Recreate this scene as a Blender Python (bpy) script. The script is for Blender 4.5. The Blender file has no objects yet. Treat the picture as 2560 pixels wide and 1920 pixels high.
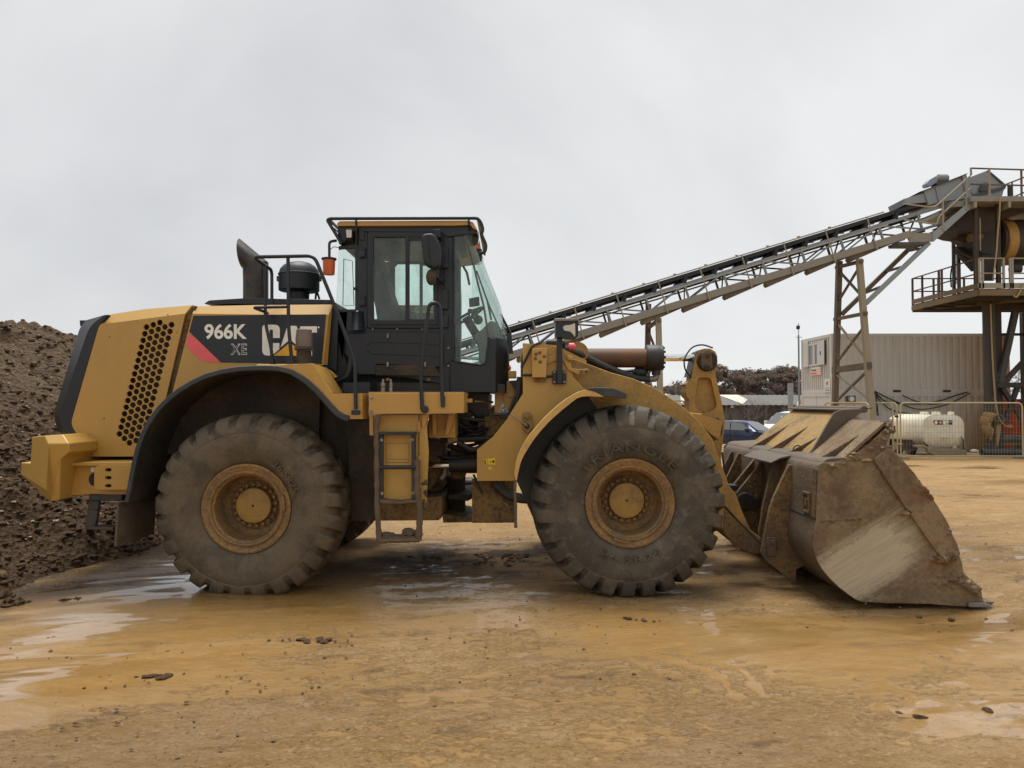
import bpy, bmesh, math, random
import numpy as np
from mathutils import Vector, Matrix, geometry
random.seed(7); RNG = np.random.default_rng(7)
C = bpy.context.scene.collection
SC = bpy.context.scene
R = math.radians

# ------------------------------------------------------------------ camera
FPX = 1850.0; CAMY = -6.83; EYE = 1.79
PITCH = math.atan(45.0 / FPX)
cam = bpy.data.cameras.new("camera")
cam.sensor_width = 36.0; cam.lens = 36.0 * FPX / 2560.0
cam.clip_start = 0.05; cam.clip_end = 3000
camo = bpy.data.objects.new("camera", cam); C.objects.link(camo)
camo.location = (0, CAMY, EYE); camo.rotation_euler = (R(90) + PITCH, 0, 0)
SC.camera = camo

# ------------------------------------------------------------------ world, sun, exposure
SUN_EL, SUN_ROT = R(76), R(-20)
w = bpy.data.worlds.new("World"); SC.world = w; w.use_nodes = True
nt = w.node_tree; nt.nodes.clear()
wo = nt.nodes.new("ShaderNodeOutputWorld"); bg = nt.nodes.new("ShaderNodeBackground")
sky = nt.nodes.new("ShaderNodeTexSky"); sky.sky_type = 'NISHITA'; sky.sun_disc = False
sky.sun_elevation = SUN_EL; sky.sun_rotation = SUN_ROT
tc = nt.nodes.new("ShaderNodeTexCoord"); mp = nt.nodes.new("ShaderNodeMapping")
mp.inputs['Scale'].default_value = (1.0, 1.0, 1.25); mp.inputs['Location'].default_value = (3.1, 0.4, 0.0)
n1 = nt.nodes.new("ShaderNodeTexNoise"); n1.inputs['Scale'].default_value = 1.8; n1.inputs['Detail'].default_value = 6
n1.inputs['Roughness'].default_value = 0.48; n1.inputs['Distortion'].default_value = 0.35
rp = nt.nodes.new("ShaderNodeValToRGB")
rp.color_ramp.elements[0].position = 0.34; rp.color_ramp.elements[0].color = (4.6, 4.66, 4.74, 1)
rp.color_ramp.elements[1].position = 0.62; rp.color_ramp.elements[1].color = (6.0, 6.07, 6.1, 1)
mx = nt.nodes.new("ShaderNodeMixRGB"); mx.inputs['Fac'].default_value = 0.96
L = nt.links.new
L(tc.outputs['Generated'], mp.inputs['Vector']); L(mp.outputs['Vector'], n1.inputs['Vector'])
L(n1.outputs['Fac'], rp.inputs['Fac']); L(sky.outputs['Color'], mx.inputs['Color1']); L(rp.outputs['Color'], mx.inputs['Color2'])
L(mx.outputs['Color'], bg.inputs['Color']); bg.inputs['Strength'].default_value = 0.058
L(bg.outputs['Background'], wo.inputs['Surface'])
sun = bpy.data.lights.new("sun", 'SUN'); sun.energy = 1.5; sun.angle = R(30); sun.color = (1.0, 0.97, 0.92)
suno = bpy.data.objects.new("sun", sun); C.objects.link(suno)
sd = Vector((math.sin(SUN_ROT) * math.cos(SUN_EL), math.cos(SUN_ROT) * math.cos(SUN_EL), math.sin(SUN_EL)))
suno.rotation_euler = sd.to_track_quat('Z', 'Y').to_euler(); suno.location = (0, 0, 40)
SC.view_settings.view_transform = 'Standard'; SC.view_settings.look = 'None'
SC.view_settings.gamma = 1.0; SC.view_settings.exposure = 1.30
try: SC.view_settings.use_curve_mapping = False
except Exception: pass
SC.render.engine = 'CYCLES'
SC.cycles.max_bounces = 7; SC.cycles.transparent_max_bounces = 12; SC.cycles.use_denoising = True
SC.cycles.caustics_reflective = False; SC.cycles.caustics_refractive = False

# ------------------------------------------------------------------ pixel -> place (photo 2560 x 1920)
_fw = Vector((0, math.cos(PITCH), math.sin(PITCH))); _up = Vector((0, -math.sin(PITCH), math.cos(PITCH)))
def P(px, py, Y):
    d = Vector(((px - 1280) / FPX, 0, 0)) + _fw + _up * ((960 - py) / FPX)
    t = (Y - CAMY) / d.y
    return Vector((d.x * t, Y, EYE + d.z * t))
def XZ(pts, Y):
    out = []
    for p in pts:
        q = P(p[0], p[1], Y); out.append((q.x, q.z))
    return out
def zm(pts, ox, oy, k):               # crop pixel -> photo pixel
    return [(ox + x / k, oy + y / k) for x, y in pts]
def Z1(*p): return zm(p, 0, 700, 3.456)
def Z2(*p): return zm(p, 440, 560, 3.456)
def Z3(*p): return zm(p, 780, 520, 3.95)
def Z4(*p): return zm(p, 840, 900, 3.318)
def Z5(*p): return zm(p, 1180, 780, 3.456)
def Z6(*p): return zm(p, 1780, 980, 2.9625)
def Z8(*p): return zm(p, 40, 1050, 4.739)
def ZT(*p): return zm(p, 2060, 400, 4.148)

def gz(y):                            # the yard falls away gently behind the machine
    y = np.asarray(y, float); yy = np.clip(y - 3.0, 0, 34)
    return -0.00073 * yy * yy

# ------------------------------------------------------------------ numpy noise
def _hash(ix, iy, s):
    h = (ix.astype(np.int64) * 374761393 + iy.astype(np.int64) * 668265263 + s * 1442695041) & 0x7fffffff
    h = ((h ^ (h >> 13)) * 1274126177) & 0x7fffffff
    return ((h ^ (h >> 16)) & 0xffff) / 65535.0
def vnoise(x, y, s=0):
    ix = np.floor(x); iy = np.floor(y); fx = x - ix; fy = y - iy
    fx = fx * fx * fx * (fx * (fx * 6 - 15) + 10); fy = fy * fy * fy * (fy * (fy * 6 - 15) + 10)
    a = _hash(ix, iy, s); b = _hash(ix + 1, iy, s); c = _hash(ix, iy + 1, s); d = _hash(ix + 1, iy + 1, s)
    return (a + (b - a) * fx) + ((c + (d - c) * fx) - (a + (b - a) * fx)) * fy
def fbm(x, y, o=4, s=0, g=0.5):
    t = 0; a = 1.0; n = 0
    for i in range(o):
        t = t + a * vnoise(x * 2 ** i + i * 17.3, y * 2 ** i - i * 9.1, s + i); n += a; a *= g
    return t / n
def sstep(a, b, x):
    t = np.clip((x - a) / (b - a), 0, 1); return t * t * (3 - 2 * t)

# ------------------------------------------------------------------ mesh builder
def inpoly(x, y, poly):
    c = False; j = len(poly) - 1
    for i in range(len(poly)):
        xi, yi = poly[i][0], poly[i][1]; xj, yj = poly[j][0], poly[j][1]
        if (yi > y) != (yj > y) and x < (xj - xi) * (y - yi) / (yj - yi) + xi: c = not c
        j = i
    return c
def fillet(pts, r, n=5, closed=True):
    out = []; N = len(pts); D = len(pts[0])
    for i in range(N):
        p = Vector(pts[i])
        if not closed and i in (0, N - 1): out.append(tuple(p)); continue
        a = Vector(pts[i - 1]); b = Vector(pts[(i + 1) % N])
        da = a - p; db = b - p
        rr = r[i] if isinstance(r, (list, tuple)) else r
        k = min(rr, da.length * .48, db.length * .48)
        if k < 1e-5 or da.length < 1e-6 or db.length < 1e-6: out.append(tuple(p)); continue
        s = p + da.normalized() * k; e = p + db.normalized() * k
        for j in range(n + 1):
            t = j / n; out.append(tuple(s * (1 - t) ** 2 + p * 2 * t * (1 - t) + e * t * t))
    return out
class MB:
    def __init__(s): s.v = []; s.f = []
    def add(s, vs, fs):
        o = len(s.v); s.v += [tuple(v) for v in vs]; s.f += [tuple(i + o for i in f) for f in fs]; return s
    def box(s, x0, x1, y0, y1, z0, z1):
        return s.add([(x0,y0,z0),(x1,y0,z0),(x1,y1,z0),(x0,y1,z0),(x0,y0,z1),(x1,y0,z1),(x1,y1,z1),(x0,y1,z1)],
                     [(0,3,2,1),(4,5,6,7),(0,1,5,4),(1,2,6,5),(2,3,7,6),(3,0,4,7)])
    def bar(s, p, q, w, h=None, up=(0, 0, 1)):
        p = Vector(p); q = Vector(q); h = w if h is None else h
        d = (q - p).normalized(); u = Vector(up)
        if abs(d.dot(u)) > .97: u = Vector((0, 1, 0))
        a = d.cross(u).normalized() * (w / 2); b = a.normalized().cross(d).normalized() * (h / 2)
        return s.add([p-a-b,p+a-b,p+a+b,p-a+b,q-a-b,q+a-b,q+a+b,q-a+b],
                     [(0,3,2,1),(4,5,6,7),(0,1,5,4),(1,2,6,5),(2,3,7,6),(3,0,4,7)])
    def tube(s, pts, r, n=8, caps=True):
        pts = [Vector(p) for p in pts]; N = len(pts); rs = r if isinstance(r, (list, tuple)) else [r] * N
        vs = []; prev = None
        for i, p in enumerate(pts):
            t = (pts[min(i + 1, N - 1)] - pts[max(i - 1, 0)]).normalized()
            if prev is None:
                u = Vector((0, 0, 1)) if abs(t.z) < .9 else Vector((0, 1, 0))
                a = t.cross(u).normalized()
            else:
                a = (prev - t * prev.dot(t)).normalized()
            b = t.cross(a); prev = a
            for k in range(n):
                an = 2 * math.pi * k / n; vs.append(p + (a * math.cos(an) + b * math.sin(an)) * rs[i])
        fs = [(i*n+k, i*n+(k+1)%n, (i+1)*n+(k+1)%n, (i+1)*n+k) for i in range(N-1) for k in range(n)]
        if caps: fs += [tuple(range(n-1, -1, -1)), tuple((N-1)*n + k for k in range(n))]
        return s.add(vs, fs)
    def lathe(s, prof, c, axis='y', n=40, cap=True):
        vs = []; M = len(prof)
        for r, t in prof:
            for k in range(n):
                an = 2 * math.pi * k / n; a = r * math.cos(an); b = r * math.sin(an)
                vs.append({'y': (c[0]+a, c[1]+t, c[2]+b), 'z': (c[0]+a, c[1]+b, c[2]+t), 'x': (c[0]+t, c[1]+a, c[2]+b)}[axis])
        fs = [(i*n+k, i*n+(k+1)%n, (i+1)*n+(k+1)%n, (i+1)*n+k) for i in range(M-1) for k in range(n)]
        if cap: fs += [tuple(range(n)), tuple((M-1)*n + k for k in range(n))]
        return s.add(vs, fs)
    def prism(s, xz, y0, y1, holes=(), plane='y'):
        def at(p, y):
            return {'y': (p[0], y, p[1]), 'x': (y, p[0], p[1]), 'z': (p[0], p[1], y)}[plane]
        loops = [list(xz)] + [list(h) for h in holes]
        flat = []; edges = []; offs = []
        for lp in loops:
            o = len(flat); offs.append(o); flat += lp; n = len(lp)
            edges += [(o + i, o + (i + 1) % n) for i in range(n)]
        N = len(flat)
        vs = [at(p, y0) for p in flat] + [at(p, y1) for p in flat]
        if holes:
            res = geometry.delaunay_2d_cdt([Vector(p) for p in flat], edges, [], 0, 1e-6)
            tv = res[0]; m = [oi[0] if oi else -1 for oi in res[3]]; tri = []
            for f in res[2]:
                cx = sum(tv[i].x for i in f) / len(f); cy = sum(tv[i].y for i in f) / len(f)
                if inpoly(cx, cy, loops[0]) and not any(inpoly(cx, cy, h) for h in loops[1:]):
                    g = tuple(m[i] for i in f)
                    if -1 not in g: tri.append(g)
            fs = tri + [tuple(i + N for i in reversed(t)) for t in tri]
        else:
            fs = [tuple(range(N)), tuple(range(2 * N - 1, N - 1, -1))]
        fs += [(a, b, b + N, a + N) for a, b in edges]
        return s.add(vs, fs)
    def loft(s, rows, closed=False):
        n = len(rows[0]); vs = [p for r in rows for p in r]
        fs = [(i*n+k, i*n+k+1, (i+1)*n+k+1, (i+1)*n+k) for i in range(len(rows)-1) for k in range(n-1)]
        if closed: fs += [(i*n+n-1, i*n, (i+1)*n, (i+1)*n+n-1) for i in range(len(rows)-1)]
        return s.add(vs, fs)
    def shell(s, rows, off):          # lofted sheet given thickness by an offset vector
        n = len(rows[0]); m = len(rows); off = Vector(off)
        s.loft(rows); s.loft([[tuple(Vector(p) + off) for p in r] for r in rows])
        a = len(s.v) - 2 * n * m; b = a + n * m
        per = [k for k in range(n)] + [i*n+n-1 for i in range(1, m)] + [(m-1)*n+k for k in range(n-2, -1, -1)] + [i*n for i in range(m-2, 0, -1)]
        s.f += [(a + per[i], a + per[(i+1) % len(per)], b + per[(i+1) % len(per)], b + per[i]) for i in range(len(per))]
        return s
    def build(s, name, m, parent=None, bevel=0.0, ang=35, seg=2):
        me = bpy.data.meshes.new(name); org = Vector((0, 0, 0)); q = parent
        while q is not None: org += q.location; q = q.parent
        me.from_pydata([tuple(Vector(v) - org) for v in s.v], [], s.f); me.update()
        bm = bmesh.new(); bm.from_mesh(me); bmesh.ops.recalc_face_normals(bm, faces=bm.faces); bm.to_mesh(me); bm.free()
        for p in me.polygons: p.use_smooth = True
        me.set_sharp_from_angle(angle=R(ang))
        if m is not None: me.materials.append(m)
        o = bpy.data.objects.new(name, me); C.objects.link(o); o.parent = parent
        if bevel:
            b = o.modifiers.new("bevel", 'BEVEL'); b.width = bevel; b.segments = seg; b.limit_method = 'ANGLE'; b.angle_limit = R(38)
        return o
def fast_mesh(name, V, F, m, parent=None, smooth=True):
    me = bpy.data.meshes.new(name); V = np.asarray(V, np.float32); F = np.asarray(F, np.int32); k = F.shape[1]
    me.vertices.add(len(V)); me.vertices.foreach_set("co", V.ravel())
    me.loops.add(F.size); me.loops.foreach_set("vertex_index", F.ravel())
    me.polygons.add(len(F)); me.polygons.foreach_set("loop_start", np.arange(0, F.size, k, dtype=np.int32))
    me.polygons.foreach_set("use_smooth", np.full(len(F), smooth)); me.update(calc_edges=True); me.validate()
    if m: me.materials.append(m)
    o = bpy.data.objects.new(name, me); C.objects.link(o); o.parent = parent
    return o
def copy_obj(o, parent, loc=None, rot=None):
    c = o.copy(); C.objects.link(c); c.parent = parent
    if loc is not None: c.location = loc
    if rot is not None: c.rotation_euler = rot
    return c
def thing(name, label, cat, loc=(0, 0, 0), group=None):
    o = bpy.data.objects.new(name, None); C.objects.link(o); o.location = loc
    o.empty_display_size = .2
    return tag(o, label, cat, group)
def tag(o, label, cat, group=None):
    o['label'] = label; o['category'] = cat
    if group: o['group'] = group
    return o
def kind(o, k): o['kind'] = k; return o
def path(pts, r=.06, n=5): return [Vector(p) for p in fillet([tuple(p) for p in pts], r, n, closed=False)]
def text_geo(body, offset=0.0, spacing=1.0):
    cu = bpy.data.curves.new("t", 'FONT'); cu.body = body; cu.size = 1; cu.offset = offset; cu.space_character = spacing
    cu.resolution_u = 4
    ob = bpy.data.objects.new("t", cu); C.objects.link(ob); dg = bpy.context.evaluated_depsgraph_get()
    me = bpy.data.meshes.new_from_object(ob.evaluated_get(dg))
    v = [tuple(x.co) for x in me.vertices]; f = [tuple(p.vertices) for p in me.polygons]
    bpy.data.objects.remove(ob); bpy.data.curves.remove(cu); bpy.data.meshes.remove(me)
    return v, f
def text_fit(mb, body, x0, x1, z0, z1, fn, offset=0.0, spacing=1.0):
    v, f = text_geo(body, offset, spacing)
    ax = min(p[0] for p in v); bx = max(p[0] for p in v); az = min(p[1] for p in v); bz = max(p[1] for p in v)
    mb.add([fn(x0 + (p[0]-ax)/(bx-ax)*(x1-x0), z0 + (p[1]-az)/(bz-az)*(z1-z0)) for p in v], f)
    return mb
# ------------------------------------------------------------------ materials
def nodes(name):
    m = bpy.data.materials.new(name); m.use_nodes = True; t = m.node_tree
    return m, t, t.nodes['Principled BSDF']
def _n(t, kind_, **kw):
    n = t.nodes.new(kind_)
    for k, v in kw.items(): n.inputs[k].default_value = v
    return n
def ramp(t, src, a, b, ca=(0,0,0,1), cb=(1,1,1,1)):
    r = t.nodes.new("ShaderNodeValToRGB"); r.color_ramp.elements[0].position = a; r.color_ramp.elements[1].position = b
    r.color_ramp.elements[0].color = ca; r.color_ramp.elements[1].color = cb; t.links.new(src, r.inputs['Fac']); return r.outputs['Color']
def mixc(t, fac, a, b, mode='MIX'):
    m = t.nodes.new("ShaderNodeMixRGB"); m.blend_type = mode
    for s, v in ((0, fac), (1, a), (2, b)):
        if hasattr(v, 'node'): t.links.new(v, m.inputs[s])
        else: m.inputs[s].default_value = v if s == 0 or len(v) == 4 else (*v, 1)
    return m.outputs[0]
def math_(t, op, a, b=0.0, clamp=False):
    m = t.nodes.new("ShaderNodeMath"); m.operation = op; m.use_clamp = clamp
    for s, v in ((0, a), (1, b)):
        if hasattr(v, 'node'): t.links.new(v, m.inputs[s])
        else: m.inputs[s].default_value = v
    return m.outputs[0]
def pos(t): return t.nodes.new("ShaderNodeNewGeometry").outputs['Position']
def scaled(t, v, sc, rot=(0,0,0), loc=(0,0,0)):
    m = t.nodes.new("ShaderNodeMapping"); m.inputs['Scale'].default_value = sc; m.inputs['Rotation'].default_value = rot
    m.inputs['Location'].default_value = loc
    t.links.new(v, m.inputs['Vector']); return m.outputs['Vector']
def noise(t, v, scale, detail=4, rough=.55, dist=0.0):
    n = _n(t, "ShaderNodeTexNoise", Scale=scale, Detail=detail, Roughness=rough, Distortion=dist); t.links.new(v, n.inputs['Vector'])
    return n.outputs['Fac']
def bump(t, b, h, strength, dist=.02):
    n = _n(t, "ShaderNodeBump", Strength=strength, Distance=dist); t.links.new(h, n.inputs['Height'])
    t.links.new(n.outputs['Normal'], b.inputs['Normal'])
def paint(name, col, rough=.45, metal=0.0, dirt=(.16,.105,.055), amt=.25, dscale=2.5, mud=None, var=.12, bmp=.03, bscale=60, spec=.5, fine=.3, streak=.0, lo=.45, hi=.78):
    """painted or plastic surface with blotchy dirt; mud=(z_full, z_none): splashed mud that thins out upward"""
    m, t, b = nodes(name); p = pos(t)
    n_l = noise(t, p, dscale, 6, .62, .3); n_f = noise(t, p, dscale * 11, 5, .6)
    c = mixc(t, var, col, mixc(t, n_l, tuple(x * .55 for x in col), tuple(min(1, x * 1.35) for x in col)))
    f = math_(t, 'MULTIPLY', ramp(t, n_l, lo, hi), amt)
    f2 = math_(t, 'MULTIPLY', ramp(t, n_f, lo + .08, hi), amt * fine)
    f = math_(t, 'ADD', f, f2, True)
    if streak:
        s_ = noise(t, scaled(t, p, (9, 9, .7)), 1.0, 4, .6)
        f = math_(t, 'ADD', f, math_(t, 'MULTIPLY', ramp(t, s_, .5, .8), streak), True)
    if mud:
        sx = t.nodes.new("ShaderNodeSeparateXYZ"); t.links.new(p, sx.inputs[0])
        mr = _n(t, "ShaderNodeMapRange", **{'From Min': mud[1], 'From Max': mud[0]}); t.links.new(sx.outputs['Z'], mr.inputs['Value'])
        g = math_(t, 'SUBTRACT', math_(t, 'ADD', mr.outputs[0], math_(t, 'MULTIPLY', math_(t, 'SUBTRACT', noise(t, p, 4.5, 7, .68), .5), 1.5)), .25)
        g = ramp(t, g, .2, .75)
        f = math_(t, 'MAXIMUM', f, math_(t, 'MULTIPLY', g, mud[2] if len(mud) > 2 else .9))
    dc = mixc(t, noise(t, p, 7, 4), tuple(x * .6 for x in dirt), tuple(x * 1.35 for x in dirt))
    t.links.new(mixc(t, f, c, dc), b.inputs['Base Color'])
    rr = _n(t, "ShaderNodeMapRange", **{'To Min': rough, 'To Max': .82}); t.links.new(f, rr.inputs['Value'])
    t.links.new(rr.outputs[0], b.inputs['Roughness'])
    b.inputs['Metallic'].default_value = metal; b.inputs['Specular IOR Level'].default_value = spec
    if bmp:
        h = math_(t, 'ADD', math_(t, 'MULTIPLY', noise(t, p, bscale, 3), .35), math_(t, 'MULTIPLY', f, math_(t, 'ADD', noise(t, p, 22, 5), .4)))
        bump(t, b, h, min(1, bmp * 6), .012)
    return m
def plain(name, col, rough=.5, metal=0.0, spec=.5):
    m, t, b = nodes(name); p = pos(t)
    t.links.new(mixc(t, noise(t, p, 12, 5), tuple(x * .8 for x in col), tuple(min(1, x * 1.2) for x in col)), b.inputs['Base Color'])
    b.inputs['Roughness'].default_value = rough; b.inputs['Metallic'].default_value = metal; b.inputs['Specular IOR Level'].default_value = spec
    return m
M = {}
YEL = (.50, .292, .066)
MUDC = (.135, .088, .045)
M['yellow'] = paint('yellow_paint', YEL, .36, dirt=(.20,.13,.06), amt=.2, dscale=1.6, var=.12, bmp=.008, streak=.10, fine=.5)
M['yellow_low'] = paint('yellow_paint_muddy', YEL, .42, dirt=MUDC, amt=.4, dscale=2.2, mud=(.15, 1.05, .93), var=.2, bmp=.05)
M['yellow_arm'] = paint('yellow_paint_worn', (.42,.238,.05), .46, dirt=(.15,.095,.045), amt=.7, lo=.4, dscale=3, mud=(.35, 1.1, .85), var=.25, bmp=.05, fine=.7)
M['yellow_fender'] = paint('yellow_paint_chipped', (.58,.36,.11), .5, dirt=(.05,.045,.035), amt=.35, dscale=9, var=.2, bmp=.05, fine=.8)
M['rim'] = paint('rim_ochre_muddy', (.33,.185,.056), .52, dirt=(.15,.098,.052), lo=.35, hi=.7, amt=.9, dscale=3.5, var=.35, bmp=.05, fine=.8)
M['hub'] = paint('hub_yellow', (.40,.24,.055), .45, dirt=(.15,.095,.05), lo=.4, hi=.7, amt=.75, dscale=5, var=.25, bmp=.05)
M['black'] = paint('charcoal_paint', (.0085,.0125,.019), .38, dirt=(.06,.055,.05), amt=.07, dscale=3, var=.2, bmp=.006)
M['black_low'] = paint('charcoal_dusty', (.015,.018,.022), .5, dirt=(.13,.095,.06), amt=.32, dscale=3, mud=(.5, 1.9, .55), var=.2, bmp=.03)
M['plastic'] = paint('grained_plastic', (.010,.0145,.021), .48, dirt=(.055,.052,.05), amt=.14, dscale=4, var=.2, bmp=.05, bscale=160)
M['rubber'] = paint('fender_rubber', (.026,.033,.039), .55, dirt=(.14,.1,.065), amt=.35, dscale=4, mud=(.5, 1.6, .6), var=.2, bmp=.05)
M['under'] = paint('muddy_underside', (.03,.025,.02), .75, dirt=(.10,.068,.042), amt=.9, dscale=2.2, var=.4, bmp=.12, fine=.9)
M['mudflap'] = paint('muddy_flap', (.045,.04,.035), .7, dirt=(.155,.11,.07), amt=1.0, dscale=2.0, mud=(.3, 1.6, 1), var=.4, bmp=.08)
M['deepblack'] = plain('black_hose', (.014,.014,.015), .5)
M['frame'] = paint('frame_yellow_oily', (.25,.145,.036), .52, dirt=(.055,.04,.026), lo=.35, hi=.7, amt=.85, dscale=2.6, mud=(.3, 1.15, .8), var=.3, bmp=.06, fine=.8)
M['chrome'] = plain('chrome_rod', (.75,.75,.74), .12, 1.0)
M['steel'] = paint('bolt_steel', (.28,.26,.23), .5, .6, dirt=(.1,.07,.045), amt=.6, dscale=9, bmp=.03)
M['rust_cyl'] = paint('rusty_barrel', (.115,.062,.036), .62, .1, dirt=(.27,.105,.03), amt=.75, dscale=4.5, var=.4, bmp=.05)
M['clod'] = paint('mud_on_steel', (.12,.083,.053), .8, dirt=(.2,.15,.1), amt=.6, dscale=9, var=.4, bmp=.25)
M['dec_black'] = plain('decal_black', (.011,.015,.022), .4)
M['dec_white'] = plain('decal_white', (.90,.88,.78), .45)
M['dec_red'] = plain('decal_red', (.80,.12,.13), .4)
M['dec_yellow'] = plain('decal_yellow', (.78,.42,.03), .4)
M['dec_warn'] = plain('decal_warning', (.78,.55,.03), .4)
M['amber'] = plain('amber_lens', (.55,.1,.012), .25)
M['lens'] = plain('lamp_lens', (.6,.57,.5), .15)
M['clearlens'] = paint('clear_lens_dusty', (.17,.13,.11), .35, amt=.5, dscale=12, bmp=.03)
M['seat'] = plain('seat_cloth', (.03,.03,.032), .8)
M['dash'] = plain('dash_plastic', (.11,.12,.12), .6)
def glass(name, tint, rough=.02, refl=.9):
    m = bpy.data.materials.new(name); m.use_nodes = True; t = m.node_tree; t.nodes.clear()
    o = t.nodes.new("ShaderNodeOutputMaterial"); a = t.nodes.new("ShaderNodeBsdfTransparent"); g = t.nodes.new("ShaderNodeBsdfGlossy")
    d = t.nodes.new("ShaderNodeBsdfDiffuse"); d.inputs['Color'].default_value = (.35,.4,.38,1)
    a.inputs['Color'].default_value = (*tint, 1); g.inputs['Roughness'].default_value = rough
    lw = _n(t, "ShaderNodeLayerWeight", Blend=.5); fr5 = math_(t, 'ADD', .04, math_(t, 'MULTIPLY', math_(t, 'POWER', lw.outputs['Facing'], 5.0), .96)); mxs = t.nodes.new("ShaderNodeMixShader"); mx2 = t.nodes.new("ShaderNodeMixShader")
    t.links.new(math_(t, 'MULTIPLY', fr5, refl), mxs.inputs[0]); t.links.new(a.outputs[0], mxs.inputs[1]); t.links.new(g.outputs[0], mxs.inputs[2])
    p = pos(t); t.links.new(math_(t, 'MULTIPLY', ramp(t, noise(t, scaled(t, p, (1, 1, .45)), 4.5, 7, .68), .40, .8), .24), mx2.inputs[0])
    t.links.new(mxs.outputs[0], mx2.inputs[1]); t.links.new(d.outputs[0], mx2.inputs[2]); t.links.new(mx2.outputs[0], o.inputs['Surface'])
    return m
M['glass'] = glass('cab_glass', (.905,.982,.955))
M['carglass'] = glass('car_glass', (.45,.5,.5), .03, 1.0)
# tyre rubber caked with drying mud
def tyre_mat(name, a, b_, c_, lo, hi):
    m, t, b = nodes(name); p = pos(t)
    n1 = noise(t, p, 3.6, 7, .62, .5); n2 = noise(t, scaled(t, p, (1, 1, 1), loc=(7, 3, 5)), 9, 6, .6); n3 = noise(t, p, 42, 5, .65)
    c = mixc(t, ramp(t, n1, lo, hi), a, b_)
    c = mixc(t, math_(t, 'MULTIPLY', ramp(t, n2, .53, .66), .55), c, c_)
    c = mixc(t, .35, c, mixc(t, n3, (0.02,.017,.013), tuple(x * 1.6 for x in b_)))
    t.links.new(c, b.inputs['Base Color']); b.inputs['Roughness'].default_value = .72; b.inputs['Specular IOR Level'].default_value = .35
    h = math_(t, 'ADD', math_(t, 'MULTIPLY', n3, .5), math_(t, 'MULTIPLY', n1, 1.2)); bump(t, b, h, .35, .012)
    return m
M['tyre_rear'] = tyre_mat('tyre_rubber_dusty', (.052,.046,.036), (.14,.108,.07), (.066,.062,.054), .40, .56)
M['tyre_front'] = tyre_mat('tyre_rubber_cracked', (.044,.041,.036), (.115,.094,.066), (.20,.178,.145), .44, .62)
# bucket side: mud above, steel scoured bright below
def bucket_mat(name, polish):
    m, t, b = nodes(name); p = pos(t)
    n1 = noise(t, p, 2.2, 7, .65, .4); n2 = noise(t, p, 14, 6, .68)
    mud = mixc(t, ramp(t, n1, .3, .7), (.105,.073,.040), (.29,.205,.115)); mud = mixc(t, ramp(t, n2, .48, .72), mud, (.26,.19,.115)); mud = mixc(t, math_(t, 'MULTIPLY', ramp(t, noise(t, p, 30, 5, .7), .5, .7), .5), mud, (.055,.038,.024))
    mud = mixc(t, math_(t, 'MULTIPLY', ramp(t, noise(t, p, 3.1, 5, .6), .52, .66), .55), mud, (.125,.06,.032))
    base = mud; rough = None
    if polish:
        st = noise(t, scaled(t, scaled(t, p, (1, 1, 1), rot=(0, R(32), 0)), (1.1, 1, 16)), 1.6, 6, .62)
        sx = t.nodes.new("ShaderNodeSeparateXYZ"); t.links.new(scaled(t, p, (1, 1, 1), rot=(0, R(32), 0), loc=(0, 0, 0)), sx.inputs[0])
        # oval scoured patch low on the cheek, in the cheek's own plane
        pl = P(*Z6((1130, 1265))[0], -.15)
        cu = math.cos(R(32)) * pl.x + math.sin(R(32)) * pl.z; cv = -math.sin(R(32)) * pl.x + math.cos(R(32)) * pl.z
        du = math_(t, 'DIVIDE', math_(t, 'SUBTRACT', sx.outputs['X'], cu), .65); dv = math_(t, 'DIVIDE', math_(t, 'SUBTRACT', sx.outputs['Z'], cv), .325)
        rr = math_(t, 'SQRT', math_(t, 'ADD', math_(t, 'POWER', math_(t, 'ABSOLUTE', du), 2.6), math_(t, 'POWER', math_(t, 'ABSOLUTE', dv), 2.6)))
        rr = math_(t, 'ADD', rr, math_(t, 'MULTIPLY', math_(t, 'SUBTRACT', st, .5), 1.1))
        rr = math_(t, 'ADD', rr, math_(t, 'MULTIPLY', math_(t, 'SUBTRACT', noise(t, p, 5, 5), .5), .5))
        rr = math_(t, 'ADD', rr, math_(t, 'MULTIPLY', math_(t, 'SUBTRACT', noise(t, p, 26, 6, .7), .5), .5)); k = ramp(t, rr, .58, 1.12, (1,1,1,1), (0,0,0,1))
        base = mixc(t, k, mud, mixc(t, st, (.27,.21,.13), (.60,.52,.395)))
    t.links.new(base, b.inputs['Base Color']); b.inputs['Roughness'].default_value = .72; b.inputs['Specular IOR Level'].default_value = .4
    h = math_(t, 'ADD', math_(t, 'MULTIPLY', n2, .7), n1)
    if polish: h = math_(t, 'MULTIPLY', h, ramp(t, k, 0, 1, (1,1,1,1), (.12,.12,.12,1)))
    bump(t, b, h, .75, .03)
    return m
M['bucket'] = bucket_mat('bucket_muddy_steel', False); M['bucket_side'] = bucket_mat('bucket_cheek_steel', True)
M['bucket_yel'] = paint('bucket_worn_yellow', (.25,.145,.036), .58, dirt=(.105,.07,.042), lo=.34, hi=.62, amt=.92, dscale=3.0, var=.4, bmp=.08, fine=.9, mud=(.1, .9, .8))
M['bucket_board'] = paint('bucket_board_yellow', (.33,.20,.05), .55, dirt=(.13,.088,.05), amt=.8, dscale=2.0, var=.3, bmp=.06, fine=.7, lo=.42, hi=.7)
M['bucket_back'] = paint('bucket_back_steel', (.10,.078,.055), .6, dirt=(.17,.112,.06), amt=.8, dscale=2.4, var=.4, bmp=.1, fine=1.0)
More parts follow.
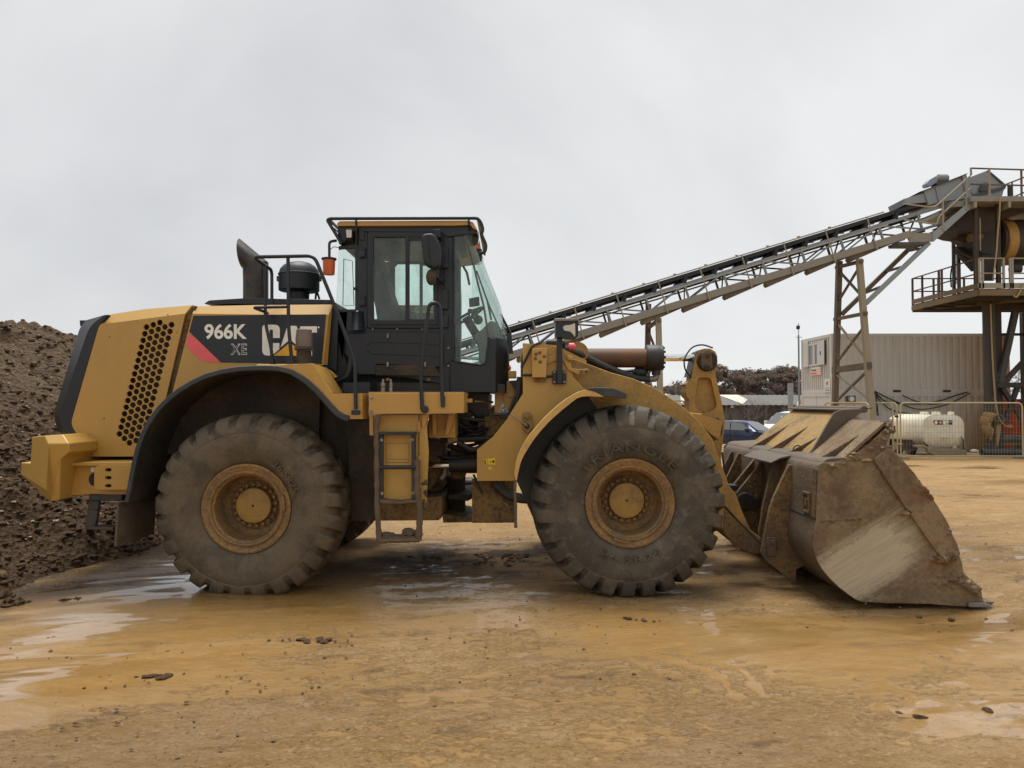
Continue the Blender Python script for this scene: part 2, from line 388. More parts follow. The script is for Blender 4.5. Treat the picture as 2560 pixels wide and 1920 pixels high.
# wet ochre ground
def ground_mat():
    m, t, b = nodes('wet_ochre_mud'); p = pos(t)
    at = t.nodes.new("ShaderNodeAttribute"); at.attribute_name = 'wet'; wet0 = at.outputs['Fac']
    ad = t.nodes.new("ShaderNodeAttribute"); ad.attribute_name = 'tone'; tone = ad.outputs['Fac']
    ac = t.nodes.new("ShaderNodeAttribute"); ac.attribute_name = 'film'; film_d = ac.outputs['Fac']
    sp = scaled(t, p, (1, 2.4, 1), rot=(0, 0, R(-12)))
    n1 = noise(t, sp, .8, 8, .62, .3); n2 = noise(t, sp, 6, 8, .7); n3 = noise(t, scaled(t, p, (1, 1.5, 1)), 34, 7, .72); n4 = noise(t, p, 120, 4, .7)
    na = noise(t, scaled(t, p, (1, 1.9, 1), rot=(0, 0, R(-14))), 7.5, 8, .70, .25); nb = noise(t, scaled(t, p, (1, 1.5, 1), loc=(3, 1, 0)), 26, 6, .68)
    v = math_(t, 'SUBTRACT', math_(t, 'ADD', math_(t, 'MULTIPLY', na, 1.0), math_(t, 'MULTIPLY', nb, .42)), math_(t, 'MULTIPLY', film_d, 19.0))
    crust = ramp(t, v, .64, .78); soft = ramp(t, v, .50, 1.0)
    wet = math_(t, 'MULTIPLY', wet0, math_(t, 'SUBTRACT', 1.0, crust))
    film = mixc(t, n1, GW1, GW2); film = mixc(t, math_(t, 'MULTIPLY', ramp(t, n2, .45, .7), .5), film, GB); film = mixc(t, math_(t, 'MULTIPLY', ramp(t, n3, .56, .7), .4), film, (.19,.11,.04))
    dry = mixc(t, ramp(t, n1, .36, .66), GB, GC); dry = mixc(t, math_(t, 'MULTIPLY', ramp(t, n2, .40, .62), .55), dry, GA)
    dry = mixc(t, math_(t, 'MULTIPLY', ramp(t, n3, .52, .66), .75), dry, (.17,.105,.05)); dry = mixc(t, math_(t, 'MULTIPLY', ramp(t, nb, .54, .64), .6), dry, (.62,.43,.24))
    dry = mixc(t, math_(t, 'MULTIPLY', ramp(t, n4, .55, .7), .3), dry, (.55,.40,.24))
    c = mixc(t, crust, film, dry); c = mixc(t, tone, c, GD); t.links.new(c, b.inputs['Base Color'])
    rr = math_(t, 'ADD', math_(t, 'MULTIPLY', crust, .36), math_(t, 'ADD', .30, math_(t, 'MULTIPLY', n2, .16)))
    rr = math_(t, 'ADD', rr, math_(t, 'MULTIPLY', wet, -.36)); t.links.new(math_(t, 'MAXIMUM', rr, .035), b.inputs['Roughness'])
    t.links.new(math_(t, 'ADD', .30, math_(t, 'MULTIPLY', math_(t, 'SUBTRACT', math_(t, 'MULTIPLY', wet, 2.0), crust), .2)), b.inputs['Specular IOR Level']); b.inputs['IOR'].default_value = 1.5
    t.links.new(math_(t, 'MULTIPLY', wet, .8), b.inputs['Coat Weight']); b.inputs['Coat Roughness'].default_value = .04; b.inputs['Coat IOR'].default_value = 1.5
    rough_h = math_(t, 'SUBTRACT', math_(t, 'ADD', math_(t, 'ADD', math_(t, 'MULTIPLY', n3, 1.7), math_(t, 'MULTIPLY', n4, .4)), math_(t, 'MULTIPLY', n2, .8)), 1.45)
    k = math_(t, 'ADD', math_(t, 'MULTIPLY', crust, .8), math_(t, 'MULTIPLY', math_(t, 'SUBTRACT', 1.0, wet), .2))
    edge = math_(t, 'ADD', math_(t, 'MULTIPLY', crust, .30), math_(t, 'MULTIPLY', soft, .35)); rip = math_(t, 'MULTIPLY', noise(t, scaled(t, p, (1.6, 3.2, 1), rot=(0, 0, R(-8))), 4.5, 5, .6), .22)
    bump(t, b, math_(t, 'ADD', edge, math_(t, 'ADD', math_(t, 'MULTIPLY', rough_h, k), rip)), 1.0, .022)
    return m
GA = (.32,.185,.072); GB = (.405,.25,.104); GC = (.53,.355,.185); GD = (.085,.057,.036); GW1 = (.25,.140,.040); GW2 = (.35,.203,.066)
M['ground'] = ground_mat()
def heap_mat():
    m, t, b = nodes('stockpile_soil'); p = pos(t)
    n1 = noise(t, p, .55, 6, .6, .4); n2 = noise(t, p, 9, 8, .72); n3 = noise(t, p, 33, 6, .7)
    sx = t.nodes.new("ShaderNodeSeparateXYZ"); t.links.new(p, sx.inputs[0])
    up = _n(t, "ShaderNodeMapRange", **{'From Min': .9, 'From Max': 2.1}); t.links.new(sx.outputs['Z'], up.inputs['Value'])
    c = mixc(t, n1, (.046,.029,.017), (.098,.061,.035)); c = mixc(t, ramp(t, n2, .4, .72), c, (.13,.084,.05))
    c = mixc(t, math_(t, 'MULTIPLY', up.outputs[0], .5), c, mixc(t, n2, (.07,.049,.031), (.21,.155,.10)))
    v = _n(t, "ShaderNodeTexVoronoi", Scale=15.0, Randomness=1.0); t.links.new(p, v.inputs['Vector'])
    c = mixc(t, math_(t, 'MULTIPLY', ramp(t, n3, .58, .75), .55), c, (.03,.02,.013))
    t.links.new(c, b.inputs['Base Color']); b.inputs['Roughness'].default_value = .88; b.inputs['Specular IOR Level'].default_value = .15
    bump(t, b, math_(t, 'ADD', math_(t, 'MULTIPLY', v.outputs['Distance'], 1.0), math_(t, 'ADD', n2, math_(t, 'MULTIPLY', n3, .4))), 1.0, .05)
    return m
M['heap'] = heap_mat()
M['soil'] = paint('soil_lumps', (.068,.042,.024), .9, dirt=(.135,.087,.05), amt=.8, dscale=5, var=.5, bmp=.25, spec=.12)
M['stone'] = paint('pale_gravel', (.32,.265,.19), .7, dirt=(.12,.08,.05), amt=.5, dscale=7, var=.5, bmp=.08)
# yard buildings and plant
M['cont'] = None
def cont_mat():
    m, t, b = nodes('container_dusty_cream'); p = pos(t)
    sx = t.nodes.new("ShaderNodeSeparateXYZ"); t.links.new(p, sx.inputs[0])
    st = noise(t, scaled(t, p, (3.2, 3.2, .5)), 1.6, 6, .6); n = noise(t, p, 1.2, 6, .6)
    mr = _n(t, "ShaderNodeMapRange", **{'From Min': 18.2, 'From Max': 21.8}); t.links.new(sx.outputs['X'], mr.inputs['Value'])
    mz = _n(t, "ShaderNodeMapRange", **{'From Min': 1.7, 'From Max': -.2, 'To Max': .45}); t.links.new(sx.outputs['Z'], mz.inputs['Value'])
    f = math_(t, 'ADD', math_(t, 'MULTIPLY', mr.outputs[0], .95), math_(t, 'MULTIPLY', math_(t, 'SUBTRACT', st, .5), .5))
    f = ramp(t, math_(t, 'ADD', f, math_(t, 'MULTIPLY', mz.outputs[0], mr.outputs[0])), .2, 1.1)
    c = mixc(t, n, (.50,.505,.49), (.58,.585,.565)); c = mixc(t, math_(t, 'MULTIPLY', ramp(t, st, .55, .8), .3), c, (.24,.2,.14))
    c = mixc(t, f, c, mixc(t, st, (.17,.112,.05), (.30,.20,.098)))
    t.links.new(c, b.inputs['Base Color']); b.inputs['Roughness'].default_value = .6
    return m
M['cont'] = cont_mat()
M['galv'] = paint('conveyor_grey_blue', (.25,.285,.315), .5, dirt=(.22,.2,.17), amt=.3, dscale=1.4, var=.2, bmp=0)
M['galv_dark'] = paint('conveyor_dark_steel', (.065,.072,.08), .6, dirt=(.12,.105,.085), amt=.35, dscale=1.4, bmp=0)
M['channel'] = paint('dusty_channel', (.24,.235,.21), .6, dirt=(.27,.22,.15), amt=.45, dscale=1.0, var=.2, bmp=0)
M['belt'] = plain('belt_rubber', (.016,.018,.022), .6)
M['rail'] = paint('dusty_rail', (.28,.265,.215), .6, dirt=(.32,.255,.16), amt=.6, dscale=1.5, bmp=0)
M['railrust'] = paint('rusty_rail', (.10,.062,.05), .7, dirt=(.2,.13,.07), amt=.6, dscale=1.5, bmp=0)
M['trestle'] = paint('rusty_trestle', (.10,.082,.062), .7, dirt=(.22,.165,.085), amt=.75, dscale=1.1, var=.3, bmp=0)
M['trestle_l'] = paint('dusty_trestle_leg', (.26,.225,.155), .65, dirt=(.3,.215,.11), amt=.55, dscale=.8, var=.2, bmp=0)
M['column'] = paint('dark_column', (.05,.048,.046), .65, dirt=(.1,.07,.042), amt=.6, dscale=1.0, var=.3, bmp=0)
M['plant'] = paint('sooty_plant_steel', (.032,.029,.027), .7, dirt=(.10,.056,.03), amt=.7, dscale=1.3, var=.3, bmp=0)
M['deck'] = paint('rusty_deck', (.16,.11,.06), .7, dirt=(.24,.165,.085), amt=.6, dscale=1.0, var=.3, bmp=0)
M['drum'] = paint('drum_rust', (.045,.036,.03), .6, dirt=(.12,.06,.03), amt=.7, dscale=1.4, var=.3, bmp=0)
M['drum_band'] = paint('drum_yellow_band', (.46,.26,.06), .55, dirt=(.06,.045,.035), amt=1.0, dscale=2.2, var=.4, bmp=0, fine=1.0)
M['drum_grey'] = paint('drum_grey', (.11,.105,.115), .55, dirt=(.05,.04,.035), amt=.6, dscale=1.5, bmp=0)
M['tank'] = paint('cream_tank', (.80,.77,.63), .5, dirt=(.42,.28,.10), amt=.5, dscale=1.3, mud=(.2, 1.1, .5), var=.1, bmp=0)
M['chassis'] = paint('dusty_chassis', (.27,.23,.14), .7, dirt=(.2,.14,.07), amt=.7, dscale=2.0, bmp=0)
M['fence'] = paint('cream_fence_tube', (.44,.38,.24), .55, dirt=(.3,.21,.1), amt=.4, dscale=2.0, bmp=0)
M['wire'] = paint('fence_wire', (.30,.25,.15), .6, amt=.4, dscale=2.0, bmp=0)
M['cable'] = plain('black_cable', (.018,.016,.014), .6)
M['rag'] = paint('dirty_sacking', (.36,.24,.11), .9, dirt=(.14,.09,.045), amt=.6, dscale=2.2, var=.4, bmp=.2)
M['hose'] = paint('yellow_hose', (.36,.26,.11), .6, dirt=(.2,.14,.07), amt=.5, dscale=2, bmp=0)
M['blackroll'] = plain('black_membrane', (.02,.022,.027), .45)
M['redbox'] = paint('red_steel', (.32,.04,.025), .6, dirt=(.12,.06,.04), amt=.5, dscale=1.3, bmp=0)
M['sign_white'] = plain('sign_white', (.7,.68,.64), .5)
M['sign_red'] = plain('sign_orange', (.75,.12,.05), .5)
M['sign_pink'] = plain('sign_pink', (.75,.36,.27), .5)
M['sign_blue'] = plain('sign_blue', (.1,.25,.55), .5)
M['win'] = plain('dark_window', (.10,.105,.10), .08, spec=1.0)
M['shed_roof'] = paint('shed_sheet_roof', (.105,.102,.092), .7, dirt=(.16,.14,.1), amt=.6, dscale=.3, var=.2, bmp=0)
M['shed_light'] = plain('shed_rooflight', (.6,.58,.46), .5)
M['shed_wall'] = paint('shed_dark_wall', (.035,.035,.036), .7, dirt=(.07,.06,.045), amt=.6, dscale=.5, bmp=0)
M['carblue'] = paint('car_blue_metallic', (.032,.05,.105), .22, .35, dirt=(.12,.1,.08), amt=.18, dscale=1.5, bmp=0)
M['carwhite'] = plain('car_white', (.72,.73,.75), .25)
M['cartrim'] = plain('car_trim', (.015,.015,.017), .5)
M['alloy'] = plain('alloy_wheel', (.5,.5,.52), .3, .8)
M['leaf_a'] = paint('leaf_russet', (.27,.165,.125), .8, dirt=(.19,.13,.1), amt=.6, dscale=.25, var=.6, bmp=0, spec=.15)
M['leaf_b'] = paint('leaf_brown', (.23,.185,.15), .8, dirt=(.27,.17,.12), amt=.5, dscale=.25, var=.6, bmp=0, spec=.15)
M['leaf_g'] = paint('leaf_green', (.13,.15,.11), .8, dirt=(.06,.065,.045), amt=.5, dscale=.25, var=.6, bmp=0, spec=.15)
M['bark'] = paint('bark', (.12,.105,.095), .9, amt=.3, dscale=1, bmp=0)
M['wood'] = plain('planks', (.42,.27,.14), .7)

def leaf_mat(name, a, b_):
    m = bpy.data.materials.new(name); m.use_nodes = True; t = m.node_tree; t.nodes.clear()
    o = t.nodes.new("ShaderNodeOutputMaterial"); d = t.nodes.new("ShaderNodeBsdfDiffuse"); r = t.nodes.new("ShaderNodeBsdfTranslucent"); x = t.nodes.new("ShaderNodeMixShader")
    p = pos(t); c = mixc(t, ramp(t, noise(t, p, .35, 4), .3, .7), a, b_)
    t.links.new(c, d.inputs['Color']); t.links.new(c, r.inputs['Color']); x.inputs[0].default_value = .5
    t.links.new(d.outputs[0], x.inputs[1]); t.links.new(r.outputs[0], x.inputs[2]); t.links.new(x.outputs[0], o.inputs['Surface']); return m
M['leaf_a'] = leaf_mat('leaf_russet', (.17,.13,.108), (.245,.19,.158)); M['leaf_b'] = leaf_mat('leaf_brown', (.165,.14,.115), (.24,.20,.17)); M['leaf_g'] = leaf_mat('leaf_green', (.10,.115,.08), (.16,.18,.13))
M['grit'] = paint('mud_grit', (.13,.088,.05), .9, dirt=(.22,.15,.085), amt=.7, dscale=6, var=.5, bmp=.1, spec=.12)
# ------------------------------------------------------------------ ground sheet
def make_ground():
    d = [3.0]
    while d[-1] < 700: d.append(d[-1] * 1.0062 + (0.0 if d[-1] < 40 else d[-1] * .02))
    ys = np.array([-400., -150, -60, -30, -15, -9, -6.5, -5, -4.3] + [CAMY + q for q in d])
    xo = [8.6]
    while xo[-1] < 700: xo.append(xo[-1] * 1.012 + (.12 if xo[-1] < 40 else xo[-1] * .06))
    xs = np.concatenate([-np.array(xo[::-1]) + 1.6, np.arange(-6.97, 8.58, .023), np.array(xo)])
    X, Y = np.meshgrid(xs, ys)
    base = gz(Y)
    near = np.exp(-np.clip(np.hypot(X, Y + 2) - 9, 0, None) / 14.0)
    c, s = math.cos(R(12)), math.sin(R(12))
    U = X * c + Y * s; V = -X * s + Y * c
    def blob(cx, cy, rx, ry): return np.exp(-(((X-cx)/rx)**2 + ((Y-cy)/ry)**2))
    und = -.075*blob(3.75, -.3, 1.5, .9) + (fbm(X * .3, Y * .3, 3, 5) - .5) * .06 + (fbm(U * .5, V * 2.2, 3, 9) - .5) * .022
    h = (fbm(X * 7, Y * 8.5, 5, 53, .66) - .5) * .020 + (fbm(U * 1.4, V * 5.5, 5, 31, .62) - .5) * .026
    # lug prints pressed in by an earlier pass
    a = np.array(P(1500, 1800, -3)[:2]); 
    for (px0, py0, px1, py1, wd) in ((1700, 1690, 2330, 1590, .5),):
        d0 = FPX * EYE / (py0 - 1005); d1 = FPX * EYE / (py1 - 1005)
        A = np.array([(px0-1280)/FPX*d0, CAMY+d0]); B = np.array([(px1-1280)/FPX*d1, CAMY+d1]); D = (B-A)/np.linalg.norm(B-A); Ln = np.linalg.norm(B-A)
        t = (X-A[0])*D[0] + (Y-A[1])*D[1]; q = -(X-A[0])*D[1] + (Y-A[1])*D[0]
        m = sstep(wd, wd-.12, np.abs(q)) * sstep(-.4, .3, t) * sstep(Ln+.4, Ln-.3, t) * sstep(.35, .6, fbm(X*.9, Y*.9, 3, 91))
        ph = t / .23 + np.abs(q) * 1.2 + (fbm(X*3, Y*3, 2, 95) - .5)
        h = h + m * (sstep(.3, .5, np.abs(ph - np.round(ph)) * 2) * .018 - .009)
    film = (fbm(X * .45 + 9, Y * .7 + 2, 4, 61) - .5) * .030 + (fbm(U * .35, V * 1.7 + 3, 4, 63, .6) - .5) * .026
    lev = film - .0035 + .024*blob(-3.4, -1.2, 1.2, 1.4) + .03*blob(-3.1, -2.4, .5, .6) + .034*blob(-3.3, .5, 1.0, 1.1) + .020*blob(2.6, -1.2, 2.2, .8) + .022*blob(2.6, -2.9, 1.1, .9)*sstep(.3,.55,fbm(X*1.3, Y*1.9, 3, 85)) + .022*blob(4.2, -1.0, 1.0, 1.0)*sstep(.3,.5,fbm(X*1.1, Y*1.6, 3, 86)) \
        + .013*blob(0.0, -1.0, 2.8, .9) - .010*blob(.3, 1.6, 2.2, .9) - .012*blob(.2, -3.3, 2.2, 1.1) - .006*sstep(2.5, 5, Y) + .010*blob(0, 12, 30, 9)*sstep(.45, .6, fbm(X*.3, Y*.25, 3, 68)) + .022*blob(8, 27, 16, 4)
    dep = lev - h; filmd = np.clip(dep, -.03, .03); crust = sstep(.004, -.004, dep)
    clear = np.clip((blob(-3.4, -1.2, 1.1, 1.3) + blob(-3.1, -2.4, .6, .7)) * sstep(.38, .56, fbm(U*1.2, V*3.2, 4, 66)) + blob(-3.2, .45, .8, .9) + 1.0*blob(3.0, -2.4, 1.5, 1.9)*sstep(.40, .55, fbm(X*1.6, Y*2.2, 4, 67)) + .7*sstep(.57, .70, fbm(U*.5, V*1.5, 4, 69)), 0, 1)
    wet = (.25 + .75 * clear) * sstep(-.006, .006, dep)
    h = und + np.where(dep > 0, lev - .3 * np.minimum(dep, .01) * .1, h + .004 * crust)
    Z = base + h * near + (fbm(X*.15, Y*.15, 3, 8) - .5) * .12 * (1 - near)
    toe = sstep(-3.6, -4.7, X) * sstep(-3, -1, Y)
    tone = np.clip(.62*sstep(.35,.75, blob(-.1, 1.55, 3.3, 1.15) + .5*(fbm(X*1.1, Y*1.6, 4, 79)-.5)) + .85*blob(-.2, 1.9, 1.7, .9)*sstep(.42, .6, fbm(X*2.2, Y*3, 4, 71)) + .5*blob(2.4, .9, 1.2, .8) * sstep(.4, .6, fbm(X*2, Y*3, 4, 73)) + .8*blob(-3.35,.35,.8,.9)*sstep(.36,.5,fbm(X*1.4, Y*2, 4, 76)) + .75*toe * sstep(.35, .6, fbm(X*1.6, Y*2, 4, 72))  # real dark mud, plus shade under the machine painted into the ground colour
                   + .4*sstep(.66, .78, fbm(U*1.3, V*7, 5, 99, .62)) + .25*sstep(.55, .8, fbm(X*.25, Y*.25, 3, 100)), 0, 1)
    W_ = np.clip(wet, 0, 1)
    ny, nx = X.shape; idx = np.arange(nx * ny).reshape(ny, nx)
    F = np.stack([idx[:-1,:-1].ravel(), idx[:-1,1:].ravel(), idx[1:,1:].ravel(), idx[1:,:-1].ravel()], 1)
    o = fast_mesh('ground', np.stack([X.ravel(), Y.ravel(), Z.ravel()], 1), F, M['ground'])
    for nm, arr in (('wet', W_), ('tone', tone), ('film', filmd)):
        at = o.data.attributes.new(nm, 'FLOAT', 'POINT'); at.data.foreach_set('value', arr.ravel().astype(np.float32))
    kind(o, 'structure'); return o
make_ground()

# ------------------------------------------------------------------ soil stockpile on the left
def heap_h(X, Y):
    toe = -4.62 + .09 * np.clip(Y, -2, 4) + (fbm(Y * .9 + 4, X * .12, 4, 201) - .5) * .9
    e = toe - X
    e = e * sstep(-4.5, -1.5, Y) + (1 - sstep(-4.5, -1.5, Y)) * np.minimum(e, (Y + 4.5) * 1.2)
    slope = .47 * e + .10 * np.clip(e - 1.2, 0, 9)
    crest = 3.75 - .012 * np.clip(Y - 6, 0, 40) + (fbm(X * .3, Y * .3, 3, 205) - .5) * .9
    k = .35; h = -k * np.log(np.exp(-np.clip(slope, -3, 9) / k) + np.exp(-crest / k))
    m = sstep(-.1, .5, e)
    h = h + m * ((fbm(X * .55, Y * .55, 4, 211) - .5) * .55 + (fbm(X * 2.3, Y * 2.3, 4, 213, .6) - .5) * .34 + np.abs(fbm(X * 5.5, Y * 5.5, 4, 217, .62) - .5) * .26
              + np.abs(fbm(X * 14, Y * 14, 3, 219, .6) - .5) * .10)
    h = h - m * .22 * np.clip(1 - np.abs(fbm(Y * 1.05 + X * .12, X * .16 + 9, 3, 223) - .5) * 14, 0, 1) * sstep(.3, 1.5, e)
    return np.where(e < -.35, -.12, h + gz(Y) - .05)
def make_heap():
    ys = np.concatenate([np.arange(-4.5, 4, .045), np.arange(4, 12, .07), np.arange(12, 34, .2)])
    xs = np.concatenate([np.arange(-30, -13, .2), np.arange(-13, -7, .07), np.arange(-7, -3.6, .042)])
    X, Y = np.meshgrid(xs, ys); Z = heap_h(X, Y)
    ny, nx = X.shape; idx = np.arange(nx * ny).reshape(ny, nx)
    F = np.stack([idx[:-1,:-1].ravel(), idx[:-1,1:].ravel(), idx[1:,1:].ravel(), idx[1:,:-1].ravel()], 1)
    o = fast_mesh('soil_heap', np.stack([X.ravel(), Y.ravel(), Z.ravel()], 1), F, M['heap'])
    tag(o, 'big brown heap of soil and gravel behind the rear of the loader', 'soil heap'); return o
HEAP = make_heap()
def ico(sub):
    bm = bmesh.new(); bmesh.ops.create_icosphere(bm, subdivisions=sub, radius=1)
    v = np.array([x.co[:] for x in bm.verts]); f = np.array([[q.index for q in p.verts] for p in bm.faces]); bm.free(); return v, f
ICO1, ICO2 = ico(1), ico(2)
def lumps(name, pts, sizes, m, sub=1, flat=.65, jit=.28, parent=None, smooth=False):
    V0, F0 = ICO1 if sub == 1 else ICO2
    n = len(pts); k = len(V0)
    J = 1 + RNG.normal(0, jit, (n, k)).clip(-.55, .55)
    S = sizes[:, None] * np.stack([RNG.uniform(.75, 1.35, n), RNG.uniform(.75, 1.35, n), RNG.uniform(flat * .7, flat * 1.3, n)], 1)
    a = RNG.uniform(0, 6.283, n); ca, sa = np.cos(a), np.sin(a)
    V = V0[None] * J[:, :, None] * S[:, None, :]
    x = V[..., 0] * ca[:, None] - V[..., 1] * sa[:, None]; y = V[..., 0] * sa[:, None] + V[..., 1] * ca[:, None]
    V = np.stack([x, y, V[..., 2]], -1) + np.asarray(pts)[:, None, :]
    F = (F0[None] + (np.arange(n) * k)[:, None, None]).reshape(-1, 3)
    return fast_mesh(name, V.reshape(-1, 3), F, m, parent, smooth)
def heap_pts(n, x0, x1, y0, y1, sink):
    x = RNG.uniform(x0, x1, n); y = RNG.uniform(y0, y1, n); z = heap_h(x, y); k = z > -.06
    return np.stack([x[k], y[k], z[k] + sink], 1)
p = heap_pts(9000, -7.2, -3.9, -1.2, 5.0, .0); s = .008 + .034 * RNG.random(len(p)) ** 3
kind(lumps('soil_clods', p, s, M['soil'], 1, .6, .25, HEAP), 'stuff')
p = heap_pts(420, -7.0, -3.9, -1.0, 4.0, .0); s = .03 + .05 * RNG.random(len(p)) ** 2
kind(lumps('large_clods', p, s, M['soil'], 2, .6, .2, HEAP), 'stuff')
p = heap_pts(5200, -14, -5.0, -1.2, 13.0, .0); s = .010 + .022 * RNG.random(len(p)) ** 2
kind(lumps('gravel', p, s, M['stone'], 1, .55, .2, HEAP), 'stuff')
p = heap_pts(260, -13, -4.8, -1.2, 11.0, .0); s = .03 + .05 * RNG.random(len(p)) ** 2
kind(lumps('broken_stones', p, s, M['grit'], 1, .6, .22, HEAP), 'stuff')
p = heap_pts(2600, -14, -6.0, 3.0, 13.0, .0); s = .02 + .06 * RNG.random(len(p)) ** 2
kind(lumps('crest_clods', p, s, M['soil'], 1, .6, .2, HEAP), 'stuff')
# crumbs scattered over the yard
n = 2600; d = 3.4 + 9 * RNG.random(n) ** 1.5; x = (RNG.random(n) - .5) * 1.5 * d
q = np.stack([x, CAMY + d, gz(CAMY + d) + .004], 1); q = q[~((q[:, 0] < -4.4) & (q[:, 1] > -.4))]
kind(lumps('mud_crumbs', q, .003 + .011 * RNG.random(len(q)) ** 4, M['grit'], 1, .55, .2), 'stuff')
q = []
for (pa, pb, ya, yb, n_) in ((1170,1340,1383,1412,90),(700,850,1588,1600,26),(1010,1130,1385,1400,24),(360,440,1680,1690,18),(1560,1620,1540,1550,10)):
    for _ in range(n_):
        py_ = RNG.uniform(ya, yb); dd = FPX * EYE / (py_ - 1005); q.append(((RNG.normal((pa+pb)/2, (pb-pa)/4) - 1280)/FPX*dd, CAMY + dd, .004))
q = np.array(q); kind(lumps('dark_mud_scraps', q, .006 + .028 * RNG.random(len(q)) ** 2, M['soil'], 1, .35, .22), 'stuff')
def ground_at(px, py): 
    dd = FPX * EYE / (py - 1005.0); return Vector(((px - 1280) / FPX * dd, CAMY + dd, 0))
CL = [(22,1490,.06,'left edge of the yard, nearest the heap'),(30,1512,.075,'largest of the left-edge lumps'),(57,1510,.065,'second from the left below the heap toe'),(170,1505,.05,'left end of a row of three in wet mud'),(190,1503,.035,'middle of a row of three in wet mud'),(205,1501,.045,'right end of a row of three in wet mud'),
      (2290,1540,.022,'on the wet mud below the bucket lip'),(2370,1548,.024,'on the wet mud below the bucket tip'),(2455,1778,.036,'darkest one in the lower right foreground'),(2515,1788,.022,'at the far right edge of the foreground'),(2290,1792,.03,'in the foreground below the bucket'),(2236,1778,.02,'small one left of a pair in the foreground'),(1930,1832,.02,'in the centre right foreground')]
for i, (px, py, r, where) in enumerate(CL):
    g = ground_at(px, py); pts = np.array([[g.x, g.y, r * .35], [g.x + r * .8, g.y + r * .3, r * .2], [g.x - r * .7, g.y - r * .2, r * .15]])
    o = lumps('mud_lump', pts, np.array([r, r * .55, r * .45]), M['soil'], 2, .75, .2)
    tag(o, 'dark brown lump of mud, ' + where, 'mud lump', 'loose mud lumps on the yard')
# ------------------------------------------------------------------ the loader
WL_X = P(1095, 1273, 1.48).x
LOADER = thing('wheel_loader', 'large yellow and black wheel loader with its muddy bucket resting on the ground', 'wheel loader', (0, 1.48, 0))
CY = 1.48
def mir(y): return 2 * CY - y
def part(name, mb, m, parent=None, bevel=0.0, label=None, **k):
    o = mb.build(name, m, parent or LOADER, bevel, **k)
    if label: o['label'] = label
    return o
def mirror_part(o, name=None):
    me = o.data.copy(); org = Vector((0,0,0)); q = o.parent
    while q is not None: org += q.location; q = q.parent
    for v in me.vertices: v.co.y = 2 * (CY - org.y) - v.co.y
    me.flip_normals(); c = o.copy(); c.data = me; C.objects.link(c); c.parent = o.parent; return c
TW = .67
def tyre_mesh(c, nl, depth, ph, rough_amp, seed, grow):
    prof = [(.115,.40),(.06,.425),(.035,.47),(.012,.54),(0.0,.62),(.004,.685),(.012,.70),(.008,.712),(.022,.765),(.045,.81),(.062,.835),(.085,.855),(.115,.868)]
    tread = [(t, .872 + .012 * math.sin(math.pi * (t - .14) / .39)) for t in np.linspace(.14, .53, 15)]
    prof = prof + tread + [(TW - y, r) for y, r in reversed(prof)]
    pr = np.array(prof); K = len(pr); N = nl * 22
    th = np.arange(N) / N * 2 * math.pi
    TH, KK = np.meshgrid(th, np.arange(K), indexing='ij')
    y = pr[KK, 0]; r = pr[KK, 1].copy()
    side = np.where(y < TW / 2, 0.0, .5); yy = np.minimum(y, TW - y)
    u = TH / (2 * math.pi) * nl + ph + side + (yy - .05) * 1.25
    f = np.abs(u - np.round(u)); g = sstep(.195, .145, f) * sstep(.34, .25, yy)
    amp = np.where(r > .86, 1.0, sstep(.735, .86, r) * (1.0 if depth > .03 else .75))
    r = r + grow * sstep(.60, .86, r) - g * depth * amp
    nz = (fbm(TH * 14, y * 16, 4, seed) - .5) * .8 + .5 * (fbm(TH * 40, y * 40, 3, seed + 5) - .5)
    r = r + nz * rough_amp * (r > .55)
    y = y + np.where(KK < K // 2, 1, -1) * (g * depth * .55 * sstep(.70, .84, pr[KK, 1]) + np.abs(nz) * rough_amp * .8)
    x = c[0] + r * np.cos(TH); z = c[2] + r * np.sin(TH); yw = c[1] + y
    lift = np.clip(-.012 - z, 0, None); z = z + lift
    yw = yw + np.where(y < TW / 2, -1, 1) * lift * .5 * sstep(.3, .0, np.minimum(y, TW - y))
    V = np.stack([x.ravel(), yw.ravel(), z.ravel()], 1); idx = np.arange(N * K).reshape(N, K)
    nx_ = np.roll(idx, -1, 0)
    F = np.stack([idx[:, :-1].ravel(), idx[:, 1:].ravel(), nx_[:, 1:].ravel(), nx_[:, :-1].ravel()], 1)
    return V, F
def tyre_text(mb, body, c, rad, h, a0, a1, inward=False, y=.0005):
    v, f = text_geo(body, .012, 1.1)
    ax = min(p[0] for p in v); bx = max(p[0] for p in v); az = min(p[1] for p in v); bz = max(p[1] for p in v)
    def at(p, yy):
        t = (p[0]-ax)/(bx-ax); q = (p[1]-az)/(bz-az)
        an = R(a0 + (a1 - a0) * t); r = rad + (h * q if not inward else h * (1 - q)); return (c[0] + r*math.cos(an), c[1] + yy, c[2] + r*math.sin(an))
    n = len(v); vs = [at(p, y) for p in v] + [at(p, y + .014) for p in v]
    fs = [tuple(q) for q in f]
    cnt = {}
    for q in f:
        for i in range(len(q)):
            e = (q[i], q[(i+1) % len(q)]); k = tuple(sorted(e)); cnt.setdefault(k, []).append(e)
    for k, es in cnt.items():
        if len(es) == 1: a, b = es[0]; fs.append((a, b, b + n, a + n))
    mb.add(vs, fs)
NUT = MB().lathe([(.024,.0),(.024,-.018),(.019,-.024),(.019,-.04),(.012,-.044)], (0,0,0), 'y', 10)
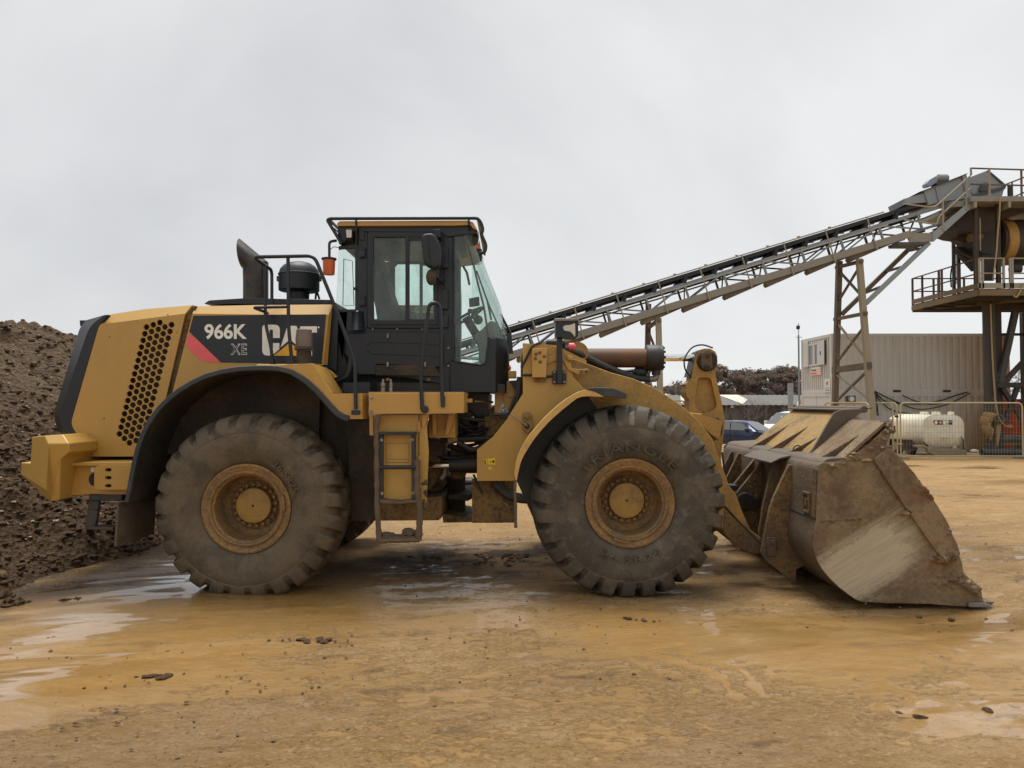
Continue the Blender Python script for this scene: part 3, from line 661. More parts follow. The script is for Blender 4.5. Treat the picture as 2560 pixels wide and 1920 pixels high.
def wheel(px, py, tm, nl, depth, ph, seed, text, near=True, rot=0, clampa=40, y0=0.0):
    c = P(px, py, .05); c = Vector((c.x, 0, c.z))
    if not near: c.y = 2 * CY - TW
    yo = c.y
    def yy(t): return (yo + t) if near else (yo + TW - t)
    rim = MB()
    prof = [(.405,.105),(.418,.075),(.415,.055),(.398,.05),(.372,.062),(.352,.066),(.348,.050),(.338,.044),(.326,.05),(.322,.075),(.312,.085),(.304,.09),(.302,.20),(.296,.315),(.285,.33),(.235,.33),(.228,.322),(.172,.322)]
    def L_(prof, n=56):
        mb = MB(); mb.lathe([(r, yy(t) - c.y) for r, t in prof], c, 'y', n, cap=False); return mb
    rm = L_(prof).build('wheel', M['rim'], LOADER, ang=30)
    ty = fast_mesh('tyre', *tyre_mesh((c.x, c.y, c.z), nl, depth, ph, .006, seed, .026 if depth > .05 else .0), tm, rm)
    ty.data.set_sharp_from_angle(angle=R(38)); ty.data.transform(Matrix.Translation(-LOADER.location))
    if not near: return rm
    for body, rad, h, a0, a1, inw in text:
        mb = MB(); tyre_text(mb, body, c, rad, h, a0, a1, inw); t_ = mb.build('tyre_lettering', tm, rm)
    hb = L_([(.170,.33),(.170,.262),(.164,.252),(.158,.250),(.06,.244),(.012,.243)], 48)
    hub = hb.build('hub_cap', M['hub'], rm)
    d_ = MB().lathe([(.010, -.001), (.007, -.004), (.0, -.0045)], (c.x, c.y + .243, c.z), 'y', 10); d_.build('hub_plug', M['deepblack'], rm)
    lk = MB()
    for k in range(-4, 5):
        a = R(clampa + k * 2.6); b = R(clampa + (k + 1) * 2.6)
        lk.bar((c.x + .357*math.cos(a), c.y + .05, c.z + .357*math.sin(a)), (c.x + .357*math.cos(b), c.y + .05, c.z + .357*math.sin(b)), .02, .022)
    lk.build('lock_ring_key', M['rim'], rm)
    nut = None
    for k in range(20):
        an = 2 * math.pi * (k + .3) / 20; loc = Vector((c.x + .198*math.cos(an), c.y + .33, c.z + .198*math.sin(an))) - LOADER.location
        if nut is None:
            nut = NUT.build('wheel_nut', M['rim'], None); nut.parent = rm; nut.location = loc
        else: copy_obj(nut, rm, loc)
    return rm
wheel(614, 1272, M['tyre_rear'], 25, .044, .1, 301, [('26.5R25', .47, .062, 58, 18, False)], clampa=8)
wheel(1575.5, 1258.5, M['tyre_front'], 27, .062, .35, 311, [('TRIANGLE', .485, .085, 148, 38, False), ('26.5R25', .475, .07, 238, 302, True)], clampa=255)
wheel(614, 1272, M['tyre_rear'], 25, .034, .3, 321, [], near=False)
wheel(1575.5, 1258.5, M['tyre_front'], 27, .062, .6, 331, [], near=False)
YH = .50
def pr_px(pts, y0, y1, holes=(), r=0, mb=None, at=None):
    a = y0 if at is None else at
    xz = XZ(pts, a); 
    if r: xz = fillet(xz, r, 4)
    return (mb or MB()).prism(xz, y0, y1, [XZ(h, a) for h in holes])
def sheet(rows, back, mb=None):                      # px rows with per-row depth -> lofted shell
    return (mb or MB()).shell([[tuple(P(x, y, Y)) for x, y, Y in r] for r in rows], back)
def quad_prism(front, back, mb=None):                # two px polygons at their own depths
    mb = mb or MB(); n = len(front); o = [tuple(P(*p)) for p in front] + [tuple(P(*p)) for p in back]
    return mb.add(o, [tuple(range(n)), tuple(range(2*n-1, n-1, -1))] + [(i, (i+1) % n, (i+1) % n + n, i + n) for i in range(n)])
# ---- engine hood, rear half with the honeycomb vents
rear_o = Z1((850,386),(1600,290),(1440,985),(1310,1525),(772,1525),(605,1240))
hexes = []
for j in range(19):
    for i in range(5):
        if (j == 0 and i > 2) or (j == 17 and i < 1) or (j == 18 and i < 2): continue
        hx, hy = 1265 + 57.7*i - 14.6*j, 407 - 19.5*i + 57.7*j
        if hx > 1290 and hy > 1200: continue
        if hy > 1480 or hx > 1500: continue
        hexes.append(Z1(*[(hx + 28*math.cos(R(60*k + 11)), hy + 28*math.sin(R(60*k + 11))) for k in range(6)]))
hp = part('hood_rear_panel', pr_px(rear_o, YH, YH + .022, hexes), M['yellow'])
ch_l = Z1((850,386),(1225,338),(1600,290)); ch_t = Z1((933,300),(1250,252),(1660,218))
part('hood_rear_top', MB().shell([[tuple(P(x, y, YH)) for x, y in ch_l], [tuple(P(x, y, YH + .09)) for x, y in ch_t],
     [tuple(P(x, y, YH + .09) + Vector((0, .75, .035))) for x, y in ch_t], [tuple(P(x, y, YH + .09) + Vector((0, 1.8, 0))) for x, y in ch_t]], (0, .01, -.02)), M['yellow'], ang=25)
liner = pr_px(Z1((870,420),(1560,330),(1420,985),(1290,1500),(800,1500),(640,1240)), YH + .07, YH + .12)
part('radiator_core', liner, M['under'])
for q in Z1((947,490),(1450,300),(1527,452),(897,1195),(800,1508)):
    c = P(*q, YH); part('panel_rivet', MB().lathe([(.008,0),(.007,-.005),(.003,-.007)], c, 'y', 8), M['steel'])
# ---- charcoal rear surround
inner = Z1((933,300),(852,385),(605,1240),(772,1525)); mid = Z1((900,303),(772,400),(500,1195),(640,1500)); out = Z1((742,348),(690,410),(452,1200),(618,1500)); 
def dens(pl, rr=40):
    return fillet([(x, y) for x, y in pl], rr, 5, closed=False)
rows = []
for pl, Y in ((dens(inner, 14), YH - .004), (dens(mid, 22), YH - .004), (dens(out, 30), YH + .16)):
    rows.append([tuple(P(x, y, Y)) for x, y in pl])
rows.append([tuple(Vector(p) + Vector((.03, .8, 0))) for p in rows[-1]]); rows.append([(p[0], mir(YH + .16), p[2]) for p in rows[2]])
part('rear_grille_surround', MB().shell(rows, (.02, .02, -.01)), M['black'], ang=28)
part('rear_lamp', pr_px(Z1((685,348),(742,346),(742,372),(690,400)), YH + .2, YH + .36), M['black'], bevel=.006)
part('grille_base', pr_px(Z1((640,1495),(775,1495),(775,1560),(660,1560)), YH + .02, YH + .3), M['black'])
# ---- gap between the hood halves
part('hood_gap', pr_px(Z1((1600,292),(1690,226),(1672,300),(1500,985),(1400,1020)), YH + .035, YH + 1.9), M['frame'])
# ---- hood front half with decals
front_o = [*Z1((1662,290),), *Z2((1308,782),), *Z2((1262,1225),(1215,1225)), (640,930),(560,945),(500,970),(440,1010),(423,1010)]
part('hood_side_panel', pr_px(front_o, YH, YH + .03), M['yellow'], bevel=.006)
a1 = [*Z1((1662,290),), *Z2((700,782),(1308,782))]; a2 = [*Z1((1690,228),), *Z2((700,700),(1340,695))]
part('hood_top', MB().shell([[tuple(P(x, y, YH)) for x, y in a1], [tuple(P(x, y, YH + .085)) for x, y in a2], [tuple(P(x, y, YH + .085) + Vector((0, .9, .03))) for x, y in a2],
     [tuple(P(x, y, YH + .085) + Vector((0, 1.79, 0))) for x, y in a2]], (0, .01, -.02)), M['yellow'], ang=25)
part('hood_front_edge', quad_prism([(*p, YH) for p in Z2((1308,782),(1320,782),(1270,1218),(1258,1222))], [(*p, YH + .08) for p in Z2((1340,697),(1352,700),(1310,1218),(1300,1218))]), M['yellow'])
part('hood_shelf', pr_px(fillet(Z2((240,690),(285,660),(600,640),(1342,655),(1342,690)), 3, 3), YH + .16, YH + 1.75, at=YH + .16), M['black'], bevel=.01)
dk = MB(); pr_px(Z2((150,792),(1297,780),(1258,1208),(390,1197),(114,930)), YH - .004, YH - .001, mb=dk)
DEC = part('decal', dk, M['dec_black'])
part('decal_stripe', pr_px(fillet(Z2((112,937),(388,1197),(248,1192),(150,1122),(88,1045),(92,1010)), 8, 3), YH - .004, YH - .001), M['dec_red'], DEC)
def on(Y): return lambda x, y: tuple(P(x, y, Y))
def px_poly(mb, pts, Y): return mb.add([tuple(P(x, y, Y)) for x, y in pts], [tuple(range(len(pts)))])
x0, y1 = Z2((246, 996))[0]; x1, y0 = Z2((612, 862))[0]
mb = MB(); text_fit(mb, '966K', x0, x1, y1, y0, on(YH - .006), .026, .98); part('decal_number', mb, M['dec_white'], DEC)
x0, y1 = Z2((472, 1130))[0]; x1, y0 = Z2((612, 1035))[0]
mb = MB(); text_fit(mb, 'XE', x0, x1, y1, y0, on(YH - .006), .03, 1.15); part('decal_letters', mb, M['dec_white'], DEC)
mb = MB(); text_fit(mb, 'XE', x0 + 1.6, x1 - 1.6, y1 - 1.4, y0 + 1.4, on(YH - .008), .0, 1.22); part('decal_letters', mb, M['dec_black'], DEC)
lg = MB()
cC = fillet(Z2((745,935),(745,1137),(893,1137),(893,1028),(838,1028),(838,1092),(808,1092),(808,912),(838,912),(838,985),(897,985),(897,870),(745,870)), [14,14,14,.1,.1,4,4,4,4,.1,.1,14,14], 5)
res = [Vector((x, -y)) for x, y in cC]
px_poly(lg, cC, YH - .006)
px_poly(lg, Z2((903,1066),(963,880),(1042,880),(1104,1100),(985,998)), YH - .006)
px_poly(lg, Z2((1072,884),(1218,884),(1218,938),(1176,938),(1176,1137),(1115,1137),(1115,938),(1072,938)), YH - .006)
px_poly(lg, [Z2((1232 + 8*math.cos(k), 893 + 8*math.sin(k)))[0] for k in np.linspace(0, 5.9, 10)], YH - .006)
part('decal_logo', lg, M['dec_white'], DEC)
lg = MB(); px_poly(lg, Z2((822,1142),(985,1005),(1150,1142)), YH - .0075); part('decal_logo_edge', lg, M['dec_black'], DEC)
lg = MB(); px_poly(lg, Z2((845,1138),(985,1024),(1125,1138)), YH - .009); part('decal_logo_triangle', lg, M['dec_yellow'], DEC)
# ---- engine body behind the panels
eb = MB(); a = XZ([(200,1135),(800,1135)], YH + .2); b = XZ([(260,800),(810,800)], YH + .2)
eb.prism([a[0], a[1], b[1], b[0]], YH + .13, mir(YH + .13)); part('engine_block', eb, M['under'])
# ---- exhaust stack
yc = 1.28
def ring(cx, cy, dx, dy, rY, n=28): 
    c = P(cx, cy, yc); a = P(cx + dx, cy + dy, yc) - c
    return [tuple(c + a * math.cos(2*math.pi*k/n) + Vector((0, rY, 0)) * math.sin(2*math.pi*k/n)) for k in range(n)]
r_ = 30.5; rw = r_ / FPX * (yc - CAMY)
ex = MB().loft([ring(639.5,760,r_,0,rw), ring(639.5,700,r_,0,rw), ring(639,663,31,-8,rw), ring(621,648.5,13.8,-22.5,rw*1.02), ring(603.5,634,-3.4,-37,rw*1.06), ring(603.2,634,-3.2,-34.5,rw*.97), ring(618,652,9,-17,rw*.8)], closed=True)
part('exhaust_stack', ex, M['black_low'] if False else paint('sooty_exhaust', (.03,.029,.029), .4, .3, dirt=(.15,.11,.075), amt=.6, dscale=6, var=.3, bmp=.05))
# ---- pre-cleaner bowl
c = P(440 + 1063/3.456, 745, 1.3); k_ = (1.3 - CAMY) / FPX / 3.456
c0 = P(440 + 1063/3.456, 560 + 650/3.456, 1.3)
prof = [(85,0),(88,58),(92,62),(162,68),(172,75),(173,205),(177,208),(177,216),(171,220),(160,258),(132,290),(95,312),(50,323),(8,326)]
part('air_precleaner', MB().lathe([(r*k_, z*k_) for r, z in prof], c0, 'z', 40), M['plastic'], ang=40)
for s in (-1, 1):
    b = c0 + Vector((s*178*k_, 0, 178*k_)); part('precleaner_clip', MB().box(b.x-.018, b.x+.018, b.y-.02, b.y+.02, b.z-.028, b.z+.028), M['black'], bevel=.004)
part('hood_handle', MB().tube(path([P(440+1205/3.456, 560+650/3.456, 1.5), P(440+1210/3.456, 560+598/3.456, 1.5), P(440+1222/3.456, 560+598/3.456, 1.5), P(440+1240/3.456, 560+650/3.456, 1.5)], .03), .012, 8), M['black'])
# ---- handrail on the rear fender
def z2p(x, y, Y): return P(*Z2((x, y))[0], Y)
rl = MB(); rl.tube(path([z2p(828,780,.66), z2p(828,398,.66), z2p(668,285,.06), z2p(1195,275,.02), z2p(1408,800,.0), z2p(1548,1205,.0), z2p(1553,1625,-.03)], .07), .017, 10)
part('handrail', rl, M['black'])
rl = MB(); rl.tube(path([z2p(968,290,.05), z2p(972,880,.05), z2p(1000,1180,.05)], .06), .017, 10); part('handrail_post', rl, M['black'])
rl = MB(); rl.tube(path([z2p(770,360,.38), z2p(773,860,.38), z2p(826,1090,.34), z2p(832,1218,.34)], .08), .016, 10); part('handrail_post', rl, M['black'])
rl = MB(); rl.tube(path([z2p(955,716,.05), z2p(668,722,.07), z2p(828,782,.66)], .05), .014, 10); part('handrail_midrail', rl, M['black'])
part('handrail_foot', pr_px(Z2((945,1218),(965,1150),(1005,1150),(1030,1218)), .03, .09), M['black'])
part('handrail_foot', pr_px(Z2((805,1218),(812,1165),(838,1165),(845,1218)), .30, .36), M['black'])
part('handrail_foot', pr_px(fillet(Z2((1513,1630),(1513,1650),(1590,1650),(1590,1605),(1513,1605)), 6, 4), -.075, -.05), M['black'], bevel=.004)
# ---- rear fender: rubber arch, underside, flap
arch = [(310,1256),(322,1190),(331,1146),(338,1118),(350,1085),(362,1060),(376,1038.5),(395,1013),(416.7,992),(443,971),(474.5,951.7),(512,934),(550,923),(592,916),(634,913.5),(664,913),(692,914.5),(712,918),(729,923),(752,936),(773,951),(796,972),(816,994),(830,1010),(845,1026),(858,1035),(874,1040)]
def off_in(pts, d0, d1):
    out = []
    for i, p in enumerate(pts):
        a = Vector(pts[max(0, i-1)]); b = Vector(pts[min(len(pts)-1, i+1)]); t = (b - a).normalized(); n = Vector((-t.y, t.x))
        q = Vector(p) + n * (d0 + (d1 - d0) * i / (len(pts)-1)); out.append(tuple(q))
    return out
ai = off_in(arch, 11, 15)
mb = MB(); mb.shell([[tuple(P(x, y, -.02)) for x, y in arch], [tuple(P(x, y, -.025)) for x, y in ai]], (0, .05, 0))
fl = part('fender_lip', mb, M['rubber'], bevel=.008)
rows = [[tuple(P(x, y, .03)) for x, y in ai]]; rows.append([(p[0], .72, p[2]) for p in rows[0]])
part('fender_liner', MB().shell(rows, (0, 0, .02)), M['under'], ang=60)
part('wheel_well', pr_px([(320,1250),(350,1100),(420,1000),(520,940),(640,925),(700,925),(780,960),(860,1040),(935,1050),(935,1280),(700,1300),(380,1260)], .74, .80), M['under'])
fb = [(642,915.5),(692,914.5),(781,912),(828,984),(912,983),(921,986),(921,1047.7),(875,1047.7),(874,1040),(845,1026),(816,994),(773,951),(729,923),(692,914.8)]
part('rear_fender', pr_px([(692,914.5),(781,912),(828,984),(906,983),(906,1047.5),(874,1047.5),(874,1040),(858,1035),(845,1026),(830,1010),(816,994),(796,972),(773,951),(752,936),(729,923),(712,918)], .0, .04), M['yellow'])
part('fender_end', quad_prism([(906,983,.0),(921.5,983,.10),(921.5,1047.5,.10),(906,1047.5,.0)], [(906,983,.05),(921.5,983,.15),(921.5,1047.5,.15),(906,1047.5,.05)]), M['yellow'])
part('fender_top', MB().shell([[tuple(P(x, y, .0)) for x, y in ((640,913),(692,913.4),(781,911),(828,983))], [tuple(P(x, y, .02)) for x, y in ((645,910.5),(692,911),(783,908.5),(833,981))], [tuple(P(x, y, .40)) for x, y in ((700,916),(730,916),(818,920),(858,983))]], (0, .02, -.02)), M['yellow'])
flap = [[tuple(P(*q, 0.02)) for q in [(297,1256),(295,1300),(291,1366)]]]
flap.append([(p[0] + .03, .68, p[2]) for p in flap[0]])
part('mudflap', MB().shell(flap, (-.02, 0, 0)), M['mudflap'])
# ---- counterweight, rear frame, step
def cw():
    mb = MB(); F = lambda x, y, Y: tuple(P(*Z8((x, y))[0], Y))
    A = F(190,200,.34); B = F(340,185,.10); Cc = F(380,280,.02); D = F(365,830,.02); E = F(58,642,.36); G = F(60,503,.36); H = F(168,512,.34)
    I = F(405,968,.14); J = F(525,945,.14); K = F(530,480,.02); Lx = F(538,455,.02); Mm = F(625,383,.02); N = F(625,275,.02); O = F(555,170,.10)
    bk = lambda p: (p[0], mir(p[1]), p[2])
    vs = [A,B,Cc,D,E,G,H,I,J,K,Lx,Mm,N,O]; nm = dict(zip('A B C D E G H I J K L M N O'.split(), range(14)))
    f = lambda s: tuple(nm[q] for q in s.split())
    mb.add(vs, [f('A B C D E G H'), f('C N M L K J I D') , f('B O N C'), f('E D I')])
    m2 = [bk(p) for p in vs]; mb.add(m2, [f('A B C D E G H'), f('C N M L K J I D'), f('B O N C'), f('E D I')])
    o = len(mb.v) - 28
    ringi = 'A B O N M L K J I E G H'.split()
    for i in range(len(ringi)):
        a, b = nm[ringi[i]], nm[ringi[(i+1) % len(ringi)]]; mb.f.append((o+a, o+b, o+14+b, o+14+a))
    return mb
part('counterweight', cw(), M['yellow'], bevel=.008, ang=30, seg=2)
part('rear_frame', pr_px(Z8((530,510),(1420,500),(1420,880),(870,880),(530,900)), .30, .38), M['yellow'])
part('walkway_tread', pr_px(Z8((615,505),(1365,500),(1365,540),(615,545)), .22, .9), M['yellow'], bevel=.004)
sl = []
for yy in (590, 684, 779): sl.append(fillet(Z8((1055,yy-20),(1130,yy-20),(1130,yy+20),(1055,yy+20)), 4.4, 4))
part('tie_down_plate', pr_px(fillet(Z8((930,560),(985,538),(1400,538),(1400,825),(985,825),(925,805)), 1.5, 2), .20, .235, sl), M['yellow'])
part('slot_backing', pr_px(Z8((1030,560),(1150,560),(1150,810),(1030,810)), .27, .285), M['deepblack'])
mb = MB(); px_poly(mb, [Z8((925 - 65*math.sin(k), 704 + 78*math.cos(k)))[0] for k in np.linspace(0, math.pi, 14)], .297); part('frame_hole', mb, M['deepblack'])
mb = MB(); px_poly(mb, Z8((888,562),(928,562),(928,612),(888,612)), .296); part('frame_label', mb, M['dec_white'])
hk = MB(); hk.tube(path([P(*Z8((540,470))[0], .30), P(*Z8((600,455))[0], .30), P(*Z8((640,435))[0], .34)], .04), .012, 8); hk.tube([P(*Z8((545,500))[0], .30), P(*Z8((640,490))[0], .32)], .011, 8); part('hitch_pin', hk, M['steel'])
st = MB(); st.bar(P(*Z8((905,900))[0], .35), P(*Z8((1285,912))[0], .35), .1, .07); st.bar(P(*Z8((940,910))[0], .35), P(*Z8((925,1060))[0], .35), .1, .045); st.bar(P(*Z8((925,1060))[0], .35), P(*Z8((890,1265))[0], .35), .1, .05); st.bar(P(*Z8((875,1268))[0], .35), P(*Z8((1190,1275))[0], .35), .12, .03)
part('rear_step', st, M['rubber'], bevel=.006)
rb = MB(); rb.prism(XZ(Z8((600,520),(1500,520),(1500,870),(600,880)), .6), .5, mir(.5)); part('rear_chassis', rb, M['frame'])
# ---- platform, steps and cabinet
part('platform_side', pr_px(Z4((272,275),(1060,272),(1060,440),(272,448)), -.05, -.02), M['yellow'], bevel=.004)
part('platform_end', MB().box(P(1159.5,1000,-.05).x - .012, P(1159.5,1000,-.05).x, -.047, .55, P(1159,1032,-.05).z, P(1159,982.5,-.05).z), M['yellow'])
dkx0 = P(921,983,-.05).x; dkx1 = P(1159,983,-.05).x; dz = P(1000,982.6,-.05).z
tp = MB().box(dkx0, dkx1, -.048, .75, dz - .02, dz + .004)
for k in range(46): 
    xx = dkx0 + (dkx1 - dkx0) * (k + .5) / 46; tp.box(xx - .006, xx + .006, -.046, .7, dz + .003, dz + .011)
part('platform_deck', tp, M['yellow'])
for q in Z4((293,312),(293,428)):
    c = P(*q, -.05); part('platform_bolt', MB().lathe([(.014,0),(.014,-.01),(.011,-.013)], c, 'y', 8), M['steel'])
part('platform_bracket', pr_px(Z4((276,458),(308,458),(308,628),(278,622)), .05, .3), M['yellow'])
part('cabinet', pr_px(Z4((310,455),(712,452),(712,1180),(340,1180)), .06, .5), M['yellow_low'], bevel=.004)
part('cabinet_side', quad_prism([(*p, .06) for p in Z4((712,452),(770,452),(755,560),(770,760),(752,1190),(712,1180))], [(*p, .45) for p in Z4((712,452),(770,452),(755,560),(770,760),(752,1190),(712,1180))]), M['yellow_low'])
part('cabinet_gusset', pr_px(Z4((715,452),(768,452),(735,550),(717,560)), .04, .07), M['yellow'])
mb = MB(); mb.bar(P(*Z4((688,460))[0], .055), P(*Z4((688,1000))[0], .055), .006, .006); part('cabinet_seam', mb, M['under'])
for y0 in (510, 795):
    mb = MB(); mb.tube([P(*Z4((690,y0))[0], .045), P(*Z4((690,y0+85))[0], .045)], .011, 8); mb.prism(XZ(Z4((668,y0+5),(688,y0+5),(688,y0+40),(668,y0+40)), .05), .048, .06); part('cabinet_hinge', mb, M['yellow'])
mb = MB(); 
for a, b in (((415,690),(605,690)),((605,690),(605,850)),((605,850),(415,850)),((415,850),(415,690)),((415,822),(605,822))): mb.bar(P(*Z4(a)[0], .058), P(*Z4(b)[0], .058), .003, .003)
part('cabinet_plate', mb, M['frame'])
part('hose_box', pr_px(Z4((770,450),(990,450),(990,645),(770,645)), .45, .8), M['yellow_low'], bevel=.004)
for xa, xb, xc, xd in ((798,830,835,803),(935,990,930,905)): part('hose_box_rib', pr_px(Z4((xa,450),(xb,450),(xc,622),(xd,622)), .36, .46), M['yellow_low'])
ld = Vector((0, -.03, 0))
for xa in (372, 642): part('ladder_rail', pr_px(Z4((xa-17,600),(xa+17,600),(xa+17,1155),(xa-17,1155)), -.02, .03), M['black_low'], bevel=.004)
part('ladder_rung', pr_px(fillet(Z4((352,598),(660,598),(660,622),(352,622)), 2, 2), -.05, .06), M['black_low'], bevel=.004)
mb = MB(); mb.tube([P(*Z4((357,891))[0], -.03), P(*Z4((658,889))[0], -.03)], .019, 10); part('ladder_rung', mb, M['black_low'])
part('ladder_rung', pr_px(fillet(Z4((362,1158),(520,1172),(672,1160),(672,1182),(520,1196),(362,1186)), 2, 2), -.05, .06), M['clod'], bevel=.004)
for q in Z4((378,665),(635,663),(382,1108),(640,1105)):
    c = P(*q, -.02); part('ladder_bolt', MB().lathe([(.015,0),(.015,-.008),(.01,-.011)], c, 'y', 8), M['steel'])
def rough_tube(pts, r, seed, n=10, N=40):
    pts = [Vector(p) for p in fillet([tuple(p) for p in pts], .04, 4, closed=False)]; L_ = [0]
    for i in range(1, len(pts)): L_.append(L_[-1] + (pts[i] - pts[i-1]).length)
    q = []; rr = []
    for i in range(N):
        s = L_[-1] * i / (N - 1); k = max(j for j in range(len(L_)) if L_[j] <= s + 1e-9); k = min(k, len(pts) - 2)
        t = (s - L_[k]) / max(1e-6, L_[k+1] - L_[k]); q.append(pts[k].lerp(pts[k+1], t))
        rr.append(r * (.75 + .6 * float(fbm(np.array([i * .55 + seed]), np.array([seed * 1.3]), 3, seed)[0])))
    return MB().tube(q, rr, n)
part('step_strap', rough_tube([P(*Z4((352,455))[0], -.02), P(*Z4((335,560))[0], -.03), P(*Z4((340,1180))[0], -.03), P(*Z4((358,1505))[0], -.03)], .024, 3), M['clod'])
part('step_strap', rough_tube([P(*Z4((672,830))[0], .0), P(*Z4((675,1100))[0], -.03), P(*Z4((698,1240))[0], -.03), P(*Z4((686,1495))[0], -.03)], .028, 9), M['clod'])
part('bottom_step', rough_tube([P(*Z4((345,1500))[0], -.03), P(*Z4((695,1492))[0], -.03)], .022, 14), M['clod'])
part('bottom_step', MB().box(P(*Z4((355,1470))[0], .02).x, P(*Z4((680,1470))[0], .02).x, -.02, .12, P(*Z4((500,1485))[0], .0).z, P(*Z4((500,1462))[0], .0).z), M['clod'], bevel=.006)
bx = [P(*Z4((x, y))[0], .05) for x, y in ((410,1452),(440,1450),(470,1460),(540,1462),(580,1452),(605,1440),(630,1445),(660,1460))]
kind(lumps('step_mud', np.array([tuple(Vector(b) - LOADER.location) for b in bx]), np.array([.045,.04,.035,.03,.045,.06,.055,.035]), M['clod'], 2, .8, .15, LOADER), 'stuff')
# mud plastered on cabinet corner
def relief(name, poly, Y, step, hf, m, parent, pad=.02):
    """a crust of mud: a fine sheet over a plate, standing out where hf > 0 and sunk into the plate elsewhere"""
    x0 = min(p[0] for p in poly); x1 = max(p[0] for p in poly); z0 = min(p[1] for p in poly); z1 = max(p[1] for p in poly)
    X, Zz = np.meshgrid(np.arange(x0, x1, step), np.arange(z0, z1, step)); ins = np.zeros(X.shape, bool); j = len(poly) - 1
    for i in range(len(poly)):
        (xi, zi), (xj, zj) = poly[i], poly[j]; c = ((zi > Zz) != (zj > Zz)) & (X < (xj - xi) * (Zz - zi) / ((zj - zi) if zj != zi else 1e-9) + xi); ins ^= c; j = i
    H = np.clip(hf(X, Zz), -.012, .09); idx = np.arange(X.size).reshape(X.shape); ok = ins[:-1,:-1] & ins[1:,1:] & ins[1:,:-1] & ins[:-1,1:]
    ok &= (np.maximum(np.maximum(H[:-1,:-1], H[1:,1:]), np.maximum(H[1:,:-1], H[:-1,1:])) > -.006)
    F = np.stack([idx[:-1,:-1][ok], idx[:-1,1:][ok], idx[1:,1:][ok], idx[1:,:-1][ok]], 1)
    o_ = Vector((0, 0, 0)); q = parent
    while q is not None: o_ += q.location; q = q.parent
    V = np.stack([X.ravel() - o_.x, (Y - H).ravel() - o_.y, Zz.ravel() - o_.z], 1); us = np.unique(F); rm = np.full(len(V), -1); rm[us] = np.arange(len(us))
    return kind(fast_mesh(name, V[us], rm[F], m, parent), 'stuff')
cmp_ = XZ(Z4((660,900),(768,880),(760,1235),(660,1235)), .06)
relief('cabinet_mud', cmp_, .058, .009, lambda x, z: (fbm(x*9, z*9, 5, 701, .6) - .5) * .14 - .012 + .05 * sstep(.75, .35, z), M['clod'], LOADER)
# ---- chassis between the axles
part('rear_subframe', pr_px(Z4((60,470),(320,470),(320,1330),(120,1330),(100,700)), .62, .70), M['under'])
part('chassis_beam', pr_px(fillet(Z4((110,1195),(875,1132),(875,1310),(850,1330),(115,1335)), .8, 2), .64, 2.3, at=.64), M['frame'], bevel=.006)
part('beam_plate', pr_px(Z4((785,1155),(828,1155),(828,1225),(785,1225)), .625, .645), M['frame'])
part('transmission', pr_px(Z4((200,520),(760,520),(760,1200),(200,1200)), .9, 2.0), M['under'])
part('axle_housing', MB().tube([(P(614,1272,.05).x, .45, .80), (P(614,1272,.05).x, 2.5, .80)], .22, 20), M['frame'])
part('axle_housing', MB().tube([(P(1575,1260,.05).x, .45, .80), (P(1575,1260,.05).x, 2.5, .80)], .22, 20), M['frame'])
part('center_hitch', pr_px(Z4((765,1090),(850,700),(905,650),(905,1040),(840,1130)), 1.1, 1.8), M['frame'])
part('hitch_plate', pr_px(Z4((775,690),(860,660),(865,960),(790,1060),(770,1080)), .85, .9), M['frame'])
part('hitch_plate', pr_px(fillet(Z4((880,1275),(1135,1320),(1135,1345),(890,1350)), 2, 3), 1.0, 1.9), M['frame'])
part('hitch_plate', pr_px(Z4((935,1125),(1148,1110),(1150,1140),(1090,1170),(930,1150)), 1.0, 1.9), M['under'])
part('hitch_pin', MB().lathe([(.12,0),(.12,.5)], (P(*Z4((985,1300))[0], 1.45).x, 1.45, P(*Z4((985,1330))[0], 1.45).z), 'z', 20), M['under'])
part('front_hitch', pr_px(Z4((950,700),(1170,745),(1170,940),(1080,940),(1060,990),(950,985)), 1.05, 1.15), M['frame'])
part('front_hitch_plate', pr_px(Z4((970,808),(1175,808),(1175,832),(970,828)), .8, 1.7), M['yellow_arm'])
part('steer_cylinder', MB().tube([P(*Z4((940,870))[0], .75), P(*Z4((1170,868))[0], .75)], .075, 16), M['deepblack'])
part('steer_rod', MB().tube([P(*Z4((758,877))[0], .75), P(*Z4((945,872))[0], .75)], .036, 16), M['chrome'])
part('steer_cylinder', MB().tube([P(*Z4((925,1055))[0], 2.15), P(*Z4((1135,1055))[0], 2.15)], .12, 16), M['deepblack'])
part('drive_shaft', MB().tube([P(*Z4((845,1050))[0], 1.45), P(*Z4((1000,1055))[0], 1.45)], .05, 12), M['deepblack'])
part('front_frame', pr_px(Z4((1128,990),(1480,990),(1480,1350),(1128,1352)), .66, .74), M['frame'])
part('front_frame_rib', pr_px(fillet(Z4((1380,1165),(1480,1225),(1480,1290),(1410,1215)), 2, 2), .6, .67), M['frame'])
part('brake_line', MB().tube(path([P(*Z4((1140,950))[0], .5), P(*Z4((1165,1000))[0], .5), P(*Z4((1215,1110))[0], .52)], .03), .012, 8), M['deepblack'])
part('tower_web', pr_px(Z4((1180,480),(1660,100),(1660,1000),(1180,1000)), 1.0, 1.08), M['frame'])
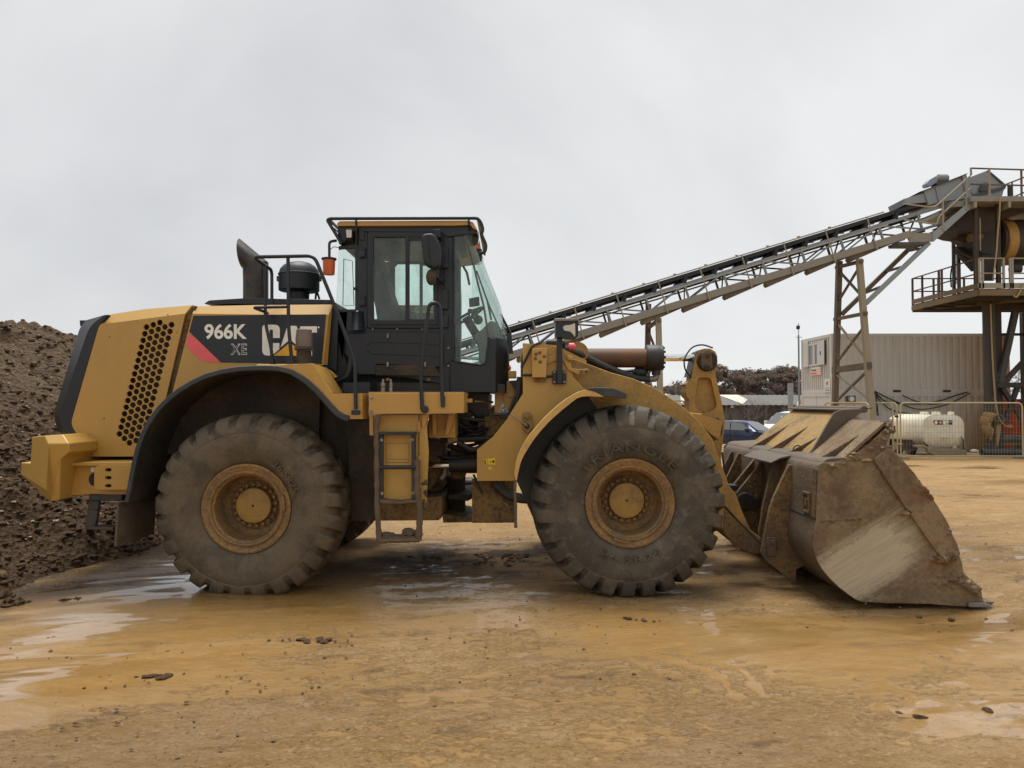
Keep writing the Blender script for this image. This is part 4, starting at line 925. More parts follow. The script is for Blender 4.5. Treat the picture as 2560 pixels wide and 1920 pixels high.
# hoses that cross the articulation joint
hs = [((865,660),(1010,640),(1290,650)),((930,705),(1060,735),(1180,740)),((1010,660),(1120,600),(1240,560)),((1000,560),(1100,545),(1240,540)),((1000,600),(1100,620),(1235,580)),((1000,480),(1120,500),(1240,520)),((880,760),(1000,765),(1150,760)),((1020,690),(1150,740),(1300,640)),((850,790),(950,800),(1180,795)),((1070,380),(1180,440),(1230,460)),((1000,520),(1110,575),(1236,610)),((1000,640),(1110,590),(1230,640)),((1030,450),(1060,600),(1050,700)),((1150,440),(1180,560),(1160,690)),((1010,470),(1120,470),(1240,500)),((1100,620),(1200,600),(1260,560)),((1000,700),(1120,690),(1250,660)),((1020,730),(1120,760),(1200,745))]
for i, pth in enumerate(hs):
    Y = .75 + .11 * (i % 7); pts = [P(*Z4(q)[0], Y) for q in pth]; mid_ = pts[1] + Vector((0, 0, -.03)); 
    part('hydraulic_hose', MB().tube(path([pts[0], mid_, pts[2]], .3, 8), .03 if i < 12 else .017, 8), M['deepblack'] if i % 4 else M['cable'])
part('valve_block', pr_px(Z4((1000,455),(1110,470),(1100,600),(1010,610)), 1.1, 1.7), M['deepblack'])
part('valve_block', pr_px(Z4((770,660),(880,660),(880,790),(840,800),(770,780)), .8, 1.0), M['under'])
part('hose_fitting', MB().tube([P(*Z4((930,665))[0], .75), P(*Z4((1005,645))[0], .75)], .05, 12), M['steel'])
part('oil_line', MB().tube(path([P(*Z4((905,905))[0], .8), P(*Z4((900,950))[0], .8), P(*Z4((870,985))[0], .8)], .05), .028, 10), M['steel'])
# under the cab
part('cab_mount', pr_px(Z4((60,190),(282,183),(282,270),(60,270)), .35, 1.0), M['black'])
part('under_cab', pr_px(Z4((180,130),(880,130),(1060,270),(1270,280),(1260,470),(1000,470),(1000,275),(60,275)), .95, 2.1), M['deepblack'])
for xa, r in ((390, .022), (455, .016)):
    c = P(*Z4((xa, 270))[0], .3); part('test_port', MB().lathe([(r,0),(r,.05),(r*.8,.055),(r*1.1,.06),(r*1.1,.09),(r*.55,.095),(r*.5,.13)], c, 'z', 12), M['steel'])
mb = MB()
for q in ((430,162),(767,162)): mb.prism(XZ(Z4((q[0]-15,q[1]-12),(q[0]+15,q[1]-12),(q[0]+15,q[1]+12),(q[0]-15,q[1]+12)), .5), .5, .52)
part('cab_label', mb, M['frame'])
part('mount_arm', pr_px(Z4((1060,320),(1130,320),(1130,352),(1060,352)), .4, .5), M['yellow'])
part('hydraulic_tube', MB().tube([P(*Z4((1155,345))[0], .5), P(*Z4((1300,350))[0], .7)], .012, 8), M['chrome'])
# ------------------------------------------------------------------ cab
YC = .66
def z3p(x, y, Y=YC): return P(*Z3((x, y))[0], Y)
rf = fillet(Z3((247,150),(275,130),(1540,123),(1590,140),(1635,218),(1600,205),(1560,165),(1400,172),(250,176)), 2, 3)
part('cab_roof', pr_px(rf, YC - .06, mir(YC - .06)), M['yellow'], bevel=.012)
part('roof_header', pr_px(Z3((250,178),(1560,168),(1635,222),(1632,255),(1520,262),(1330,288),(1280,240),(545,236),(450,215),(290,362),(262,350),(250,215)), YC - .02, mir(YC - .02)), M['black'], bevel=.006)
gr = MB(); gr.tube(path([z3p(292,352,YC-.08), z3p(150,118,YC-.08), z3p(185,104,YC-.08), z3p(1632,100,YC-.08), z3p(1668,140,YC-.08), z3p(1690,215,YC-.08), z3p(1672,258,YC-.08), z3p(1722,370,YC-.08), z3p(1706,440,YC-.08), z3p(1655,446,YC-.08)], .05), .017, 10)
gd = part('roof_guard', gr, M['black'])
for xa in (435, 1548): part('guard_post', MB().tube([z3p(xa, 110, YC-.08), z3p(xa+4, 178, YC-.06), z3p(xa+(0 if xa < 500 else 6), 350 if xa < 500 else 215, YC-.03)], .010, 8), M['black'])
part('guard_cross', MB().tube([z3p(165,108,YC-.08), Vector((z3p(165,108,YC-.08).x, mir(YC-.08), z3p(165,108,YC-.08).z))], .015, 8), M['black'])
part('guard_cross', MB().tube([z3p(1640,108,YC-.08), Vector((z3p(1640,108,YC-.08).x, mir(YC-.08), z3p(1640,108,YC-.08).z))], .015, 8), M['black'])
part('wiring', MB().tube(path([z3p(185,128,YC-.06), z3p(200,160,YC-.06), z3p(185,175,YC-.05), z3p(230,210,YC-.05), z3p(262,245,YC-.05), z3p(275,265,YC-.04)], .02), .007, 6), M['deepblack'])
part('rear_worklight', pr_px(fillet(Z3((328,205),(400,205),(395,310),(335,300)), 2, 3), YC-.10, YC+.02), M['black'], bevel=.006)
part('worklight_lens', pr_px(fillet(Z3((336,215),(390,215),(388,290),(342,292)), 2, 3), YC-.115, YC-.10), M['lens'])
part('front_worklight', pr_px(fillet(Z3((1585,235),(1625,240),(1645,265),(1640,340),(1600,370),(1585,300)), 2, 3), YC+.06, YC+.22), M['black'], bevel=.01)
for k in (265, 310): part('worklight_lens', MB().tube([z3p(1620, k, YC+.12), z3p(1648, k+4, YC+.12)], .042, 14), M['lens'])
part('turn_signal', pr_px(fillet(Z3((1618,372),(1650,366),(1668,402),(1622,402)), 3, 3), YC-.07, YC+.03), M['amber'], bevel=.008)
part('signal_bracket', pr_px(Z3((1622,404),(1680,404),(1676,520),(1666,528),(1640,450)), YC-.05, YC+.0), M['black'], bevel=.006)
# pillars and door
part('cab_rear_pillar', pr_px(fillet(Z3((455,200),(545,232),(545,1190),(520,1200),(400,1200),(400,1025),(458,1018)), 1.5, 2), YC, YC+.09), M['black'], bevel=.006)
for ya, yb in ((385,488),(862,968)): part('window_hinge', pr_px(fillet(Z3((462,ya),(523,ya),(523,yb),(462,yb)), 2, 3), YC-.03, YC), M['black'], bevel=.005)
for ya in (403, 472, 880, 950): 
    c = z3p(502, ya, YC-.03); part('hinge_bolt', MB().lathe([(.011,0),(.011,-.008),(.007,-.011)], c, 'y', 8), M['black'])
part('header_plate', pr_px(fillet(Z3((465,205),(515,205),(515,320),(480,318),(462,290)), 2, 3), YC-.015, YC+.01), M['black'], bevel=.004)
# rear quarter window
def ringpx(o, i, y0, y1, r): 
    return MB().prism(fillet(XZ(o, y0), r, 4), y0, y1, [fillet(XZ(i, y0), r*.7, 4)])
part('rear_window_frame', quad_prism([(*p, YC+.02) for p in Z3((263,376),(472,347),(472,1015),(425,1015),(425,395),(263,415))], [(*p, YC+.06) for p in Z3((263,376),(472,347),(472,1015),(425,1015),(425,395),(263,415))]), M['black'], bevel=.004)
part('rear_window_frame', pr_px(Z3((233,1002),(428,1000),(428,1022),(233,1030)), YC+.02, YC+.06), M['black'])
part('rear_window', pr_px(Z3((264,400),(430,384),(428,1008),(236,1012)), YC+.035, YC+.043), M['glass'])
part('window_latch', pr_px(Z3((408,782),(436,782),(436,808),(408,808)), YC-.0, YC+.03), M['black'])
# door
d_o = Z3((545,236),(1296,236),(1296,1184),(545,1184)); d_i = Z3((600,280),(1214,280),(1214,1112),(600,1112))
DOOR = part('cab_door', ringpx(d_o, d_i, YC-.015, YC+.05, .03), M['black'], bevel=.005)
part('door_trim', ringpx(Z3((578,262),(1235,262),(1235,1135),(578,1135)), Z3((602,284),(1212,284),(1212,1110),(602,1110)), YC-.028, YC-.012, .02), M['plastic'], DOOR)
part('door_mullion', pr_px(Z3((921,276),(959,276),(959,1114),(921,1114)), YC-.03, YC+.02), M['plastic'], DOOR, bevel=.003)
part('door_sill', pr_px(Z3((575,1112),(1240,1112),(1240,1152),(575,1152)), YC-.035, YC-.012), M['plastic'], DOOR, bevel=.003)
part('door_glass', pr_px(Z3((598,278),(925,278),(925,1116),(598,1116)), YC+.004, YC+.010), M['glass'], DOOR)
part('sliding_glass', pr_px(Z3((948,305),(1216,305),(1216,1104),(948,1104)), YC-.012, YC-.006), M['glass'], DOOR)
part('sliding_frame', ringpx(Z3((945,292),(1218,292),(1218,1112),(945,1112)), Z3((960,318),(1208,318),(1208,1100),(960,1100)), YC-.022, YC-.014, .015), M['plastic'], DOOR)
part('glass_sticker', pr_px(fillet(Z3((962,320),(1045,320),(1045,365),(1005,390),(962,385)), 3, 3), YC+.012, YC+.014), M['dash'], DOOR)
# front pillar
part('cab_front_pillar', pr_px(Z3((1296,232),(1345,285),(1398,285),(1398,1500),(1300,1560),(1296,1184)), YC-.005, YC+.1), M['black'], bevel=.006)
for ya, yb in ((385,592),(800,1000),(1060,1180)): part('door_hinge', pr_px(fillet(Z3((1286,ya),(1340,ya),(1340,yb),(1286,yb)), 2, 3), YC-.05, YC-.003), M['black'], bevel=.006)
for ya in (430, 850): part('hinge_recess', pr_px(fillet(Z3((1302,ya),(1326,ya),(1326,ya+90),(1302,ya+90)), 1.5, 3), YC-.053, YC-.049), M['deepblack'])
for q in ((1320,268),(1347,1382),(1347,1560),(1330,1150)):
    c = z3p(*q, YC-.006); part('pillar_bolt', MB().lathe([(.011,0),(.011,-.008),(.006,-.011)], c, 'y', 8), M['steel'])
# front side glass, windscreen
sd = [(1518,264),(1555,420),(1595,562),(1644,770),(1694,960),(1746,1275)]
sg = Z3((1402,285),*sd,(1712,1530),(1665,1548),(1402,1508))
part('front_side_glass', pr_px(fillet(sg, 2.5, 3), YC+.004, YC+.012), M['glass'])
fr = MB(); fpts = [z3p(1398,285), z3p(1398,1515), z3p(1668,1556), z3p(1716,1534), z3p(1750,1278)]
fr.tube(path(fpts, .03), .012, 8); part('glass_seal', fr, M['black'])
fr = MB(); fr.tube([z3p(x, y, YC) for x, y in sd], .010, 8); part('windscreen_seal', fr, M['frame'] if False else M['dash'])
w2 = [(1590,300),(1645,420),(1695,560),(1745,690),(1830,900),(1918,1300)]
col = []
for a, b in zip(sd, w2):
    A = z3p(*a, YC); B = z3p(*b, YC+.22); Cc = Vector((B.x + .03, CY, B.z)); 
    col.append([tuple(A), tuple(A.lerp(B, .55) + Vector((.035, -.02, 0))), tuple(B), tuple(Cc), (B.x, mir(YC+.22), B.z), (A.x, mir(YC), A.z)])
part('windscreen', MB().shell(col, (-.006, .006, 0)), M['glass'], ang=60)
# nose below the windscreen
n1_ = [(1222.5,843),(1222.5,905),(1213,913),(1130,903),(1130,981)]
part('cab_corner_panel', pr_px([(1133,903),(1203,913),(1215,907),(1222.5,844),(1240,846),(1240,981),(1125,981),(1125,902)], YC-.002, YC+.05), M['black'], bevel=.006)
col = []
for (ax, ay), (bx_, by) in zip(((1222,843.5),(1226,905),(1226,981.5)), ((1267,850),(1268,905),(1266,981.5))):
    A = P(ax, ay, YC-.003); B = P(bx_, by, YC+.14)
    col.append([tuple(A), tuple(A.lerp(B, .55) + Vector((.03, -.025, 0))), tuple(B), (B.x + .02, CY, B.z), (B.x, mir(YC+.14), B.z), (A.x, mir(YC), A.z)])
part('cab_nose', MB().shell(col, (-.02, .02, 0)), M['black'], ang=60)
part('cab_floor', pr_px([(896,955),(1262,960),(1262,981),(896,981)], YC+.03, mir(YC+.03)), M['deepblack'])
# lower side cladding
part('cab_side_panel', pr_px([*Z3((335,1216),(545,1186),(1296,1186),(1362,1195)),(1125,981),(1104,981),(1104,960),(1020,945),(940,939),(896,939),(880,925),(880,900),(860,884)], YC-.0, YC+.06), M['plastic'], bevel=.006)
part('cladding_panel', pr_px(fillet([*Z3((345,1235),(1215,1232),(1290,1262)),*Z2((2290,1240),), (1045,915),(940,911),(940,937),(896,937),(884,915),(862,882)], 3, 3), YC-.05, YC), M['plastic'], bevel=.012)
part('toolbox_recess', pr_px(Z4((330,42),(815,40),(868,135),(700,128),(330,125)), YC-.052, YC-.048), M['under'])
for a, b, c_, d in (((548,1352),(602,1322),(1215,1342),(1262,1356)), ((545,1408),(602,1440),(1215,1458),(1262,1470))):
    mb = MB(); mb.tube([z3p(*a, YC-.05), z3p(*b, YC-.05), z3p(*c_, YC-.05), z3p(*d, YC-.05)], .006, 6); part('panel_crease', mb, M['plastic'])
for q in ((748,1265),(748,1545),(1118,1545)):
    mb = MB(); mb.prism(fillet(XZ(Z3((q[0]-14,q[1]-38),(q[0]+14,q[1]-38),(q[0]+14,q[1]+38),(q[0]-14,q[1]+38)), YC-.05), .012, 4), YC-.058, YC-.048); cl_ = part('panel_latch', mb, M['deepblack'])
    part('latch_lever', MB().tube([z3p(q[0], q[1]-22, YC-.062), z3p(q[0], q[1]+22, YC-.07)], .012, 8), M['steel'])
for xa in (601, 842, 1088):
    c = z3p(xa, 1196, YC-.002); part('panel_screw', MB().lathe([(.011,0),(.009,-.006),(.004,-.008)], c, 'y', 8), M['steel'])
part('air_duct', MB().shell([[tuple(z3p(x, y, Y)) for x, y, Y in r] for r in (((395,1022,YC-.0),(390,1195,YC-.05),(340,1205,YC-.06)), ((450,1022,YC-.06),(455,1195,YC-.1),(455,1205,YC-.12)), ((510,1022,YC-.0),(515,1195,YC-.03),(520,1205,YC-.04)))], (0, .03, 0)), M['plastic'], ang=60)
part('rear_cab_wall', pr_px(Z3((240,1030),(400,1025),(400,1230),(330,1230),(300,1500),(240,1180)), YC+.02, YC+.1), M['black'])
part('cab_back_panel', pr_px([*Z2((1310,700),(1375,700),(1400,820),(1385,1270),(1270,1220),(1325,810)),], YH+.12, YH+1.7), M['black'])
part('cab_lower_rear', pr_px(Z2((1380,760),(1480,760),(1470,925),(1445,1120),(1500,1300),(1490,1370),(1400,1440),(1270,1220),(1370,1000)), YC+.02, mir(YC)), M['deepblack'])
part('coolant_hose', MB().tube(path([z2p(1400,1360,.6), z2p(1470,1330,.58), z2p(1500,1250,.6), z2p(1510,1150,.62)], .06), .028, 10), M['deepblack'])
part('coolant_hose', MB().tube(path([z2p(1380,1330,.6), z2p(1340,1290,.55), z2p(1290,1240,.5)], .06), .02, 10), M['deepblack'])
part('fender_bracket', pr_px(Z2((1300,1250),(1340,1268),(1392,1320),(1370,1330),(1330,1280)), .42, .45), M['yellow_low'])
# far side of the cab: wall with its openings
fy = mir(YC) - .05
fw_o = Z3((275,240),(1540,262),(1640,420),(1745,640),(1830,900),(1905,1250),(1905,1500),(1200,1600),(330,1250))
def far(pts): return [(x, y) for x, y in pts]
far_o = [(P(*q, YC).x, P(*q, YC).z) for q in [*Z3((300,240),)]] + [(P(*Z3((1470,262))[0], fy).x, P(*Z3((300,240))[0], YC).z), (P(*Z3((1470,262))[0], fy).x, P(1158,960,YC).z), (P(900,960,YC).x, P(900,960,YC).z), (P(*Z3((300,1030))[0], YC).x, P(*Z3((300,1030))[0], YC).z)]
hl = [XZ(Z3((815,580),(840,550),(1062,550),(1062,1033),(818,1033)), fy), XZ(Z3((1090,565),(1196,565),(1196,1033),(1090,1033)), fy), XZ(Z3((310,500),(395,520),(410,960),(300,960)), fy), XZ(Z3((604,890),(655,1090),(610,1100)), fy)]
part('cab_far_wall', MB().prism(far_o, fy, fy + .05, hl), M['plastic'])
part('far_glass', MB().prism(hl[0], fy + .02, fy + .026), M['glass']); part('far_glass', MB().prism(hl[1], fy + .02, fy + .026), M['glass'])
part('far_front_glass', MB().prism([(P(*q, YC).x, P(*q, YC).z) for q in Z3((1496,262),(1518,264),(1595,562),(1694,960),(1746,1275),(1690,1540),(1496,1510))], fy + .02, fy + .026), M['glass'])
frl = MB(); frl.tube([P(*Z3((800,990))[0], 2.95), P(*Z3((1230,985))[0], 2.95)], .018, 8); part('far_handrail', frl, M['black'])
part('far_hood_trim', MB().box(P(*Z3((815,1000))[0], 2.75).x, P(*Z3((1220,1000))[0], 2.75).x, 2.72, 2.8, P(*Z3((815,1028))[0], 2.75).z, P(*Z3((815,962))[0], 2.75).z), M['yellow'])
# interior
part('seat_back', MB().prism(fillet(XZ(Z3((625,700),(690,650),(740,700),(800,900),(880,1060),(880,1180),(680,1180),(640,900)), 1.35), .05, 4), 1.15, 1.75), M['seat'], bevel=.04, seg=3)
part('seat_headrest', MB().prism(fillet(XZ(Z3((615,520),(720,510),(740,660),(640,670)), 1.35), .04, 4), 1.25, 1.65), M['seat'], bevel=.04, seg=3)
part('seat_cushion', MB().prism(fillet(XZ(Z3((700,1080),(1000,1060),(1080,1110),(1080,1250),(700,1250)), 1.35), .05, 4), 1.15, 1.75), M['seat'], bevel=.03)
part('armrest_console', MB().prism(fillet(XZ(Z3((760,1000),(1030,1035),(1060,1080),(1000,1130),(800,1100)), 1.9), .03, 4), 1.8, 2.0), M['dash'], bevel=.02)
part('dashboard', MB().prism(fillet(XZ(Z3((1590,1260),(1690,1190),(1760,1110),(1830,1130),(1860,1300),(1860,1560),(1640,1520),(1650,1400)), YC+.12), .03, 4), YC+.1, mir(YC+.1)), M['dash'], bevel=.03, seg=3)
part('steering_column', MB().tube([P(*Z3((1680,1350))[0], 1.3), P(*Z3((1520,1080))[0], 1.3)], .05, 10), M['seat'])
sw = MB(); cs = P(*Z3((1530,1075))[0], 1.3); ax = Vector((-.5, 0, .86)); u_ = Vector((.86, 0, .5)); 
sw.tube([cs + (u_ * math.cos(t) + Vector((0,1,0)) * math.sin(t)) * .2 for t in np.linspace(0, 2*math.pi, 30)], .015, 8, False); part('steering_wheel', sw, M['seat'])
part('monitor', pr_px(fillet(Z3((1500,775),(1612,755),(1618,850),(1505,868)), 2, 3), 1.9, 1.96, at=1.0), M['seat'], bevel=.01)
part('monitor_arm', MB().tube([P(*Z3((1555,760))[0], 1.9), P(*Z3((1530,640))[0], 1.9), P(*Z3((1490,570))[0], 1.9)], .014, 8), M['seat'])
part('interior_mirror', MB().lathe([(.001,-.01),(.05,-.008),(.055,0),(.05,.01)], P(*Z3((1640,1105))[0], 1.6), 'y', 16), M['seat'])
jy = MB()
for q in ((1545,1000),(1600,1000),(1575,1080)): jy.tube(path([P(*Z3((1560,1120))[0], 1.5), P(*Z3(q)[0], 1.5), P(*Z3((q[0]+40, q[1]+10))[0], 1.5)], .03), .012, 6)
part('control_levers', jy, M['seat'])
part('phone_holder', MB().lathe([(.04,-.02),(.045,0),(.04,.02)], P(*Z3((1608,1032))[0], 1.4), 'y', 14), M['dash'])
part('coat', MB().prism(fillet(XZ(Z3((1415,470),(1455,465),(1470,900),(1470,1300),(1415,1300)), 2.0), .03, 3), 1.98, 2.15), M['dash'], bevel=.03)
part('sun_visor', pr_px(fillet(Z3((1412,285),(1500,275),(1540,480),(1480,495),(1440,400),(1412,460)), 2, 3), 1.0, 1.02), M['dash'])
part('wiper_arm', MB().tube(path([z3p(1860,1045,1.2), z3p(1960,1235,1.2), z3p(1970,1430,1.2)], .04), .014, 8), M['black'])
part('wiper_arm', MB().tube([z3p(1625,620,1.0), z3p(1735,930,.95), z3p(1870,1230,.95)], .009, 6), M['black'])
part('wiper_blade', MB().tube([z3p(1735,930,.94), z3p(1770,1105,.94)], .011, 6), M['black'])
part('front_bracket', MB().bar(z3p(1940,1240,.9), z3p(1965,1440,.9), .05, .03), M['black'])
# mirrors
part('mirror_housing', pr_px(fillet(Z3((1074,300),(1090,258),(1150,245),(1200,250),(1250,320),(1272,400),(1262,560),(1215,600),(1120,560),(1098,520)), 6, 4), .34, .50), M['plastic'], bevel=.03, seg=3)
part('mirror_seam', MB().tube([P(*Z3((1150,262))[0], .337), P(*Z3((1158,440))[0], .335), P(*Z3((1165,570))[0], .337)], .004, 6), M['deepblack'])
cmr = P(*Z3((1178,683))[0], .42); k3 = (.42 - CAMY) / FPX / 3.95
mm = MB(); rws = []
for (sx_, dy) in ((.2, -.055), (.7, -.045), (.95, -.02), (1.0, .0)):
    rws.append([tuple(cmr + Vector((53*k3*sx_*math.cos(t), dy, 82*k3*sx_*math.sin(t)))) for t in np.linspace(0, 2*math.pi, 25)[:-1]])
mm.loft(rws, closed=True); mm.f.append(tuple(range(24))); mm.f.append(tuple(72 + k for k in range(24)))
part('blind_spot_mirror', mm, M['under'], ang=60)
ma = MB(); ma.tube(path([P(*Z3((1220,240))[0], .45), P(*Z3((1222,300))[0], .45), P(*Z3((1245,600))[0], .45), P(*Z3((1230,690))[0], .46), P(*Z3((1290,740))[0], .6)], .05), .014, 8); ma.bar(P(*Z3((1230,520))[0], .42), P(*Z3((1230,690))[0], .42), .05, .03); ma.tube([P(*Z3((1200,715))[0], .45), P(*Z3((1300,712))[0], .62)], .012, 8)
part('mirror_arm', ma, M['black'])
part('mirror_bracket', pr_px(fillet(Z3((1195,212),(1268,208),(1272,290),(1240,290)), 2, 3), .5, YC), M['black'], bevel=.005)
# beacons
part('beacon_arm', MB().tube(path([z3p(242,322,.62), z3p(170,330,.58), z3p(172,505,.58)], .05), .014, 8), M['black'])
part('beacon_wire', MB().tube(path([z3p(180,410,.58), z3p(215,380,.6), z3p(262,392,.64)], .04), .004, 6), M['deepblack'])
cb = z3p(168, 500, .58); k3 = (.58 - CAMY) / FPX / 3.95
part('beacon_base', MB().lathe([(70*k3,-14*k3),(74*k3,-6*k3),(74*k3,4*k3),(40*k3,12*k3),(12*k3,14*k3)], cb, 'z', 24), M['deepblack'])
pf = [(62,-14)]; 
for i in range(12): pf += [(62 - i*.4, -18 - 11*i), (59.5 - i*.4, -23 - 11*i)]
part('beacon_lens', MB().lathe([(r*k3, z*k3) for r, z in pf] + [(55*k3,-160*k3),(20*k3,-163*k3)], cb, 'z', 24), M['amber'], ang=60)
cb = z2p(1105, 1215, .12); k2 = (.12 - CAMY) / FPX / 3.456
part('lamp_base', MB().lathe([(72*k2,0),(72*k2,14*k2),(64*k2,18*k2),(62*k2,120*k2),(80*k2,128*k2),(80*k2,148*k2),(70*k2,155*k2)], cb, 'z', 24), M['under'], ang=60)
part('lamp_lens', MB().lathe([(70*k2,155*k2),(72*k2,230*k2),(66*k2,270*k2),(66*k2,300*k2),(55*k2,306*k2)], cb, 'z', 24), M['clearlens'], ang=60)
part('lamp_wire', MB().tube(path([z2p(1200,1180,.1), z2p(1212,1100,.08), z2p(1180,1090,.06), z2p(1080,1100,.02), z2p(1085,1130,.02)], .03), .005, 6), M['cable'])
# grab rail by the door
part('grab_rail', MB().tube(path([P(*Z3((1075,1680))[0], -.06), P(*Z3((1100,1400))[0], -.06), P(*Z3((1155,960))[0], -.06), P(*Z3((1205,930))[0], -.06), P(*Z3((1262,960))[0], -.04), P(*Z3((1278,1200))[0], -.04), P(*Z3((1278,1660))[0], -.04), P(*Z4((885,390))[0], -.075)], .05), .018, 10), M['black'])
part('grab_rail', MB().tube(path([P(*Z3((1075,1680))[0], -.06), P(*Z4((715,410))[0], -.07), P(*Z4((738,432))[0], -.07)], .03), .018, 10), M['black'])
part('grab_rail_foot', MB().lathe([(.035,0),(.035,-.02),(.02,-.024)], P(*Z4((738,410))[0], -.05), 'y', 16), M['black'])
part('grab_rail_foot', pr_px(fillet(Z4((872,300),(903,300),(903,385),(888,398),(872,385)), 2, 3), -.07, -.05), M['black'], bevel=.004)
# ------------------------------------------------------------------ front frame, linkage, bucket
def z5p(x, y, Y): return P(*Z5((x, y))[0], Y)
tow = Z5((440,270),(655,280),(790,330),(840,380),(875,560),(960,655),(985,672),(930,690),(880,717),(750,806),(620,926),(500,1066),(420,1196),(375,1326),(367,1461),(42,1461),(42,1190),(180,1080),(300,930),(440,705))
def dup_mir(o): return mirror_part(o)
t_ = part('loader_tower', pr_px(tow, .45, .50), M['yellow'], bevel=.006); dup_mir(t_)
t_ = part('loader_tower', pr_px(Z5((440,270),(720,285),(990,420),(960,680),(960,1100),(400,1300),(440,705)), .74, .79, at=.74), M['yellow']); dup_mir(t_)
part('tower_front_edge', quad_prism([(*p, .452) for p in Z5((440,270),(444,272),(444,705),(440,705))], [(*p, .78) for p in Z5((440,270),(444,272),(444,705),(440,705))]), M['yellow'])
part('tower_top', MB().loft([[tuple(z5p(440,270,.45)), tuple(z5p(655,281,.45)), tuple(z5p(790,331,.45))], [tuple(z5p(440,270,.45) + Vector((0,.34,0))), tuple(z5p(655,281,.45) + Vector((0,.34,0))), tuple(z5p(790,331,.45) + Vector((0,.34,0)))]]), M['yellow'])
part('tower_crossbeam', MB().prism(XZ(Z5((455,300),(700,300),(700,700),(455,700)), .9), .79, mir(.79)), M['frame'])
arm_u = Z5((800,395),(900,410),(1020,455),(1200,522),(1400,577),(1600,665),(1800,800),(1950,930),(2080,1100))
arm = [*arm_u, (1793,1135),(1807,1171),(1824,1217),(1839,1234),(1858,1285),(1875,1323),(1904,1346),(1908,1366),(1900,1384),(1881,1382),(1839,1365),(1809,1329),(1770,1255),(1705,1160),(1610,1085),(1510,1045),(1420,1020),(1395,960)]
AY = .57
ar = part('lift_arm', pr_px(arm, AY, AY + .13, at=AY), M['yellow_arm'], bevel=.008); dup_mir(ar)
mb = MB(); mb.tube([P(*q, AY - .004) for q in [(1812,1266),(1845,1302),(1882,1338),(1903,1360)]], .012, 6); part('arm_weld', mb, M['under'], ar)
part('arm_underplate', pr_px([(1812,1272),(1903,1364),(1904,1384),(1881,1383),(1839,1366),(1809,1330)], AY - .012, AY), M['frame'], ar)
part('arm_crosstube', quad_prism([(*p, .70) for p in Z5((1865,872),(1960,872),(2170,942),(2140,1112),(2040,1080),(1960,1010))], [(*p, .70) for p in []]) if False else MB().prism(XZ(Z5((1870,870),(1985,878),(2168,940),(2140,1112),(2060,1060)), .70), .70, mir(.70)), M['yellow_arm'], bevel=.01)
part('tube_cap_mud', MB().loft([[tuple(P(*Z5((x, y))[0], Y)) for x, y in ((1985,874),(2070,900),(2168,936))] for Y in (.698, .86)]), M['clod'])
part('crosstube_recess', pr_px(Z5((2020,1070),(2110,1105),(2070,1125),(2040,1110)), .66, .70), M['deepblack'])
# bell-crank lever
lev = Z5((1925,385),(1950,340),(2000,318),(2050,318),(2095,345),(2113,385),(2108,440),(2097,540),(2125,680),(2150,780),(2180,940),(2165,1080),(2150,1180),(2130,1400),(2120,1600),(2080,1640),(2040,1600),(2020,1300),(1960,1060),(1900,930),(1866,870),(1872,760),(1845,722),(1838,680),(1846,640),(1830,625),(1885,600),(1900,500))
pocket = fillet(Z5((1945,565),(2055,568),(2112,820),(2060,862),(1985,870),(1915,800)), 8, 4)
part('tilt_lever', pr_px(lev, 1.335, 1.40, [pocket], at=1.37), M['yellow_arm'], bevel=.0)
part('tilt_lever_web', pr_px(lev, 1.40, 1.58, at=1.37), M['yellow_arm'], bevel=.006)
cL = z5p(2025,425,1.36)
part('lever_pin_boss', MB().lathe([(.118,.01),(.118,-.02),(.108,-.05)], cL, 'y', 32), M['under'])
part('pin_retainer', pr_px(fillet(Z5((1990,345),(2070,345),(2082,480),(2050,505),(2005,500),(1980,460)), 4, 3), 1.27, 1.31), M['bucket_yel'], bevel=.006)
part('pin_hole', MB().lathe([(.022,0),(.022,-.006)], z5p(2037,385,1.27), 'y', 14), M['deepblack'])
part('pin_bolt', MB().lathe([(.035,0),(.035,-.015),(.025,-.02)], z5p(2028,478,1.27), 'y', 12), M['under'])
part('lever_sheath', pr_px(Z5((1925,385),(1950,340),(1998,318),(1965,420),(1900,540),(1880,560),(1905,480)), 1.34, 1.62), M['deepblack'])
# tilt cylinder
TY = 1.48
def z5t(x, y): return P(*Z5((x, y))[0], TY)
ax0, ax1 = z5t(880,398), z5t(1505,397)
part('tilt_cylinder', MB().lathe([(.10,0),(.108,.05),(.108,ax1.x-ax0.x)], ax0, 'x', 36), M['rust_cyl'], ang=40)
gl = z5t(1500,396); gw = z5t(1640,396).x - gl.x
part('cylinder_gland', MB().lathe([(.135,0),(.148,.02),(.148,gw*.75),(.142,gw*.78),(.142,gw),(.05,gw)], gl, 'x', 36), M['black_low'])
gb = None
for k in range(12):
    an = 2*math.pi*k/12; q = gl + Vector((gw, .122*math.cos(an), .122*math.sin(an)))
    part('gland_bolt', MB().lathe([(.014,0),(.014,.02)], q, 'x', 8), M['black'])
part('cylinder_rod', MB().tube([z5t(1640,396), z5t(1930,396)], .040, 24), M['chrome'])
part('cylinder_eye', MB().lathe([(.15,-.16),(.15,.16)], z5t(870,400), 'y', 28), M['frame'])
part('cylinder_port', MB().tube([z5t(1590,490), z5t(1590,545)], .05, 14), M['black_low'])
part('port_elbow', MB().tube(path([z5t(1590,540), z5t(1590,578), z5t(1520,580)], .06), .035, 12), M['steel'])
